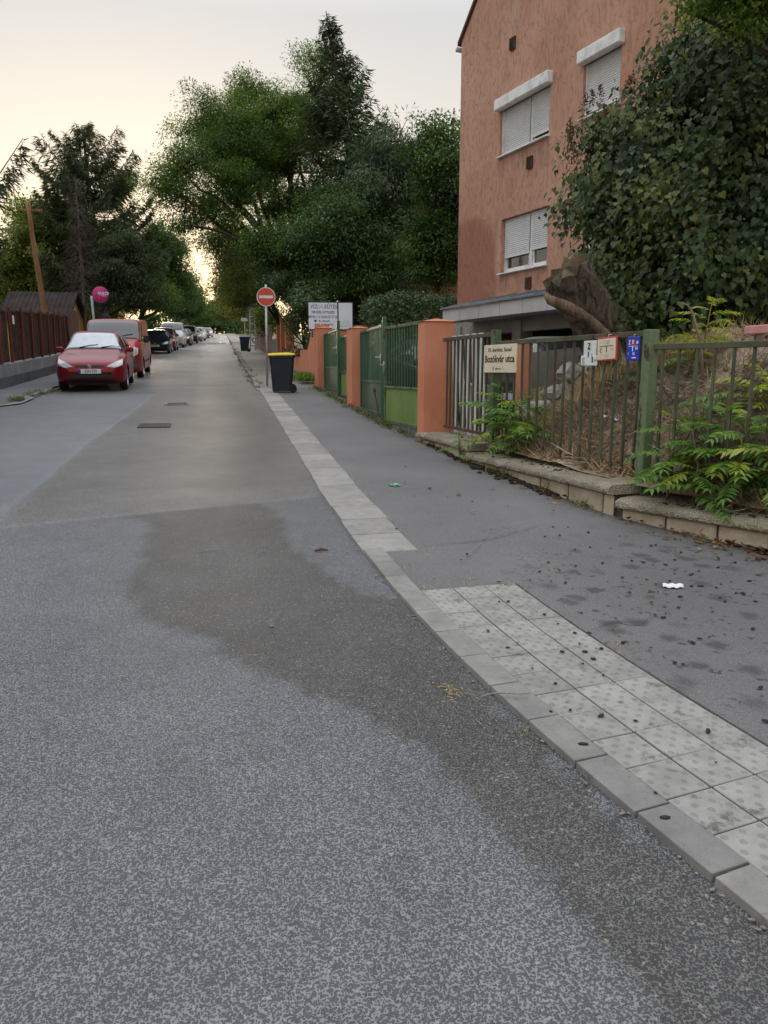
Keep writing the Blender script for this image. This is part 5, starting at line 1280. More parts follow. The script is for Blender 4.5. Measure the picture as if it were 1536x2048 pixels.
        # smooth by chord spline
        P = np.array([[float(a), float(b)] for a, b in pts]); u = np.arange(len(P)); uu = np.linspace(0, len(P)-1, n)
        return np.stack([cr(u, P[:,0], uu), cr(u, P[:,1], uu)], 1)
    def make(s, shade, rims, light):
        q = s.q; L = s.L; n = 45; nx = 70
        xs = L*(1-np.cos(np.linspace(0, math.pi, nx)))/2; xs = np.sort(np.concatenate([xs, np.linspace(.6, L-.5, 26)]))
        mb = MB(); rws = []
        for x in xs:
            sec = s.section(x, n); rws.append([s.T((x, yy, zz)) for yy, zz in sec]+[s.T((x, -yy, zz)) for yy, zz in sec[::-1][1:]])
        mb.grid(rws); mb.f += [tuple(range(len(rws[0])))[::-1], tuple((len(rws)-1)*len(rws[0])+i for i in range(len(rws[0])))]
        mb.fix = True
        s.bvh = BVHTree.FromPolygons([tuple(v) for v in mb.v], mb.f)
        b = mb.build('body', s.body_m, s.t, smooth=50, local=True)
        # cut wheel arches
        xf, xr, wr = q['wheels']; cut = MB()
        for x in (xf, xr):
            for sd in (-1, 1):
                k = 28; ring = lambda yy: [s.T((x+math.cos(a*2*math.pi/k)*(wr+.055), yy, wr+math.sin(a*2*math.pi/k)*(wr+.055))) for a in range(k)]
                A, B = ring(sd*.50), ring(sd*1.2); cut.add(A+B, [tuple(range(k)), tuple(range(k, 2*k))[::-1]]+[(i, (i+1) % k, k+(i+1) % k, k+i) for i in range(k)])
        cut.fix = True; co = cut.build('cutter', M_trim, local=True)
        md = b.modifiers.new('arch', 'BOOLEAN'); md.operation = 'DIFFERENCE'; md.object = co; md.solver = 'EXACT'
        pt = s.t.matrix_basis.copy(); s.t.location = (0,0,0); s.t.rotation_euler = (0,0,0); bpy.context.view_layer.update()
        me = bpy.data.meshes.new_from_object(b.evaluated_get(bpy.context.evaluated_depsgraph_get())); b.modifiers.clear(); old = b.data; b.data = me; bpy.data.meshes.remove(old); bpy.data.objects.remove(co)
        s.t.matrix_basis = pt
        me.name = 'body'
        mb = MB(); mb.box(s.T((L/2, 0, .30)), (q['track']*2-.28, L-.5, .24)); mb.build('underbody', M_trim, s.t, local=True)
        for x in (xf, xr):
            for sd in (-1, 1): s.wheel(x, sd, wr, rims or M_rim)
        s.windows(shade); s.front(); s.details()
    def wheel(s, x, sd, r, rim):
        yo = s.q['track']+.085; c = Vector(s.T((x, sd*yo, r))); ax = (Vector((0,1,0)), Vector((0,0,1)), Vector((sd,0,0)))
        m = MB(); m.lathe(c, ((r*.62,-.19),(r*.93,-.19),(r,-.15),(r,-.04),(r*.95,-.005),(r*.70,.0),(r*.66,-.02)), 30, ax, cap=False)
        w_ = m.build('wheel', M_tyre, s.t, smooth=50, local=True)
        m = MB(); m.lathe(c, ((r*.68,-.02),(r*.66,-.03),(r*.60,-.06),(.001,-.07)), 30, ax, cap=False); m.build('rim_well', M_trim, w_, smooth=True, local=True)
        m = MB()
        m.lathe(c, ((r*.70,-.005),(r*.70,.004),(r*.62,.002),(r*.60,-.02)), 30, ax, cap=False); m.lathe(c, ((r*.17,-.05),(r*.17,-.008),(r*.10,.0),(.001,.0)), 12, ax, cap=False)
        for k in range(5):
            a = 2*math.pi*k/5+.3; d = ax[0]*math.cos(a)+ax[1]*math.sin(a); e = ax[0]*-math.sin(a)+ax[1]*math.cos(a)
            m.box(c+d*(r*.39)+ax[2]*-.022, (r*.52, r*.17, .022), (d, e, ax[2]))
        m.build('rim', rim, w_, local=True)
    def cast(s, p, d, off=.004):
        h = s.bvh.ray_cast(Vector(p), Vector(d)); 
        if h[0] is None: return None
        nn = h[1]
        if nn.dot(Vector(d)) > 0: nn = -nn
        return h[0]+nn*off
    def patch(s, name, mat_, lower, upper, axis, off=.006, nu=14, nv=6, parent=None, sides=None):
        """lower/upper polylines of (a,b); axis 'front': a=y,b=z; 'left'/'right': a=x,b=z; 'top': a=x,b=y"""
        def samp(pl, t):
            pl = np.array(pl, float); dd = np.r_[0, np.cumsum(np.linalg.norm(np.diff(pl, axis=0), axis=1))]; dd /= dd[-1]
            return np.array([np.interp(t, dd, pl[:,0]), np.interp(t, dd, pl[:,1])])
        rws = []
        for v in np.linspace(0, 1, nv):
            row = []
            for t in np.linspace(0, 1, nu):
                a, b = samp(lower, t)*(1-v)+samp(upper, t)*v
                if axis == 'front': p, d = s.T((-3, a, b)), (0,1,0)
                elif axis == 'back': p, d = s.T((s.L+3, a, b)), (0,-1,0)
                elif axis == 'left': p, d = s.T((a, 3, b)), (-1,0,0)
                elif axis == 'right': p, d = s.T((a, -3, b)), (1,0,0)
                else: p, d = s.T((a, b, 4)), (0,0,-1)
                h = s.cast(p, d, off); 
                if h is None: h = Vector(row[-1]) if row else Vector(p)
                row.append(tuple(h))
            rws.append(row)
        m = MB(); m.grid(rws); m.fix = True
        o = m.build(name, mat_, parent or s.t, smooth=True, local=True)
        return o
    def windows(s, shade):
        k = s.kind; q = s.q; top = lambda x: float(cr([p[0] for p in q['top']], [p[1] for p in q['top']], np.array(x)))
        P = {'hatch': (1.27,2.02,.73,.53), 'sedan': (1.48,2.17,.74,.54), 'suv': (1.28,1.92,.76,.58), 'mpv': (1.14,1.78,.78,.66), 'van': (.78,1.46,.84,.77)}[k]
        x0, x1, w0, w1 = P
        # seal around the glass, then the glass
        s.patch('windscreen_seal', M_trim, [(x0-.03,-w0-.03),(x0-.05,0),(x0-.03,w0+.03)], [(x1+.03,-w1-.03),(x1+.02,0),(x1+.03,w1+.03)], 'top', .004, 20, 8)
        ws = s.patch('windscreen', M_cglass, [(x0+.02,-w0),(x0,0),(x0+.02,w0)], [(x1,-w1),(x1-.01,0),(x1,w1)], 'top', .009, 20, 10)
        if shade: s.patch('sunshade', M_cshade, [(x0+.07,-w0+.05),(x0+.03,0),(x0+.07,w0-.05)], [(x1-.05,-w1+.06),(x1-.03,0),(x1-.05,w1-.06)], 'top', .012, 20, 10)
        m = MB()
        for yy in (-.35, .18): m.tube([s.cast(s.T((x0+.02,yy,4)), (0,0,-1), .02), s.cast(s.T((x0+.10,yy+.25,4)), (0,0,-1), .025), s.cast(s.T((x0+.14,yy+.45,4)), (0,0,-1), .022)], .010, 5)
        tag(m.build('wiper', M_trim, s.t, local=True), kind='stuff')
        xb = {'hatch': 3.75, 'sedan': 3.7, 'suv': 3.85, 'mpv': 4.05, 'van': 1.95}[k]; xm = {'hatch': 2.45, 'sedan': 2.55, 'suv': 2.4, 'mpv': 2.3, 'van': 1.9}[k]
        zbelt = lambda x: float(cr([p[0] for p in q['belt']], [p[1] for p in q['belt']], np.array(x)))+.02
        for sd in ('left', 'right'):
            fa = x0+.30 if k != 'van' else x0+.25
            if k == 'van':
                s.patch('side_window', M_cglass, [(fa,zbelt(fa)),(1.9,zbelt(1.9))], [(x1+.22,top(x1+.3)-.22),(1.9,top(1.9)-.20)], sd, .006)
            else:
                zt1 = lambda x: top(x)-.13
                s.patch('side_window', M_cglass, [(fa,zbelt(fa)),(xm-.03,zbelt(xm))], [(x1+.18,zt1(x1+.22)),(xm-.03,zt1(xm))], sd, .006)
                s.patch('side_window', M_cglass, [(xm+.05,zbelt(xm)),(xb,zbelt(xb)+.03)], [(xm+.05,zt1(xm)),(xb-.25,zt1(xb-.2)-.02)], sd, .006)
        L = s.L; zr = {'hatch': (1.05,1.36), 'sedan': (1.04,1.28), 'suv': (1.2,1.52), 'mpv': (1.28,1.66), 'van': (1.3,1.75)}[k]
        s.patch('rear_window', M_cglass, [(-.55,zr[0]),(.55,zr[0])], [(-.48,zr[1]),(.48,zr[1])], 'back', .006)
    def front(s):
        k = s.kind; z = {'hatch': 0, 'sedan': -.03, 'suv': .10, 'mpv': .12, 'van': .16}[k]
        for sd in (-1, 1):
            if k == 'van': lo, hi = [(sd*.60,.78),(sd*.70,.74),(sd*.84,.82)], [(sd*.62,.98),(sd*.72,1.04),(sd*.83,1.00)]
            else: lo, hi = [(sd*.40,.625+z),(sd*.58,.60+z),(sd*.77,.66+z)], [(sd*.45,.66+z),(sd*.62,.745+z),(sd*.76,.80+z)]
            hl = s.patch('headlight', M_lamp, lo, hi, 'front', .008, 12, 8)
        if k != 'van': s.patch('upper_grille', M_trim, [(-.33,.615+z),(0,.60+z),(.33,.615+z)], [(-.36,.655+z),(0,.665+z),(.36,.655+z)], 'front', .007, 14, 4)
        else: s.patch('upper_grille', M_trim, [(-.5,.80),(.5,.80)], [(-.48,.88),(.48,.88)], 'front', .007, 14, 4)
        s.patch('lower_grille', M_trim, [(-.50,.34+z*.6),(0,.32+z*.6),(.50,.34+z*.6)], [(-.58,.43+z*.7),(0,.45+z*.7),(.58,.43+z*.7)], 'front', .007, 14, 5)
        if k != 'van': s.patch('chin', M_trim, [(-.66,.245+z*.4),(.66,.245+z*.4)], [(-.72,.275+z*.4),(.72,.275+z*.4)], 'front', .008, 14, 3)
        else: s.patch('bumper', vary('grey_bumper', (.05,.055,.06), (.08,.085,.09), 8., .7, .1, obj=True), [(-.84,.36),(0,.34),(.84,.36)], [(-.88,.66),(0,.68),(.88,.66)], 'front', .012, 18, 7)
        zp = .515+z*.8 if k != 'van' else .55
        c = s.cast(s.T((-3,0,zp)), (0,1,0), .02); p = thing_part('number_plate', s, c)
        s.plate = c
    def details(s):
        k = s.kind; q = s.q; xf, xr, wr = q['wheels']
        zb = float(cr([p[0] for p in q['belt']], [p[1] for p in q['belt']], np.array(1.7)))
        xm = {'hatch': 1.62, 'sedan': 1.8, 'suv': 1.6, 'mpv': 1.45, 'van': 1.12}[k]
        for sd in (-1, 1):
            h = s.cast(s.T((xm, sd*3, zb+.06)), (-sd,0,0), 0) or Vector(s.T((xm, sd*.85, zb)))
            big = 1.5 if k == 'van' else 1.
            m = MB(); c = h+Vector((sd*.11*big,0,.03*big)); m.cbox(c, (.19*big if k != 'van' else .17,.10,.13*big*(1.3 if k == 'van' else 1)), .03); m.box((h+c)/2, (.12,.05,.04)); 
            mr = m.build('wing_mirror', M_trim if k == 'van' else s.body_m, s.t, local=True, smooth=40)
            s.patch('door_seam', M_trim, [(xm+.0,.34),(xm+.012,.34)], [(xm-.02,zb+.0),(xm-.008,zb+.0)], 'left' if sd > 0 else 'right', .003, 2, 14)
            xd = {'hatch': 2.45, 'sedan': 2.55, 'suv': 2.4, 'mpv': 2.3, 'van': 1.98}[k]
            s.patch('door_seam', M_trim, [(xd,.34),(xd+.012,.34)], [(xd,zb+.02),(xd+.012,zb+.02)], 'left' if sd > 0 else 'right', .003, 2, 14)
            s.patch('side_strip', M_trim if k == 'van' else s.body_m, [(xf+.45,.50),(xr-.45,.52)], [(xf+.45,.55),(xr-.45,.57)], 'left' if sd > 0 else 'right', .016, 14, 3)
            h = s.cast(s.T((xd-.2, sd*3, zb-.10)), (-sd,0,0), .018); m = MB(); m.cbox(h, (.03,.20,.03), .008); m.build('door_handle', s.body_m, s.t, local=True)
        # tail lamps
        for sd in (-1, 1): s.patch('tail_light', M_redr, [(sd*.55,.80),(sd*.74,.80)], [(sd*.58,1.0),(sd*.70,1.0)], 'back', .008, 5, 5)
def thing_part(name, car, c):
    m = MB(); m.cbox(c, (.52,.014,.112), .003); o = m.build(name, M_plate, car.t, local=True); m = MB(); m.box(c+Vector((-.238,-.008,0)), (.042,.004,.106)); m.build('blue_band', M_pblue, o, local=True)
    car.plate_o = o; return o
def plate_text(car, body):
    # front of a car faces its local -Y; reading direction is local +X
    me = textmesh(body, .105, .78, .001); me.materials.clear(); me.materials.append(I_black); o = bpy.data.objects.new('lettering', me); col.objects.link(o); o.parent = car.plate_o
    c = car.plate; o.location = (c.x+.022, c.y-.009, c.z); o.rotation_euler = (math.pi/2, 0, 0)
def emblem(car, z):
    c = car.cast(car.T((-3,0,z)), (0,1,0), .012); m = MB(); X, Y, Z = Vector((1,0,0)), Vector((0,0,1)), Vector((0,-1,0))
    # upright heraldic beast: body, head, raised forelegs, hind legs, tail
    for poly in ([(-.012,-.03),(.018,-.03),(.02,.02),(.005,.035),(-.012,.02)], [(-.03,.022),(-.005,.02),(.012,.036),(-.004,.055),(-.028,.048)], [(-.045,.012),(-.008,.008),(-.008,.018),(-.045,.026)], [(-.045,-.012),(-.008,-.006),(-.008,.004),(-.045,0)], [(-.03,-.06),(-.014,-.06),(.0,-.03),(-.012,-.026)], [(.012,-.06),(.03,-.06),(.02,-.03),(.006,-.03)], [(.02,-.02),(.045,.0),(.04,.04),(.03,.038),(.033,.004),(.016,-.01)]):
        m.prism(poly, c, X, Y, Z, .008)
    m.build('emblem', M_chrome, car.t, local=True)
P_red, P_vred, P_blue, P_dred, P_silver, P_black, P_white, P_grey = paint('metallic_red_paint', (.19,.003,.014)), paint('van_red_paint', (.30,.010,.016)), paint('navy_paint', (.010,.014,.028)), paint('dark_red_paint', (.17,.012,.016)), paint('silver_paint', (.34,.37,.42)), paint('black_paint', (.012,.012,.014)), paint('white_paint', (.60,.62,.65)), paint('grey_paint', (.17,.18,.20))
def gcar(x, y): return Vector((x, y, gz(x, y)+.008))
PI = math.pi
c1 = Car('hatch', 'parked_car', 'metallic red hatchback with a silver sunshade in its windscreen, parked ahead of the red van', gcar(-3.27,20.55), R(3), P_red, 'cars parked along the kerb', shade=True)
plate_text(c1, 'JGH-729'); emblem(c1, .635)
c2 = Car('van', 'parked_van', 'red panel van with a black door mirror parked behind the red hatchback', gcar(-3.42,25.6), R(1), P_vred, 'cars parked along the kerb', scale=.95)
m = MB(); m.tube([(.25,1.7,1.95), (.25,1.78,2.25)], .006, 5); m.build('aerial', M_trim, c2.t, local=True)
c3 = Car('sedan', 'parked_car', 'dark navy car parked behind the red van', gcar(-4.05,49.5), R(1), P_blue, 'cars parked along the kerb'); plate_text(c3, 'TSP-281'); emblem(c3, .61)
far = [('hatch', 56.0, -4.1, P_dred, 'dark red car with roof bars parked behind the navy car', 1.06), ('mpv', 64.5, -4.0, P_silver, 'tall silver people carrier standing above its neighbours', 1.1), ('sedan', 71.5, -3.7, P_black, 'black saloon parked behind the silver people carrier', 1.05), ('hatch', 77.5, -3.75, P_white, 'white hatchback wedged between the black saloon and the black off-roader', 1.), ('suv', 83.5, -3.5, P_black, 'black off-roader parked in the far half of the row', 1.08), ('sedan', 92.5, -3.2, P_grey, 'grey saloon parked ahead of the bright white hatchback', 1.), ('hatch', 99.5, -3.05, P_white, 'bright white hatchback parked behind the grey saloon', 1.08), ('suv', 116, -3.1, P_grey, 'dark grey off-roader near the crest of the street', 1.), ('sedan', 125, -3.0, P_black, 'black saloon at the crest of the street', 1.), ('hatch', 137, -2.6, P_white, 'last white car of the row, at the crest', 1.05)]
for kd, y, x, pt_, lab, sc in far:
    c = Car(kd, 'parked_car', lab, gcar(x, y), R(random.uniform(-1,2)), pt_, 'cars parked along the kerb', scale=sc)
    if 'roof bars' in lab:
        for xx in (2.1, 2.9):
            m = MB(); m.tube([(-.55,xx,1.47), (-.5,xx,1.56), (.5,xx,1.56), (.55,xx,1.47)], .018, 5); m.build('roof_bar', M_trim, c.t, local=True)
# two cars under the canopy, seen through the railings
ca = at(960, 700, 14.2); Car('sedan', 'parked_car', 'black car standing in the driveway behind the first fence panel', Vector((4.7, 12.6, gz(0,12.6)+.03)), R(8), P_black, 'cars by the garages')
Car('hatch', 'parked_car', 'silver car by the garages behind the bank', Vector((6.0, 12.3, gz(0,12.3)+.03)), R(-12), P_silver, 'cars by the garages')
# ================================================================== LEFT SIDE
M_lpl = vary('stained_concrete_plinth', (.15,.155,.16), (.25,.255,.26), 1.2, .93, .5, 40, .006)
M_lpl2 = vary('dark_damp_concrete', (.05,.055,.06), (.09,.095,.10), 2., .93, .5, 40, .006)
M_redf = rusty('red_oxide_paint', (.085,.020,.014), (.13,.032,.022), amount=.60, rough=.75, rust=(.05,.02,.014))
M_reed = vary('brown_screen', (.030,.016,.011), (.075,.038,.024), 7., .95, .8, 55, .02)
def flx(y): return float(np.interp(y, [8,14,20.7,26.7,33,45], [-5.9,-5.55,-5.45,-5.56,-5.9,-6.5]))
lp = thing('plinth', 'stained grey concrete plinth under the red screen fence', 'wall', (-5.5, 22, gz(0,22)))
ysg = [10.,13.2,16.4,19.6,22.8,26.,29.2,32.4]
for a, b in zip(ysg, ysg[1:]):
    A, B = Vector((flx(a), a, 0)), Vector((flx(b), b, 0)); d = (B-A).normalized(); n = Vector((d.y,-d.x,0)); L = (B-A).length
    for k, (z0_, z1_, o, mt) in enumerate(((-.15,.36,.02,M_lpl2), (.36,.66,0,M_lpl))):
        m = MB(); za, zb = gz(0,a), gz(0,b); h = .14
        P = [A+n*(o+h)+ZUP*(za+z0_), B+n*(o+h)+ZUP*(zb+z0_), B-n*h+ZUP*(zb+z0_), A-n*h+ZUP*(za+z0_)]; Q = [p+ZUP*(z1_-z0_) for p in P]
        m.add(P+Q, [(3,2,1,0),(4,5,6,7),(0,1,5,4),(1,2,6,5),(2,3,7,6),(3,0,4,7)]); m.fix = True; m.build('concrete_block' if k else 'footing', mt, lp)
lf = thing('screen_fence', 'dark red steel fence with brown screen panels on the grey plinth', 'fence', (-5.5, 22, gz(0,22)+.66))
SL2 = random.Random(5)
yp = list(np.arange(10.6, 32.8, 1.3))
for i, y in enumerate(yp):
    x = flx(y); zb = gz(0, y)+.55; lean = SL2.uniform(-.06,.06); thick = .11 if i in (8,) else .055
    m = MB(); m.bar((x, y, zb if thick < .1 else gz(0,y)-.05), (x+.02, y+lean, gz(0,y)+2.08+SL2.uniform(-.03,.05)), thick); m.build('post', M_redf, lf)
    if i < len(yp)-1:
        y2 = yp[i+1]; x2 = flx(y2); nn = 22; rws = []
        for k in range(nn+1):
            f = k/nn; xx, yy = x+(x2-x)*f-.05+.018*math.sin(f*60+i)+SL2.uniform(-.006,.006), y+(y2-y)*f
            rws.append([(xx, yy, gz(0,yy)+.68), (xx+SL2.uniform(-.012,.012), yy, gz(0,yy)+1.3), (xx, yy, gz(0,yy)+1.98+SL2.uniform(-.04,.04))])
        m = MB(); m.grid(rws); m.build('screen_panel', M_reed, lf)
        m = MB(); m.bar((x, y, gz(0,y)+2.02), (x2, y2, gz(0,y2)+2.02), .03); m.build('top_rail', M_redf, lf)
# leaning bar and pale notices wired to the fence
m = MB(); q = at(72, 640, 22.5); m.box((flx(22.5)+.06, 22.5, q.z), (.01,.16,.22)); m.build('notice', M_wboard, lf)
# solid red gate at the far end of the fence
gt = thing('plank_gate', 'dark red board gate between the screen fence and the ochre shed', 'gate', (-5.9, 34, gz(0,34)))
for i in range(11):
    y = 32.5+i*.28; m = MB(); x = flx(y)+.02; m.box((x, y+.13, gz(0,y)+1.1+SL2.uniform(-.02,.02)), (.03,.25,2.25)); m.build('board', M_redf, gt)
for h in (.5, 1.8):
    m = MB(); m.bar((flx(32.5)-.04, 32.5, gz(0,32.5)+h), (flx(35.5)-.04, 35.5, gz(0,35.5)+h), .06); m.build('rail', M_redf, gt)
# shed
M_ochre = vary('ochre_render', (.42,.25,.055), (.50,.31,.08), 1.6, .9, .3, 50, .006)
M_troof = vary('dark_sheet_roof', (.025,.019,.020), (.045,.034,.034), 1.5, .95, .4, 12, .01, spec=.1)
sx, y0_, y1_ = -6.65, 36.2, 41.2; ym = 38.4; zb = gz(0,38); ze = at(150,638,38).z; za = at(143,586,38.4).z
shd = thing('shed', 'ochre walled shed with a dark corrugated roof behind the red gate', 'building', (-8.8,38.6,zb))
m = MB(); m.prism([(y0_,zb-.3),(y1_,zb-.3),(y1_,ze),(ym,za-.08),(y0_,ze)], (sx,0,0), Vector((0,1,0)), ZUP, Vector((-1,0,0)), 2.6); m.build('wall', M_ochre, shd)
for (ya, zza, yb, zzb) in ((y0_-.25, ze-.15, ym, za), (ym, za, y1_+.25, ze-.15)):
    m = MB(); nn = 60; rws = []
    for k in range(nn+1):
        xx = sx+.2-2.9*k/nn; w_ = .022*math.sin(k*math.pi/2+.7); rws.append([(xx, ya, zza+w_+.03), (xx, yb, zzb+w_+.03)])
    m.grid(rws); rws2 = [[(p[0], p[1], p[2]-.05) for p in r_] for r_ in rws]; m.grid(rws2); m.fix = False; m.build('roof_sheet', M_troof, shd)
m = MB(); m.bar((sx+.22, y0_-.25, ze-.14), (sx+.22, ym, za+.02), .06, .12); m.build('barge_board', M_troof, shd)
m = MB(); m.bar((sx+.22, ym, za+.02), (sx+.22, y1_+.25, ze-.14), .06, .12); m.build('barge_board', M_troof, shd)
# round pink sign on a pale pole
M_pinks = vary('magenta_sign', (.42,.018,.16), (.48,.025,.19), 3., .45, 0)
c_ = at(201, 589, 38.5); ps = thing('round_shop_sign', 'round magenta sign with white lettering on a pale pole', 'sign', (c_.x, c_.y, gz(0,38.5)))
fr = Vector((.12,-1,0)).normalized(); rt = Vector((1,.12,0)).normalized(); rad = 15.3*38.5/ray(201,589).y/F_PX*1.0
m = MB(); m.lathe(c_, ((rad,-.09),(rad,.0),(rad-.015,.012)), 40, (rt, ZUP, fr)); m.build('disc', M_pinks, ps, smooth=40)
m = MB(); m.lathe(c_-fr*.06, ((rad+.012,-.05),(rad+.012,.05)), 40, (rt, ZUP, fr), cap=False); m.build('rim', M_white, ps, smooth=True)
lettering('KULCS', .17, c_+rt*.13+ZUP*.05+fr*.014, rt, ZUP, I_white, ps, .9, .004); lettering('PATIKA', .07, c_+rt*.15-ZUP*.06+fr*.014, rt, ZUP, I_white, ps, .9, .001)
m = MB()
for a, b in (((-.27,.0),(-.12,.0)), ((-.12,.0),(-.12,.12)), ((-.06,-.04),(.06,-.04)), ((-.06,-.04),(-.06,-.2))): m.bar(c_+rt*a[0]+ZUP*a[1]+fr*.016, c_+rt*b[0]+ZUP*b[1]+fr*.016, .035, .004)
m.build('cross_mark', I_white, ps)
pa, pb = at(183, 592, 38.7), at(192, 672, 38.7); pb.z = gz(0,38.7)-.1
m = MB(); m.tube([pb, pa], .055, 8); m.build('pole', M_gutter, ps, smooth=True)
m = MB(); m.bar(pa-ZUP*.1, c_-fr*.05-ZUP*.02, .03); m.build('bracket', M_gutter, ps)
# grey brick gate pillars
M_gbrick = vary('grey_brick', (.20,.21,.23), (.30,.31,.33), 6., .9, .4, 40, .006)
for i, (px, ptop, lab) in enumerate(((211, 634, 'grey brick gate pillar with a slab cap and a lantern on it'), (223, 640, 'smaller grey brick gate pillar behind the lantern pillar'))):
    c_ = at(px, ptop, 42+i*1.6); gpil = thing('brick_pillar', lab, 'pillar', (c_.x, c_.y, gz(0,42)))
    z = gz(0,42)-.05; k = 0; w_ = .36 if i == 0 else .30; bm_ = MB(); bm_.cbox((0,0,0), (w_/2-.008,.11,.085), .006); me = shared(bm_, 'brick', M_gbrick)
    m = MB(); m.box((c_.x, c_.y, (z+c_.z)/2), (w_-.04, w_-.04, c_.z-z)); m.build('mortar_core', M_lpl2, gpil)
    while z < c_.z-.05:
        for sx_ in (-1, 1): inst('brick', me, (c_.x+sx_*w_/4, c_.y-w_/2+.05, z+.045), gpil)
        inst('brick', me, (c_.x+w_/2-.05, c_.y-w_/4+.06, z+.045), gpil, rot=(0,0,PI/2)); inst('brick', me, (c_.x+w_/2-.05, c_.y+w_/4, z+.045), gpil, rot=(0,0,PI/2))
        z += .097
    m = MB(); m.cbox((c_.x, c_.y, c_.z), (w_+.14, w_+.14, .07), .01); m.build('cap', M_lpl, gpil)
    if i == 0:
        m = MB(); m.add([(c_.x+a*.17, c_.y+b*.17, c_.z+.035) for a, b in ((-1,-1),(1,-1),(1,1),(-1,1))]+[(c_.x+a*.09-.04, c_.y+b*.10, c_.z+.62) for a, b in ((-1,-1),(1,-1),(1,1),(-1,1))], [(0,1,5,4),(1,2,6,5),(2,3,7,6),(3,0,4,7),(4,5,6,7)]); m.build('lantern', M_gutter, gpil)
# wooden utility pole, leaning, and wires
M_pole = barkmat('weathered_pole_wood', (.14,.075,.032), (.25,.14,.065), 6.)
p0, p1 = at(98, 690, 30), at(59, 405, 30); p0.z = gz(0,30)-.3
up_ = thing('utility_pole', 'leaning orange brown wooden utility pole among the left trees', 'pole', (p0.x, p0.y, gz(0,30)))
m = MB(); m.tube([p0.lerp(p1, f)+Vector((.05*math.sin(f*5),0,0)) for f in np.linspace(0,1,8)], [.105-.03*f for f in np.linspace(0,1,8)], 10); m.build('shaft', M_pole, up_, smooth=True)
m = MB(); m.bar(p1+Vector((-.4,0,-.25)), p1+Vector((.4,0,-.25)), .08); m.build('crossarm', M_pole, up_)
M_wire = vary('black_cable', (.01,.01,.01), (.02,.02,.02), 5., .7, 0)
def wire(a, b, sag, label, r=.013):
    a, b = Vector(a), Vector(b); m = MB(); m.tube([a.lerp(b, f)-ZUP*sag*4*f*(1-f) for f in np.linspace(0,1,22)], r, 4); tag(m.build('overhead_wire', M_wire), label, 'wire')
cpole = at(505, 560, 56); cpole.z = gz(0,56)+7.4
wire(p1-ZUP*.2, at(352, 436, 33), .28, 'thin overhead wire from the wooden pole to the feathery tree')
wire(at(352,495,60), at(440,455,58), .05, 'slack overhead wire crossing the gap of sky over the street', .016)
wire(at(360,535,75), at(450,520,72), .05, 'lower overhead wire crossing the gap of sky', .02)
wire(at(370,565,95), at(450,558,92), .05, 'lowest thin overhead wire far up the street', .022)
# lattice concrete pole on the right and a far sign
cpz = gz(0,56); cb = at(506, 690, 56)
lpz = thing('concrete_pole', 'slim lattice concrete pole among the trees past the far bin', 'pole', (cb.x, 56, cpz))
for sx_ in (-1, 1):
    m = MB(); m.bar((cb.x+sx_*.19, 56, cpz-.2), (cb.x+sx_*.09, 56, cpz+7.5), .09); m.build('leg', M_lpl, lpz)
for k in range(14):
    m = MB(); f = k/14; m.box((cb.x, 56, cpz+.4+k*.5), (.38-.2*f, .07, .08)); m.build('rung', M_lpl, lpz)
c_ = at(489, 639, 66); fs = thing('street_plate', 'small grey street plate on a thin post far along the right pavement', 'sign', (c_.x, 66, gz(0,66)))
m = MB(); m.cbox(c_, (.55,.03,.26), .005); m.build('plate', M_gutter, fs); m = MB(); m.tube([(c_.x, 66.04, gz(0,66)-.1), (c_.x, 66.04, c_.z+.1)], .03, 6); m.build('post', M_steel, fs)
# weathered board fence with red panels past the orange posts
M_grb = vary('grey_weathered_board', (.12,.105,.09), (.22,.195,.17), 3., .93, .5, 40); M_redp = vary('faded_red_board', (.26,.03,.03), (.36,.05,.045), 3., .8, .2)
bf = thing('board_fence', 'weathered board fence with faded red boards beyond the grey wall stub', 'fence', (2.6, 52, gz(0,52)))
y = 43.6; k = 0
while y < 64:
    h = 1.5+.25*math.sin(k*1.7)+SL2.uniform(-.1,.1); red = (k % 9) in (6,7)
    m = MB(); m.cbox((2.62+SL2.uniform(-.03,.03), y, gz(0,y)+h/2), (.05,.34,h+.1), .006); m.build('board', M_redp if red else M_grb, bf); y += .40; k += 1

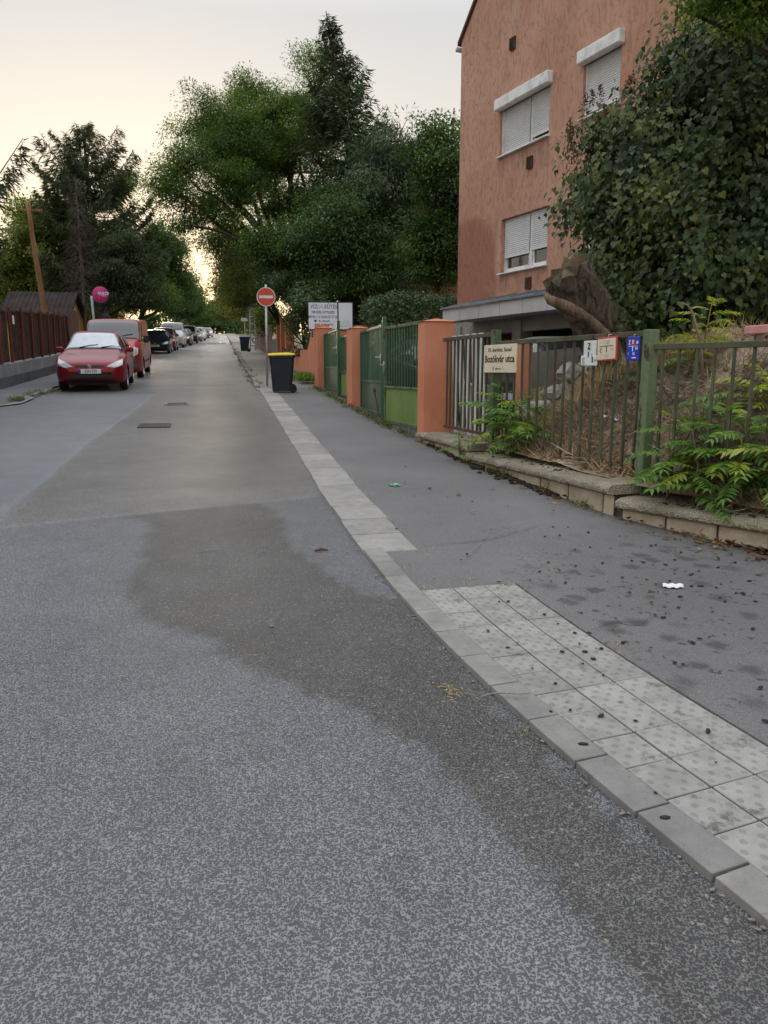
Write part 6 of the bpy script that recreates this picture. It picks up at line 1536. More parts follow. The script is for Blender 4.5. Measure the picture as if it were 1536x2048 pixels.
# ================================================================== bins, traffic sign
M_binn = vary('navy_bin_plastic', (.010,.013,.024), (.018,.022,.036), 3., .5, .1, 60, obj=True)
M_yel = vary('yellow_lid', (.62,.46,.02), (.70,.54,.04), 3., .45, .1, obj=True); M_bll = vary('blue_lid', (.03,.12,.34), (.05,.16,.42), 3., .45, .1, obj=True)
def wheelie(label, loc, rz, lid, stickers=False):
    """front (handle opposite) faces local -X; wheels at +X"""
    t = thing('wheelie_bin', label, 'bin', loc, 'wheelie bins on the pavement', rz)
    t.rotation_euler = (TILT, 0, rz)
    def ring(f, z, inset=0):    # f 0 bottom..1 top, half sizes
        hx, hy = .24+.075*f-inset, .215+.055*f-inset; c = .05; cx = .01*f
        return [(cx+sx_*(hx-(c if k else 0)), sy_*(hy-(0 if k else c)), z) for sx_, sy_, ks in ((-1,-1,(0,1)),(1,-1,(1,0)),(1,1,(0,1)),(-1,1,(1,0))) for k in ks]
    m = MB(); zs = ((0,.04),(.12,.16),(.5,.5),(.92,.86),(.93,.87),(1,.93)); R_ = [ring(f, z, -.018 if f >= .93 else 0) for f, z in zs]
    for a in R_: m.v += a
    n = 8; m.f += [(i*n+j, i*n+(j+1) % n, (i+1)*n+(j+1) % n, (i+1)*n+j) for i in range(len(R_)-1) for j in range(n)]+[tuple(range(n))[::-1]]
    m.fix = True; m.build('body', M_binn, t, local=True)
    m = MB(); P = []
    for s_, z in ((1.07,.928),(1.08,.948),(1.02,.965),(.6,.985)): P.append([(p[0]*s_-.012, p[1]*s_, z+.012*(p[0] > 0)) for p in ring(1, z)])
    for a in P: m.v += a
    m.f += [(i*n+j, i*n+(j+1) % n, (i+1)*n+(j+1) % n, (i+1)*n+j) for i in range(3) for j in range(n)]+[tuple(3*n+j for j in range(n)), tuple(range(n))[::-1]]
    m.fix = True; m.build('lid', lid, t, local=True)
    m = MB(); m.tube([(.36,-.2,.93),(.40,-.2,.955),(.40,.2,.955),(.36,.2,.93)], .018, 6); m.build('handle', M_binn, t, local=True)
    m = MB(); m.tube([(.27,-.26,.10),(.27,.26,.10)], .012, 6); m.build('axle', M_trim, t, local=True)
    for sd in (-1, 1):
        m = MB(); ax = (Vector((1,0,0)), ZUP, Vector((0,sd,0))); m.lathe((.27,sd*.215,.10), ((.06,0),(.098,.004),(.10,.02),(.10,.045),(.09,.055),(.05,.055),(.05,.045),(.0,.045)), 20, ax, cap=False); m.build('wheel', M_tyre, t, local=True, smooth=40)
    if stickers:
        for z, h, mt in ((.76,.07,M_redr),(.63,.11,M_wenam),(.47,.10,M_wenam)):
            f = (z-.04)/.89; m = MB(); m.box((-(.245+.066*f)+.0, -.12, z), (.006,.15,h)); m.build('sticker', mt, t, local=True)
    return t
wheelie('navy wheelie bin with a yellow lid beside the no entry sign pole', (1.44,20.05,gz(0,20.05)+WZ+.0), R(-4), M_yel, True)
wheelie('navy wheelie bin with a blue lid farther up the pavement', (1.36,52.0,gz(0,52)+.10), R(2), M_bll)
M_nored = vary('no_entry_red', (.52,.06,.035), (.58,.08,.05), 3., .45, 0)
b_ = Vector((1.16,21.9,gz(0,21.9)+.02)); c_ = at(532, 594, 21.9); ns = thing('no_entry_sign', 'round red no entry sign with a white bar on a galvanised pole', 'sign', b_)
fr = Vector((-.05,-1,0)).normalized(); rt = Vector((1,-.05,0)).normalized(); rad = 18.6*21.9/ray(532,594).y/F_PX; tp_ = at(531, 569, 21.9)
m = MB(); m.tube([b_-ZUP*.2, Vector((c_.x+.005, 21.93, tp_.z))], .032, 10); m.build('pole', M_steel, ns, smooth=True)
m = MB(); m.lathe(c_-fr*-.03, ((rad,-.006),(rad,.006)), 40, (rt, ZUP, fr)); m.build('plate', M_white, ns)
m = MB(); m.lathe(c_+fr*.038, ((rad*.93,-.004),(rad*.93,.001)), 40, (rt, ZUP, fr)); m.build('disc', M_nored, ns)
m = MB(); m.cbox(c_+fr*.041, (rad*1.5,.004,rad*.30), .001, (rt, fr, ZUP)); m.build('bar', M_white, ns)
for z in (-.12, .12): m = MB(); m.tube([c_+ZUP*z+Vector((-.05,.035,0)), c_+ZUP*z+Vector((.05,.035,0))], .02, 6); m.build('clamp', M_steel, ns)
# drain gratings in the road
M_iron = vary('cast_iron', (.028,.026,.025), (.06,.055,.05), 20., .7, .4, 90)
def gully(label, c, w_, d_, kind):
    x, y = c; t = thing('drain_cover', label, 'drain', (x, y, gz(0,y)))
    ax = (Vector((1,0,0)), Vector((0,1,SL)).normalized(), Vector((0,-SL,1)).normalized()); pt = lambda u, v, h=0.: Vector((x+u, y+v, gz(0,y+v)+.006+h))
    fw = .04
    m = MB()
    for (u, v, a, b) in ((0,-d_/2,w_,fw),(0,d_/2,w_,fw),(-w_/2+fw/2,0,fw,d_-fw),(w_/2-fw/2,0,fw,d_-fw)): m.box(pt(u, v), (a, b, .03), ax)
    m.build('frame', M_lpl if kind == 'grate' else M_iron, t)
    m = MB(); m.box(pt(0,0,.0), (w_-2*fw, d_-fw, .012), ax); m.build('pit' if kind == 'grate' else 'plate', M_shade if kind == 'grate' else M_iron, t)
    for k in range(7):
        m = MB(); m.box(pt(-w_/2+fw+(k+.5)*(w_-2*fw)/7, 0, .009), (.028, d_-fw, .016), ax); m.build('bar', M_iron, t)
gully('sunken drain grating with a pale rim in the roadway', (-1.02,17.2), .50, .42, 'grate')
gully('flat cast iron cover nearer the crosswise road seam', (-1.17,13.4), .52, .46, 'cover')
# ================================================================== PLANTS, LITTER, SMALL THINGS
# ---- tree of heaven: every compound leaf is a piece of its own
L_ailg = leafmat('fresh_green_leaflets', (.045,.11,.022), (.11,.22,.045), (.21,.33,.07), .38, .45, .4)
L_aily = leafmat('lime_yellow_leaflets', (.14,.20,.03), (.30,.36,.065), (.45,.46,.11), .42, .45, .4)
M_stalk = vary('reddish_stalk', (.10,.06,.03), (.16,.11,.05), 9., .7, 0)
LANCE = (np.array([[0,0,0],[-.5,.28,.05],[-.34,.62,.02],[0,1,-.10],[.34,.62,.02],[.5,.28,.05],[0,.45,-.02]]), np.array([[0,6,1],[1,6,2],[2,6,3],[3,6,4],[4,6,5],[5,6,0]]))
def frond_mesh(mat_, seed, pairs=9, L=1.):
    """compound leaf along +Y, arching down; unit length"""
    r = np.random.default_rng(seed); P = []; T = []; Nn = []; S = []
    ax = lambda s: np.array([.02*math.sin(s*3+seed), s*L*(1-.10*s), .10*s-.34*s*s])
    for i in range(pairs):
        s = .14+.84*i/(pairs-1); p = ax(s); q = ax(s+.01)-ax(s-.01); q /= np.linalg.norm(q)
        for sd in (-1, 1):
            t = q*.52+np.array([sd*1., 0, 0])+np.array([0,0,-.22+.12*r.normal()])+r.normal(size=3)*.07; P.append(p); T.append(t); Nn.append(np.array([0,0,1.])+r.normal(size=3)*.18+np.array([-sd*.2,0,0])); S.append((.285-.12*abs(s-.45)-.08*max(0,s-.75))*(1+.1*r.normal()))
    P.append(ax(1.)); T.append(q); Nn.append(np.array([0,0,1.])); S.append(.2)
    V, Fc, kk = leaves(np.array(P), np.array(T), np.array(Nn), np.array(S), .33, LANCE)
    # rachis as a thin three-sided strip
    pts = [ax(s) for s in np.linspace(0, 1, 7)]; rv = []; 
    for i, p in enumerate(pts):
        w_ = .011*(1-.7*i/6); rv += [p+np.array([-w_,0,0]), p+np.array([w_,0,0]), p+np.array([0,0,-w_])]
    o = len(V); V = np.concatenate([V, np.array(rv)]); F2 = []
    for i in range(6):
        for j in range(3):
            a, b = o+i*3+j, o+i*3+(j+1) % 3; F2 += [(a, b, b+3), (a, b+3, a+3)]
    tint = np.concatenate([np.repeat(np.clip(.5+.22*r.normal(size=len(P)), 0, 1), kk), np.full(len(rv), .6)])
    return fast_mesh('frond', V, np.concatenate([Fc, np.array(F2)]), mat_, {'tint': tint})
FG = [frond_mesh(L_ailg, k, 8+k % 3) for k in range(5)]; FY = [frond_mesh(L_aily, 20+k, 8+k % 3) for k in range(4)]
def ailanthus(label, stems, yellow=.1, seed=1, group=None):
    """stems: list of (base, top, nfronds, length)"""
    q = random.Random(seed); b0 = Vector(stems[0][0]); t = thing('tree_of_heaven', label, 'plant', b0, group)
    for base, top, nf, L in stems:
        base, top = Vector(base), Vector(top); mid = base.lerp(top, .5)+Vector((q.uniform(-.05,.05), q.uniform(-.05,.05), 0))
        m = MB(); m.tube([base-ZUP*.06, mid, top], [.011,.009,.004], 6); m.build('stem', M_stalk, t, smooth=True)
        for k in range(nf):
            f = .22+.78*(k+.5)/nf; p = base.lerp(mid, f*2) if f < .5 else mid.lerp(top, f*2-1)
            az = k*2.4+q.uniform(-.4,.4)+seed; elv = R(q.uniform(-5,25)+45*max(0, f-.55)); l = L*(1.05-.45*max(0, f-.6)/.4)*q.uniform(.75,1.1)
            d = Vector((math.cos(az)*math.cos(elv), math.sin(az)*math.cos(elv), math.sin(elv)))
            X = d.cross(ZUP).normalized(); Z = X.cross(d); M = Matrix((X, d, Z)).transposed() @ Matrix.Rotation(q.uniform(-.35,.35), 3, 'Y')
            inst('frond', q.choice(FY if q.random() < yellow else FG), p, t, rot=M.to_euler(), scale=(l,)*3)
def pz(x, y, z): return (x, y, z)
f1 = FP[1].lerp(FP[2], .10)+ZUP*0; f2 = FP[1].lerp(FP[2], .30)
ailanthus('bushy green tree of heaven pushing through the railing under the street name sign', [((f1.x+.02,f1.y,ZC[1]), (f1.x-.02,f1.y+.05,1.42), 12, .46), ((f1.x+.12,f1.y-.2,ZC[1]), (f1.x+.06,f1.y-.25,1.32), 11, .44), ((f2.x-.02,f2.y,ZC[1]), (f2.x-.10,f2.y+.05,1.30), 11, .44), ((f2.x+.1,f2.y+.15,ZC[1]), (f2.x-.02,f2.y+.28,1.05), 9, .42), ((f1.x-.02,f1.y-.35,ZC[1]), (f1.x-.10,f1.y-.35,1.12), 11, .44), ((f1.x+.03,f1.y+.2,ZC[1]+.02), (f1.x-.05,f1.y+.25,1.3), 10, .42)], .22, 1)
def onf(k, u, o=0.): 
    d, n, L = nseg[k]; return FP[k]+d*u+n*o
sts = []
for u, o, h, nf, L in ((.28,.0,.74,10,.43), (.55,.08,.62,10,.43), (.80,-.05,.80,11,.44), (1.0,.12,.58,10,.42), (.45,-.25,.9,9,.5), (1.15,-.1,.70,9,.5), (.7,.2,.36,9,.44), (.35,.15,.45,9,.45), (.95,.0,.75,10,.5), (1.3,.1,.6,10,.5), (.6,-.35,1.0,9,.45)):
    p = onf(2, u, o); sts.append(((p.x,p.y,ZC[2]), (p.x-.03,p.y+.03,ZC[2]+h), nf, L))
ailanthus('large spreading green tree of heaven clump through the lowest fence panel', sts, .12, 5)
p = bank_hit(1395, 735); ailanthus('tall lime yellow tree of heaven sapling on top of the bank', [((p.x,p.y,p.z-.05), tuple(at(1425,600,p.y)), 13, .36), ((p.x-.1,p.y,p.z-.05), tuple(at(1385,640,p.y)), 9, .34)], .9, 9)
p = bank_hit(1500, 830); ailanthus('yellowing tree of heaven clump under the pink brick', [((p.x+.05,p.y,p.z-.05), tuple(at(1525,740,p.y)), 10, .42), ((p.x+.25,p.y-.1,p.z-.05), tuple(at(1550,800,p.y)), 9, .4)], .75, 13)
p = bank_hit(1300, 760); ailanthus('small yellow green sapling behind the mossy fence post', [((p.x,p.y,p.z-.05), tuple(at(1310,690,p.y)), 8, .34)], .6, 15)
p = onf(0, nseg[0][2]-.1, FRONT+.05); ailanthus('little seedling growing at the step of the plinth caps', [((p.x,p.y,gz(0,p.y)+.02), (p.x-.04,p.y,gz(0,p.y)+.36), 9, .24)], .05, 17)
p = onf(2, 1.75, FRONT+.02); ailanthus('seedling rooted at the foot of the lowest plinth stones', [((p.x,p.y,gz(0,p.y)), (p.x-.04,p.y,gz(0,p.y)+.42), 11, .34)], .05, 19)

# ---- cut leaning trunk with ivy
def trunk_mat():
    t = NT('old_trunk_bark'); co = t.n('ShaderNodeMapping', {'Vector': t.pos(), 'Rotation': (0,.6,.2), 'Scale': (1,1,.3)}).outputs[0]
    f = t.noise(co, 10., 7, .7, 1.); c = t.mix(t.sm(f, .35, .65), (.03,.024,.02), (.15,.12,.096)); c = t.mix(t.sm(t.noise(co, 2.6, 4), .63, .70), c, (.30,.265,.235))
    return t.bsdf(c, .95, t.bump(f, 1., .05), spec=.2)
M_trunk = trunk_mat(); M_cut = vary('weathered_cut_wood', (.05,.038,.022), (.12,.09,.05), 14., .95, .8, 30, .02); M_strip = barkmat('stripped_brown_wood', (.075,.052,.036), (.19,.135,.095), 14.)
YT = 8.5; a_, b_ = at(1262, 700, YT), at(1128, 545, YT-.1); a_.z = min(a_.z, bank_z(a_.x, a_.y)+.0)-.15
lg = thing('cut_trunk', 'thick leaning cut off trunk with rough dark bark beside the lilac', 'tree', (a_.x, a_.y, bank_z(a_.x, a_.y)))
rq = random.Random(4); dirv = (b_-a_).normalized(); n = 22; m = MB(); rws = []; X_ = dirv.cross(Vector((0,1,0))).normalized(); Y_ = dirv.cross(X_)
lob = [rq.uniform(-.09,.09) for _ in range(6)]
for i in range(15):
    f = i/14; c_ = a_.lerp(b_, f)+X_*.03*math.sin(f*4); r0 = .235+.13*(1-f)**2+.03*f; row = []
    for j in range(n+1):
        an = 2*math.pi*(j % n)/n; rr = r0*(1+.10*math.sin(an*3+f*2)+.07*math.sin(an*7+f*9)+.06*math.sin(an*11-f*5)+rq.uniform(-.04,.04)); row.append(c_+(X_*math.cos(an)+Y_*math.sin(an))*rr)
    if i == 14: row = [p_+dirv*.10*math.sin(j*2.3)*rq.uniform(.3,1) for j, p_ in enumerate(row[:-1])]; row.append(row[0])
    rws.append(row)
m.grid(rws); m.build('trunk', M_trunk, lg, smooth=True)
m = MB(); top_ = rws[-1][:-1]; cc_ = sum(top_, Vector())/n+dirv*.05; m.add([cc_]+list(top_), [(0, 1+i, 1+(i+1) % n) for i in range(n)]); m.build('cut_face', M_cut, lg)
m = MB(); s0, s1 = at(1100, 600, YT-.35), at(1232, 668, YT-.4); s1.z -= .1; pts = [s0.lerp(s1, f)+ZUP*.10*math.sin(f*math.pi)*.6 for f in np.linspace(0,1,8)]; m.tube([at(1092, 590, YT-.2)]+pts+[s1+Vector((.15,0,-.35))], [.03,.05,.062,.066,.064,.06,.056,.052,.05,.05], 9); m.build('stripped_limb', M_strip, lg, smooth=True)
r = np.random.default_rng(5); nI = 1500; u = r.random(nI); an = r.uniform(0, 2*math.pi, nI)
Pv = np.array(a_)+(np.array(b_)-np.array(a_))*(u*.75)[:,None]+(np.array(X_)*np.cos(an)[:,None]+np.array(Y_)*np.sin(an)[:,None])*(.34+.10*r.random(nI))[:,None]; kp = (Pv[:,0] > a_.x-.55+.4*r.random(nI))
Pv = Pv[kp]; V, Fc, kk = leaves(Pv, rdir(r, len(Pv))-np.array([0,0,.9]), rdir(r, len(Pv))+np.array([-.3,-.8,.4]), .055*(.7+.6*r.random(len(Pv))), .9, KITE)
tag(fast_obj('ivy', V, Fc, L_ivy, lg, attr={'tint': np.repeat(np.clip(.3+.2*r.normal(size=len(Pv)), 0, 1), kk)}), kind='stuff')

# ---- dead grass and straw on the bank
L_straw = leafmat('dry_straw', (.24,.17,.105), (.46,.335,.21), (.64,.50,.33), .25, .9, .2)
L_straw2 = leafmat('grey_dry_stalks', (.14,.12,.10), (.25,.215,.185), (.36,.315,.28), .2, .9, .2)
L_dryleaf = leafmat('dry_fallen_leaves', (.09,.045,.022), (.20,.105,.05), (.34,.21,.11), .2, .85, .2)
def scatter_bank(n, xr, yr, seed, clump=1.6):
    q = np.random.default_rng(seed); y = q.uniform(yr[0], yr[1], n*4); x = np.array([fence_x(v) for v in y])+q.uniform(xr[0], xr[1], n*4)
    ok = fbm(np.stack([x, y], 1), clump, seed)+q.normal(size=n*4)*.10 > .47; x, y = x[ok][:n], y[ok][:n]
    return np.array([(a, b, bank_z(a, b)) for a, b in zip(x, y)])
r = np.random.default_rng(33)
Pn = scatter_bank(3600, (-.1,2.6), (3.2,9.9), 3); n = len(Pn); k = np.repeat(np.arange(n), 3); P3 = Pn[k]+np.stack([r.normal(size=len(k))*.03, r.normal(size=len(k))*.03, -.02+0*k], 1)
T3 = unit(rdir(r, len(k))*.9+np.array([-.15,-.1,.55])); V, Fc, kk = leaves(P3, T3, rdir(r, len(k)), .16*(.5+1.1*r.random(len(k))), .045, SPRAY)
tag(fast_obj('dry_grass', V, Fc, L_straw, attr={'tint': np.repeat(np.clip(.45+.25*r.normal(size=len(k)), 0, 1), kk)}), 'dry straw coloured grass tangled over the bank', 'dry grass', kind='stuff')
Pn = scatter_bank(2600, (-.05,1.2), (4.5,8.6), 8, 2.4); n = len(Pn); k = np.repeat(np.arange(n), 2); T3 = unit(rdir(r, len(k))*np.array([1,1,.35])+np.array([.5,-.5,.12])); V, Fc, kk = leaves(Pn[k]+r.normal(size=(len(k),3))*np.array([.05,.05,.02]), T3, rdir(r, len(k)), .34*(.5+.9*r.random(len(k))), .022, SPRAY)
tag(fast_obj('dead_stalks', V, Fc, L_straw2, attr={'tint': np.repeat(np.clip(.5+.25*r.normal(size=len(k)), 0, 1), kk)}), 'grey fallen stalks matted low on the bank behind the railing', 'dry stalks', kind='stuff')
Pn = scatter_bank(3800, (-.1,2.6), (3.2,9.9), 12, 1.1); n = len(Pn); V, Fc, kk = leaves(Pn+np.array([0,0,.012]), rdir(r, n)*np.array([1,1,.35]), rdir(r, n)*.5+np.array([0,0,1.]), .055*(.5+r.random(n)), .6, KITE)
tag(fast_obj('leaf_litter', V, Fc, L_dryleaf, attr={'tint': np.repeat(np.clip(.4+.25*r.normal(size=n), 0, 1), kk)}), 'brown leaf litter strewn over the bank', 'dry leaves', kind='stuff')
# standing straw tufts, warm ochre
for i, (px, py, h) in enumerate(((1175,800,.34), (1330,730,.34), (1265,740,.26), (1085,800,.22), (1380,700,.22), (1215,760,.28))):
    p = bank_hit(px, py+10); n = 130; T3 = unit(rdir(r, n)*.42+np.array([0,0,1.])); V, Fc, kk = leaves(np.array(p)+r.normal(size=(n,3))*np.array([.07,.07,.01]), T3, rdir(r, n), h*(.6+.6*r.random(n)), .03, SPRAY)
    o = fast_obj('straw_tuft', V, Fc, L_straw, attr={'tint': np.repeat(np.clip(.62+.2*r.normal(size=n), 0, 1), kk)})
    tag(o, ['tall ochre straw tuft behind the fence panel under the white Z marker', 'tall ochre straw tuft just past the mossy fence post', 'straw tuft below the blue plate', 'low straw tuft near the rubble stones', 'short straw tuft at the foot of the lime sapling', 'straw tuft behind the red rimmed plate'][i], 'dry grass', 'straw tufts on the bank')
# bare stick with a side twig
p = bank_hit(1408, 770); m = MB(); m.tube([p-ZUP*.1, at(1402,690,p.y), at(1385,625,p.y), at(1375,610,p.y), at(1356,604,p.y)], [.018,.015,.011,.008,.004], 6); m.tube([at(1385,625,p.y), at(1365,630,p.y)], [.006,.003], 5); tag(m.build('dead_sapling', M_wood, smooth=True), 'bare crooked dead sapling standing on the bank', 'dead branch')
# white wrapper on the bank
p = bank_hit(1228, 846); m = MB(); m.grid([[(p.x+.02*j-.14+.26*i/7, p.y-.05*i/7+.06*j/3, p.z+.05+.025*math.sin(i*1.1+j)+.02*j/3) for j in range(5)] for i in range(9)]); tag(m.build('plastic_wrapper', M_wenam, smooth=True), 'crumpled white plastic wrapper caught on the bank', 'litter')

# ---- leaves, mulberries and weeds along the plinth and pavement
def wall_pts(n, seed, y0, y1, spread, foot=FRONT+.02):
    q = np.random.default_rng(seed); y = q.uniform(y0, y1, n); x = np.array([wx(v) for v in y])-np.abs(q.exponential(spread, n))+.03; return np.stack([x, y, SL*y+WZ+.004], 1)
Pn = np.concatenate([wall_pts(420, 1, 3.4, 5.6, .12), wall_pts(300, 2, 5.6, 11, .05), wall_pts(60, 3, 3., 9, .45), wall_pts(90, 4, 11.4, 21, .05)]); n = len(Pn); Pn[:,2] += .02*r.random(n)+.035*np.exp(-np.abs(Pn[:,1]-4.6)/.5)*r.random(n)
V, Fc, kk = leaves(Pn, rdir(r, n)*np.array([1,1,.4]), rdir(r, n)*.6+np.array([0,0,1.]), .062*(.45+.9*r.random(n)), .62, KITE)
tag(fast_obj('fallen_leaves', V, Fc, L_dryleaf, attr={'tint': np.repeat(np.clip(.5+.28*r.normal(size=n), 0, 1), kk)}), 'drift of brown fallen leaves along the foot of the plinth', 'dry leaves', kind='stuff')
def blobs(name, label, P, size, mat_, cat):
    ico = bmesh.new(); bmesh.ops.create_icosphere(ico, subdivisions=1, radius=1); tv = np.array([tuple(v.co) for v in ico.verts]); tf = np.array([[v.index for v in f.verts] for f in ico.faces]); ico.free()
    q = np.random.default_rng(len(P)); s = size*(.6+.8*q.random(len(P))); an = q.uniform(0, 6.28, len(P)); st = 1+1.2*q.random(len(P))
    X = tv[None,:,0]*s[:,None]*st[:,None]; Y = tv[None,:,1]*s[:,None]; Zv = tv[None,:,2]*s[:,None]*.55
    V = np.stack([P[:,0,None]+X*np.cos(an)[:,None]-Y*np.sin(an)[:,None], P[:,1,None]+X*np.sin(an)[:,None]+Y*np.cos(an)[:,None], P[:,2,None]+Zv], -1).reshape(-1, 3)
    Fc = (np.arange(len(P))[:,None,None]*len(tv)+tf[None]).reshape(-1, 3); return tag(fast_obj(name, V, Fc, mat_, smooth=True), label, cat, kind='stuff')
M_berry = vary('squashed_mulberry', (.010,.006,.008), (.03,.012,.012), 60., .6, .3, 200)
q = np.random.default_rng(9)
by_ = np.concatenate([q.normal(4.1,.8,130), q.normal(3.2,1.1,60)]); bx_ = np.concatenate([q.normal(3.1,.6,130), q.normal(1.75,.45,60)])
ok = (by_ > 1.2) & (bx_ > 1.25) & (bx_ < np.array([wx(v) for v in by_])-.05); Pn = np.stack([bx_, by_, SL*by_+WZ+.010+.006*((bx_ > 1.1) & (bx_ < 1.95))], 1)[ok]
blobs('mulberries', 'dark squashed mulberries scattered over the pavement and tiles', Pn, .0085, M_berry, 'berries')
Pn = np.array([tuple(onf(2, q.uniform(.3,1.9), q.uniform(.05,.33)).to_tuple()[:2])+(ZC[2]+.008,) for _ in range(60)]+[tuple(onf(1, q.uniform(.3,2.5), q.uniform(.05,.33)).to_tuple()[:2])+(ZC[1]+.008,) for _ in range(26)]); blobs('mulberries', 'dark mulberries lying on the plinth caps', Pn, .011, M_berry, 'berries')
# grit along the kerb edge
M_grit = vary('pale_grit', (.14,.125,.105), (.30,.27,.23), 90., .95, .2)
yg = q.uniform(.6, 8, 130); xg = np.array([kx(v) for v in yg])-np.abs(q.exponential(.02, 130))-.004; blobs('kerb_grit', 'grit and crumbs gathered in the gutter line', np.stack([xg, yg, SL*yg+.010], 1), .0055, M_grit, 'grit')
yg = q.uniform(.8, 9, 26); xg = q.uniform(-2.5, .9, 26); blobs('loose_chippings', 'pale loose chippings lying on the roadway', np.stack([xg, yg, SL*yg+.010], 1), .0042, M_grit, 'grit')
M_soil = vary('black_moss_soil', (.012,.012,.008), (.035,.03,.02), 20., .98, .9, 60, .02)
ys_ = np.concatenate([q.uniform(7.0, 10.6, 420), q.uniform(4.2, 5.2, 120)]); xs_ = np.array([wx(v) for v in ys_])-np.abs(q.exponential(.035, len(ys_)))+.03; blobs('moss_clods', 'dark mossy soil along the foot of the plinth stones', np.stack([xs_, ys_, SL*ys_+WZ+.02*q.random(len(ys_))], 1), .028, M_soil, 'soil')
L_weed = leafmat('weed_grass', (.035,.055,.015), (.09,.12,.03), (.24,.24,.08), .35, .7, .2)
def weeds(name, label, pts, per, h, seed, mat_=L_weed):
    q = np.random.default_rng(seed); P = np.repeat(np.array(pts), per, 0)+q.normal(size=(len(pts)*per,3))*np.array([.05,.07,.003]); n = len(P)
    V, Fc, kk = leaves(P, unit(rdir(q, n)*.75+np.array([0,0,.85])), rdir(q, n), h*(.4+1.*q.random(n)), .10, SPRAY)
    return tag(fast_obj(name, V, Fc, mat_, attr={'tint': np.repeat(np.clip(.5+.3*q.normal(size=n), 0, 1), kk)}), label, 'weeds', kind='stuff')
q2 = random.Random(6)
def wl_(y, o=.05): return (wx(y)-o-abs(q2.gauss(0,.05)), y, gz(0,y)+WZ)
weeds('weeds', 'grass and weeds along the foot of the gates and pillars', [wl_(q2.uniform(11.4,16.2)) for _ in range(26)]+[wl_(q2.uniform(16.8,21.5)) for _ in range(22)]+[wl_(q2.uniform(6,11), .0) for _ in range(6)], 26, .10, 1)
weeds('verge_weeds', 'thick weeds between the garden wall and the pavement past the bin', [(2.25+q2.uniform(-.25,.3), q2.uniform(22.3,27), gz(0,25)-.0) for _ in range(60)], 30, .26, 2, L_ailg)
weeds('kerb_weeds', 'straggling dry weeds in the raised kerb up the street', [(kx(y)+q2.uniform(-.12,.2), y, gz(0,y)+.06) for y in [q2.uniform(21.4,60) for _ in range(70)]], 20, .11, 3)
weeds('kerb_weeds', 'weeds and soil in the broken left kerb beside the red hatchback', [(lx(y)+q2.uniform(-.12,.1), y, gz(0,y)+.04) for y in [q2.uniform(17.5,20.5) for _ in range(30)]], 22, .11, 4)
weeds('joint_weeds', 'tiny dry tufts in the joints of the kerb and slabs', [(1.08,4.95,gz(0,4.95)+WZ), (1.12,5.0,gz(0,5)+WZ), (1.38,5.42,gz(0,5.4)+WZ), (1.2,4.56,gz(0,4.6)+WZ), (1.5,4.66,gz(0,4.66)+WZ), (1.72,4.5,gz(0,4.5)+WZ), (1.98,3.5,gz(0,3.5)+WZ), (1.17,2.78,gz(0,2.8)+.01), (1.36,6.4,gz(0,6.4)+WZ), (1.34,8.2,gz(0,8.2)+WZ), (1.33,7.3,gz(0,7.3)+WZ), (1.33,10.2,gz(0,10.2)+WZ), (.92,15.4,gz(0,15.4)+.01), (.9,18.6,gz(0,18.6)+.02), (.88,20.9,gz(0,20.9)+.02)], 26, .035, 5, L_straw)
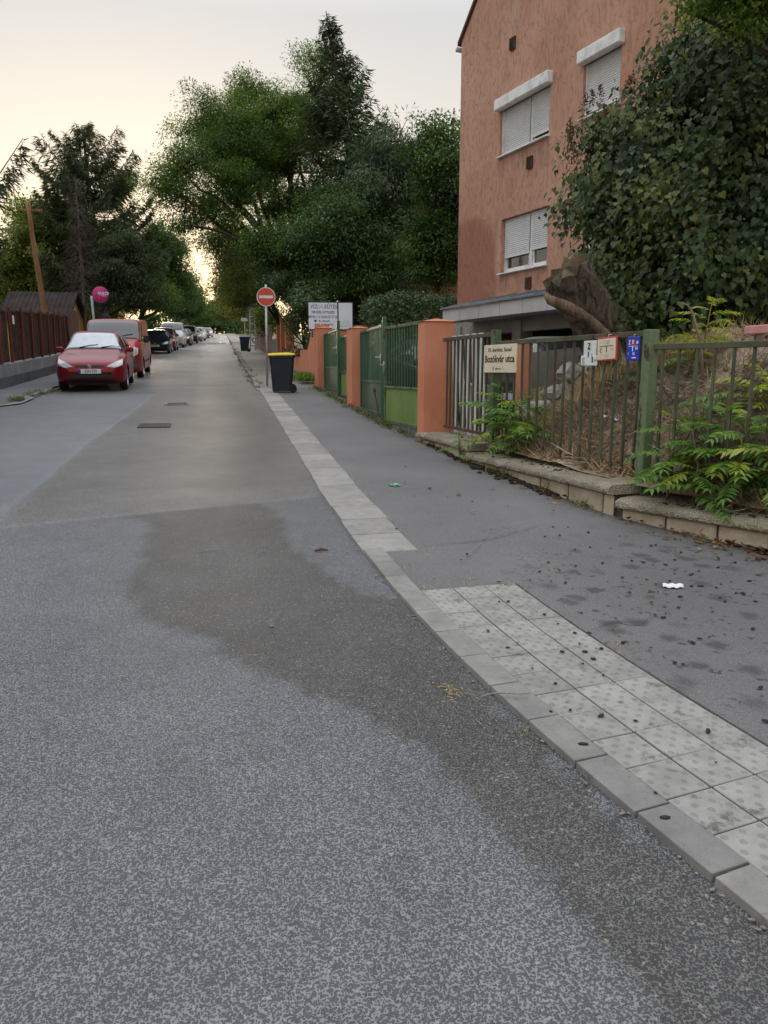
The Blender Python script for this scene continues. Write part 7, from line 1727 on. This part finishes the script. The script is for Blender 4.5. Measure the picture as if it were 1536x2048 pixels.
# ---- litter
p = gp(1345, 1176, WZ); m = MB(); rr = Vector((.96,-.25,0)).normalized(); ff = Vector((.25,.96,SL)).normalized()
m.grid([[p+rr*(.13*(i/10-.5))+ff*(.055*(j/4-.5)*(1-.5*abs(i/5-1)**2))+ZUP*(.012+.018*math.sin(math.pi*j/4)+.004*math.sin(i*1.7)) for j in range(5)] for i in range(11)])
tag(m.build('paper_scrap', M_wenam, smooth=True), 'folded white paper scrap lying on the pavement', 'litter')
p = gp(789, 971, WZ); m = MB(); m.grid([[(p.x-.055+.11*i/6, p.y-.06+.12*j/5, p.z+.010+.006*math.sin(i*2+j)+SL*(.12*j/5-.06)) for j in range(6)] for i in range(7)])
gr = thing('green_packet', 'small flat green packet on the pavement near the plinth', 'litter', p); m.build('wrapper', vary('green_foil', (.02,.20,.09), (.04,.30,.14), 30., .4, .2), gr)
m = MB(); m.box((p.x+.01, p.y-.02, p.z+.019), (.04,.03,.003)); m.build('label', M_wenam, gr)
p = gp(643, 1104, .008); m = MB(); m.tube([p+Vector((-.05,0,.012)), p+Vector((0,.012,.02)), p+Vector((.05,0,.012))], [.008,.014,.006], 6); tag(m.build('dry_leaf', vary('brown_leaf', (.10,.035,.018), (.16,.06,.03), 30., .8, .2), smooth=True), 'curled red brown leaf lying in the road near the kerb', 'leaf')
def twig(px, py, an, L, lab, dz=.008):
    p = gp(px, py, dz); d = Vector((math.cos(an), math.sin(an), 0)); m = MB(); m.tube([p+d*(L*(f-.5))+Vector((-d.y,d.x,0))*.02*math.sin(f*5)+ZUP*(.010+SL*d.y*L*(f-.5)) for f in np.linspace(0,1,6)], .0035, 5); tag(m.build('twig', vary('pale_twig', (.30,.25,.19), (.42,.36,.28), 30., .9, 0) if False else M_grit, smooth=True), lab, 'twig')
twig(415, 1105, .6, .16, 'pale thin twig lying alone in the damp stain'); twig(775, 1152, .3, .2, 'pale straw across the narrow kerb'); twig(1010, 1392, .05, .22, 'pale straw lying over the kerb beside the tiles', .045)
p = gp(543, 1254, .008); m = MB(); m.lathe(p+ZUP*.002, ((.012,0),(.013,.004),(.009,.008)), 10); tag(m.build('pebble', M_grit, smooth=True), 'round cream pebble in the damp stain', 'pebble')
p = gp(905, 1385, .008); r5 = np.random.default_rng(2); n = 40; V, Fc, kk = leaves(np.array(p)+r5.normal(size=(n,3))*np.array([.03,.05,.003])+np.array([0,0,.008]), rdir(r5, n)*np.array([1,1,.2]), np.tile([0,0,1.], (n,1)), np.full(n,.035), .12, KITE)
tag(fast_obj('straw_wisp', V, Fc, L_straw, attr={'tint': np.full(len(V), .6)}), 'small wisp of straw in the road beside the kerb', 'straw', kind='stuff')
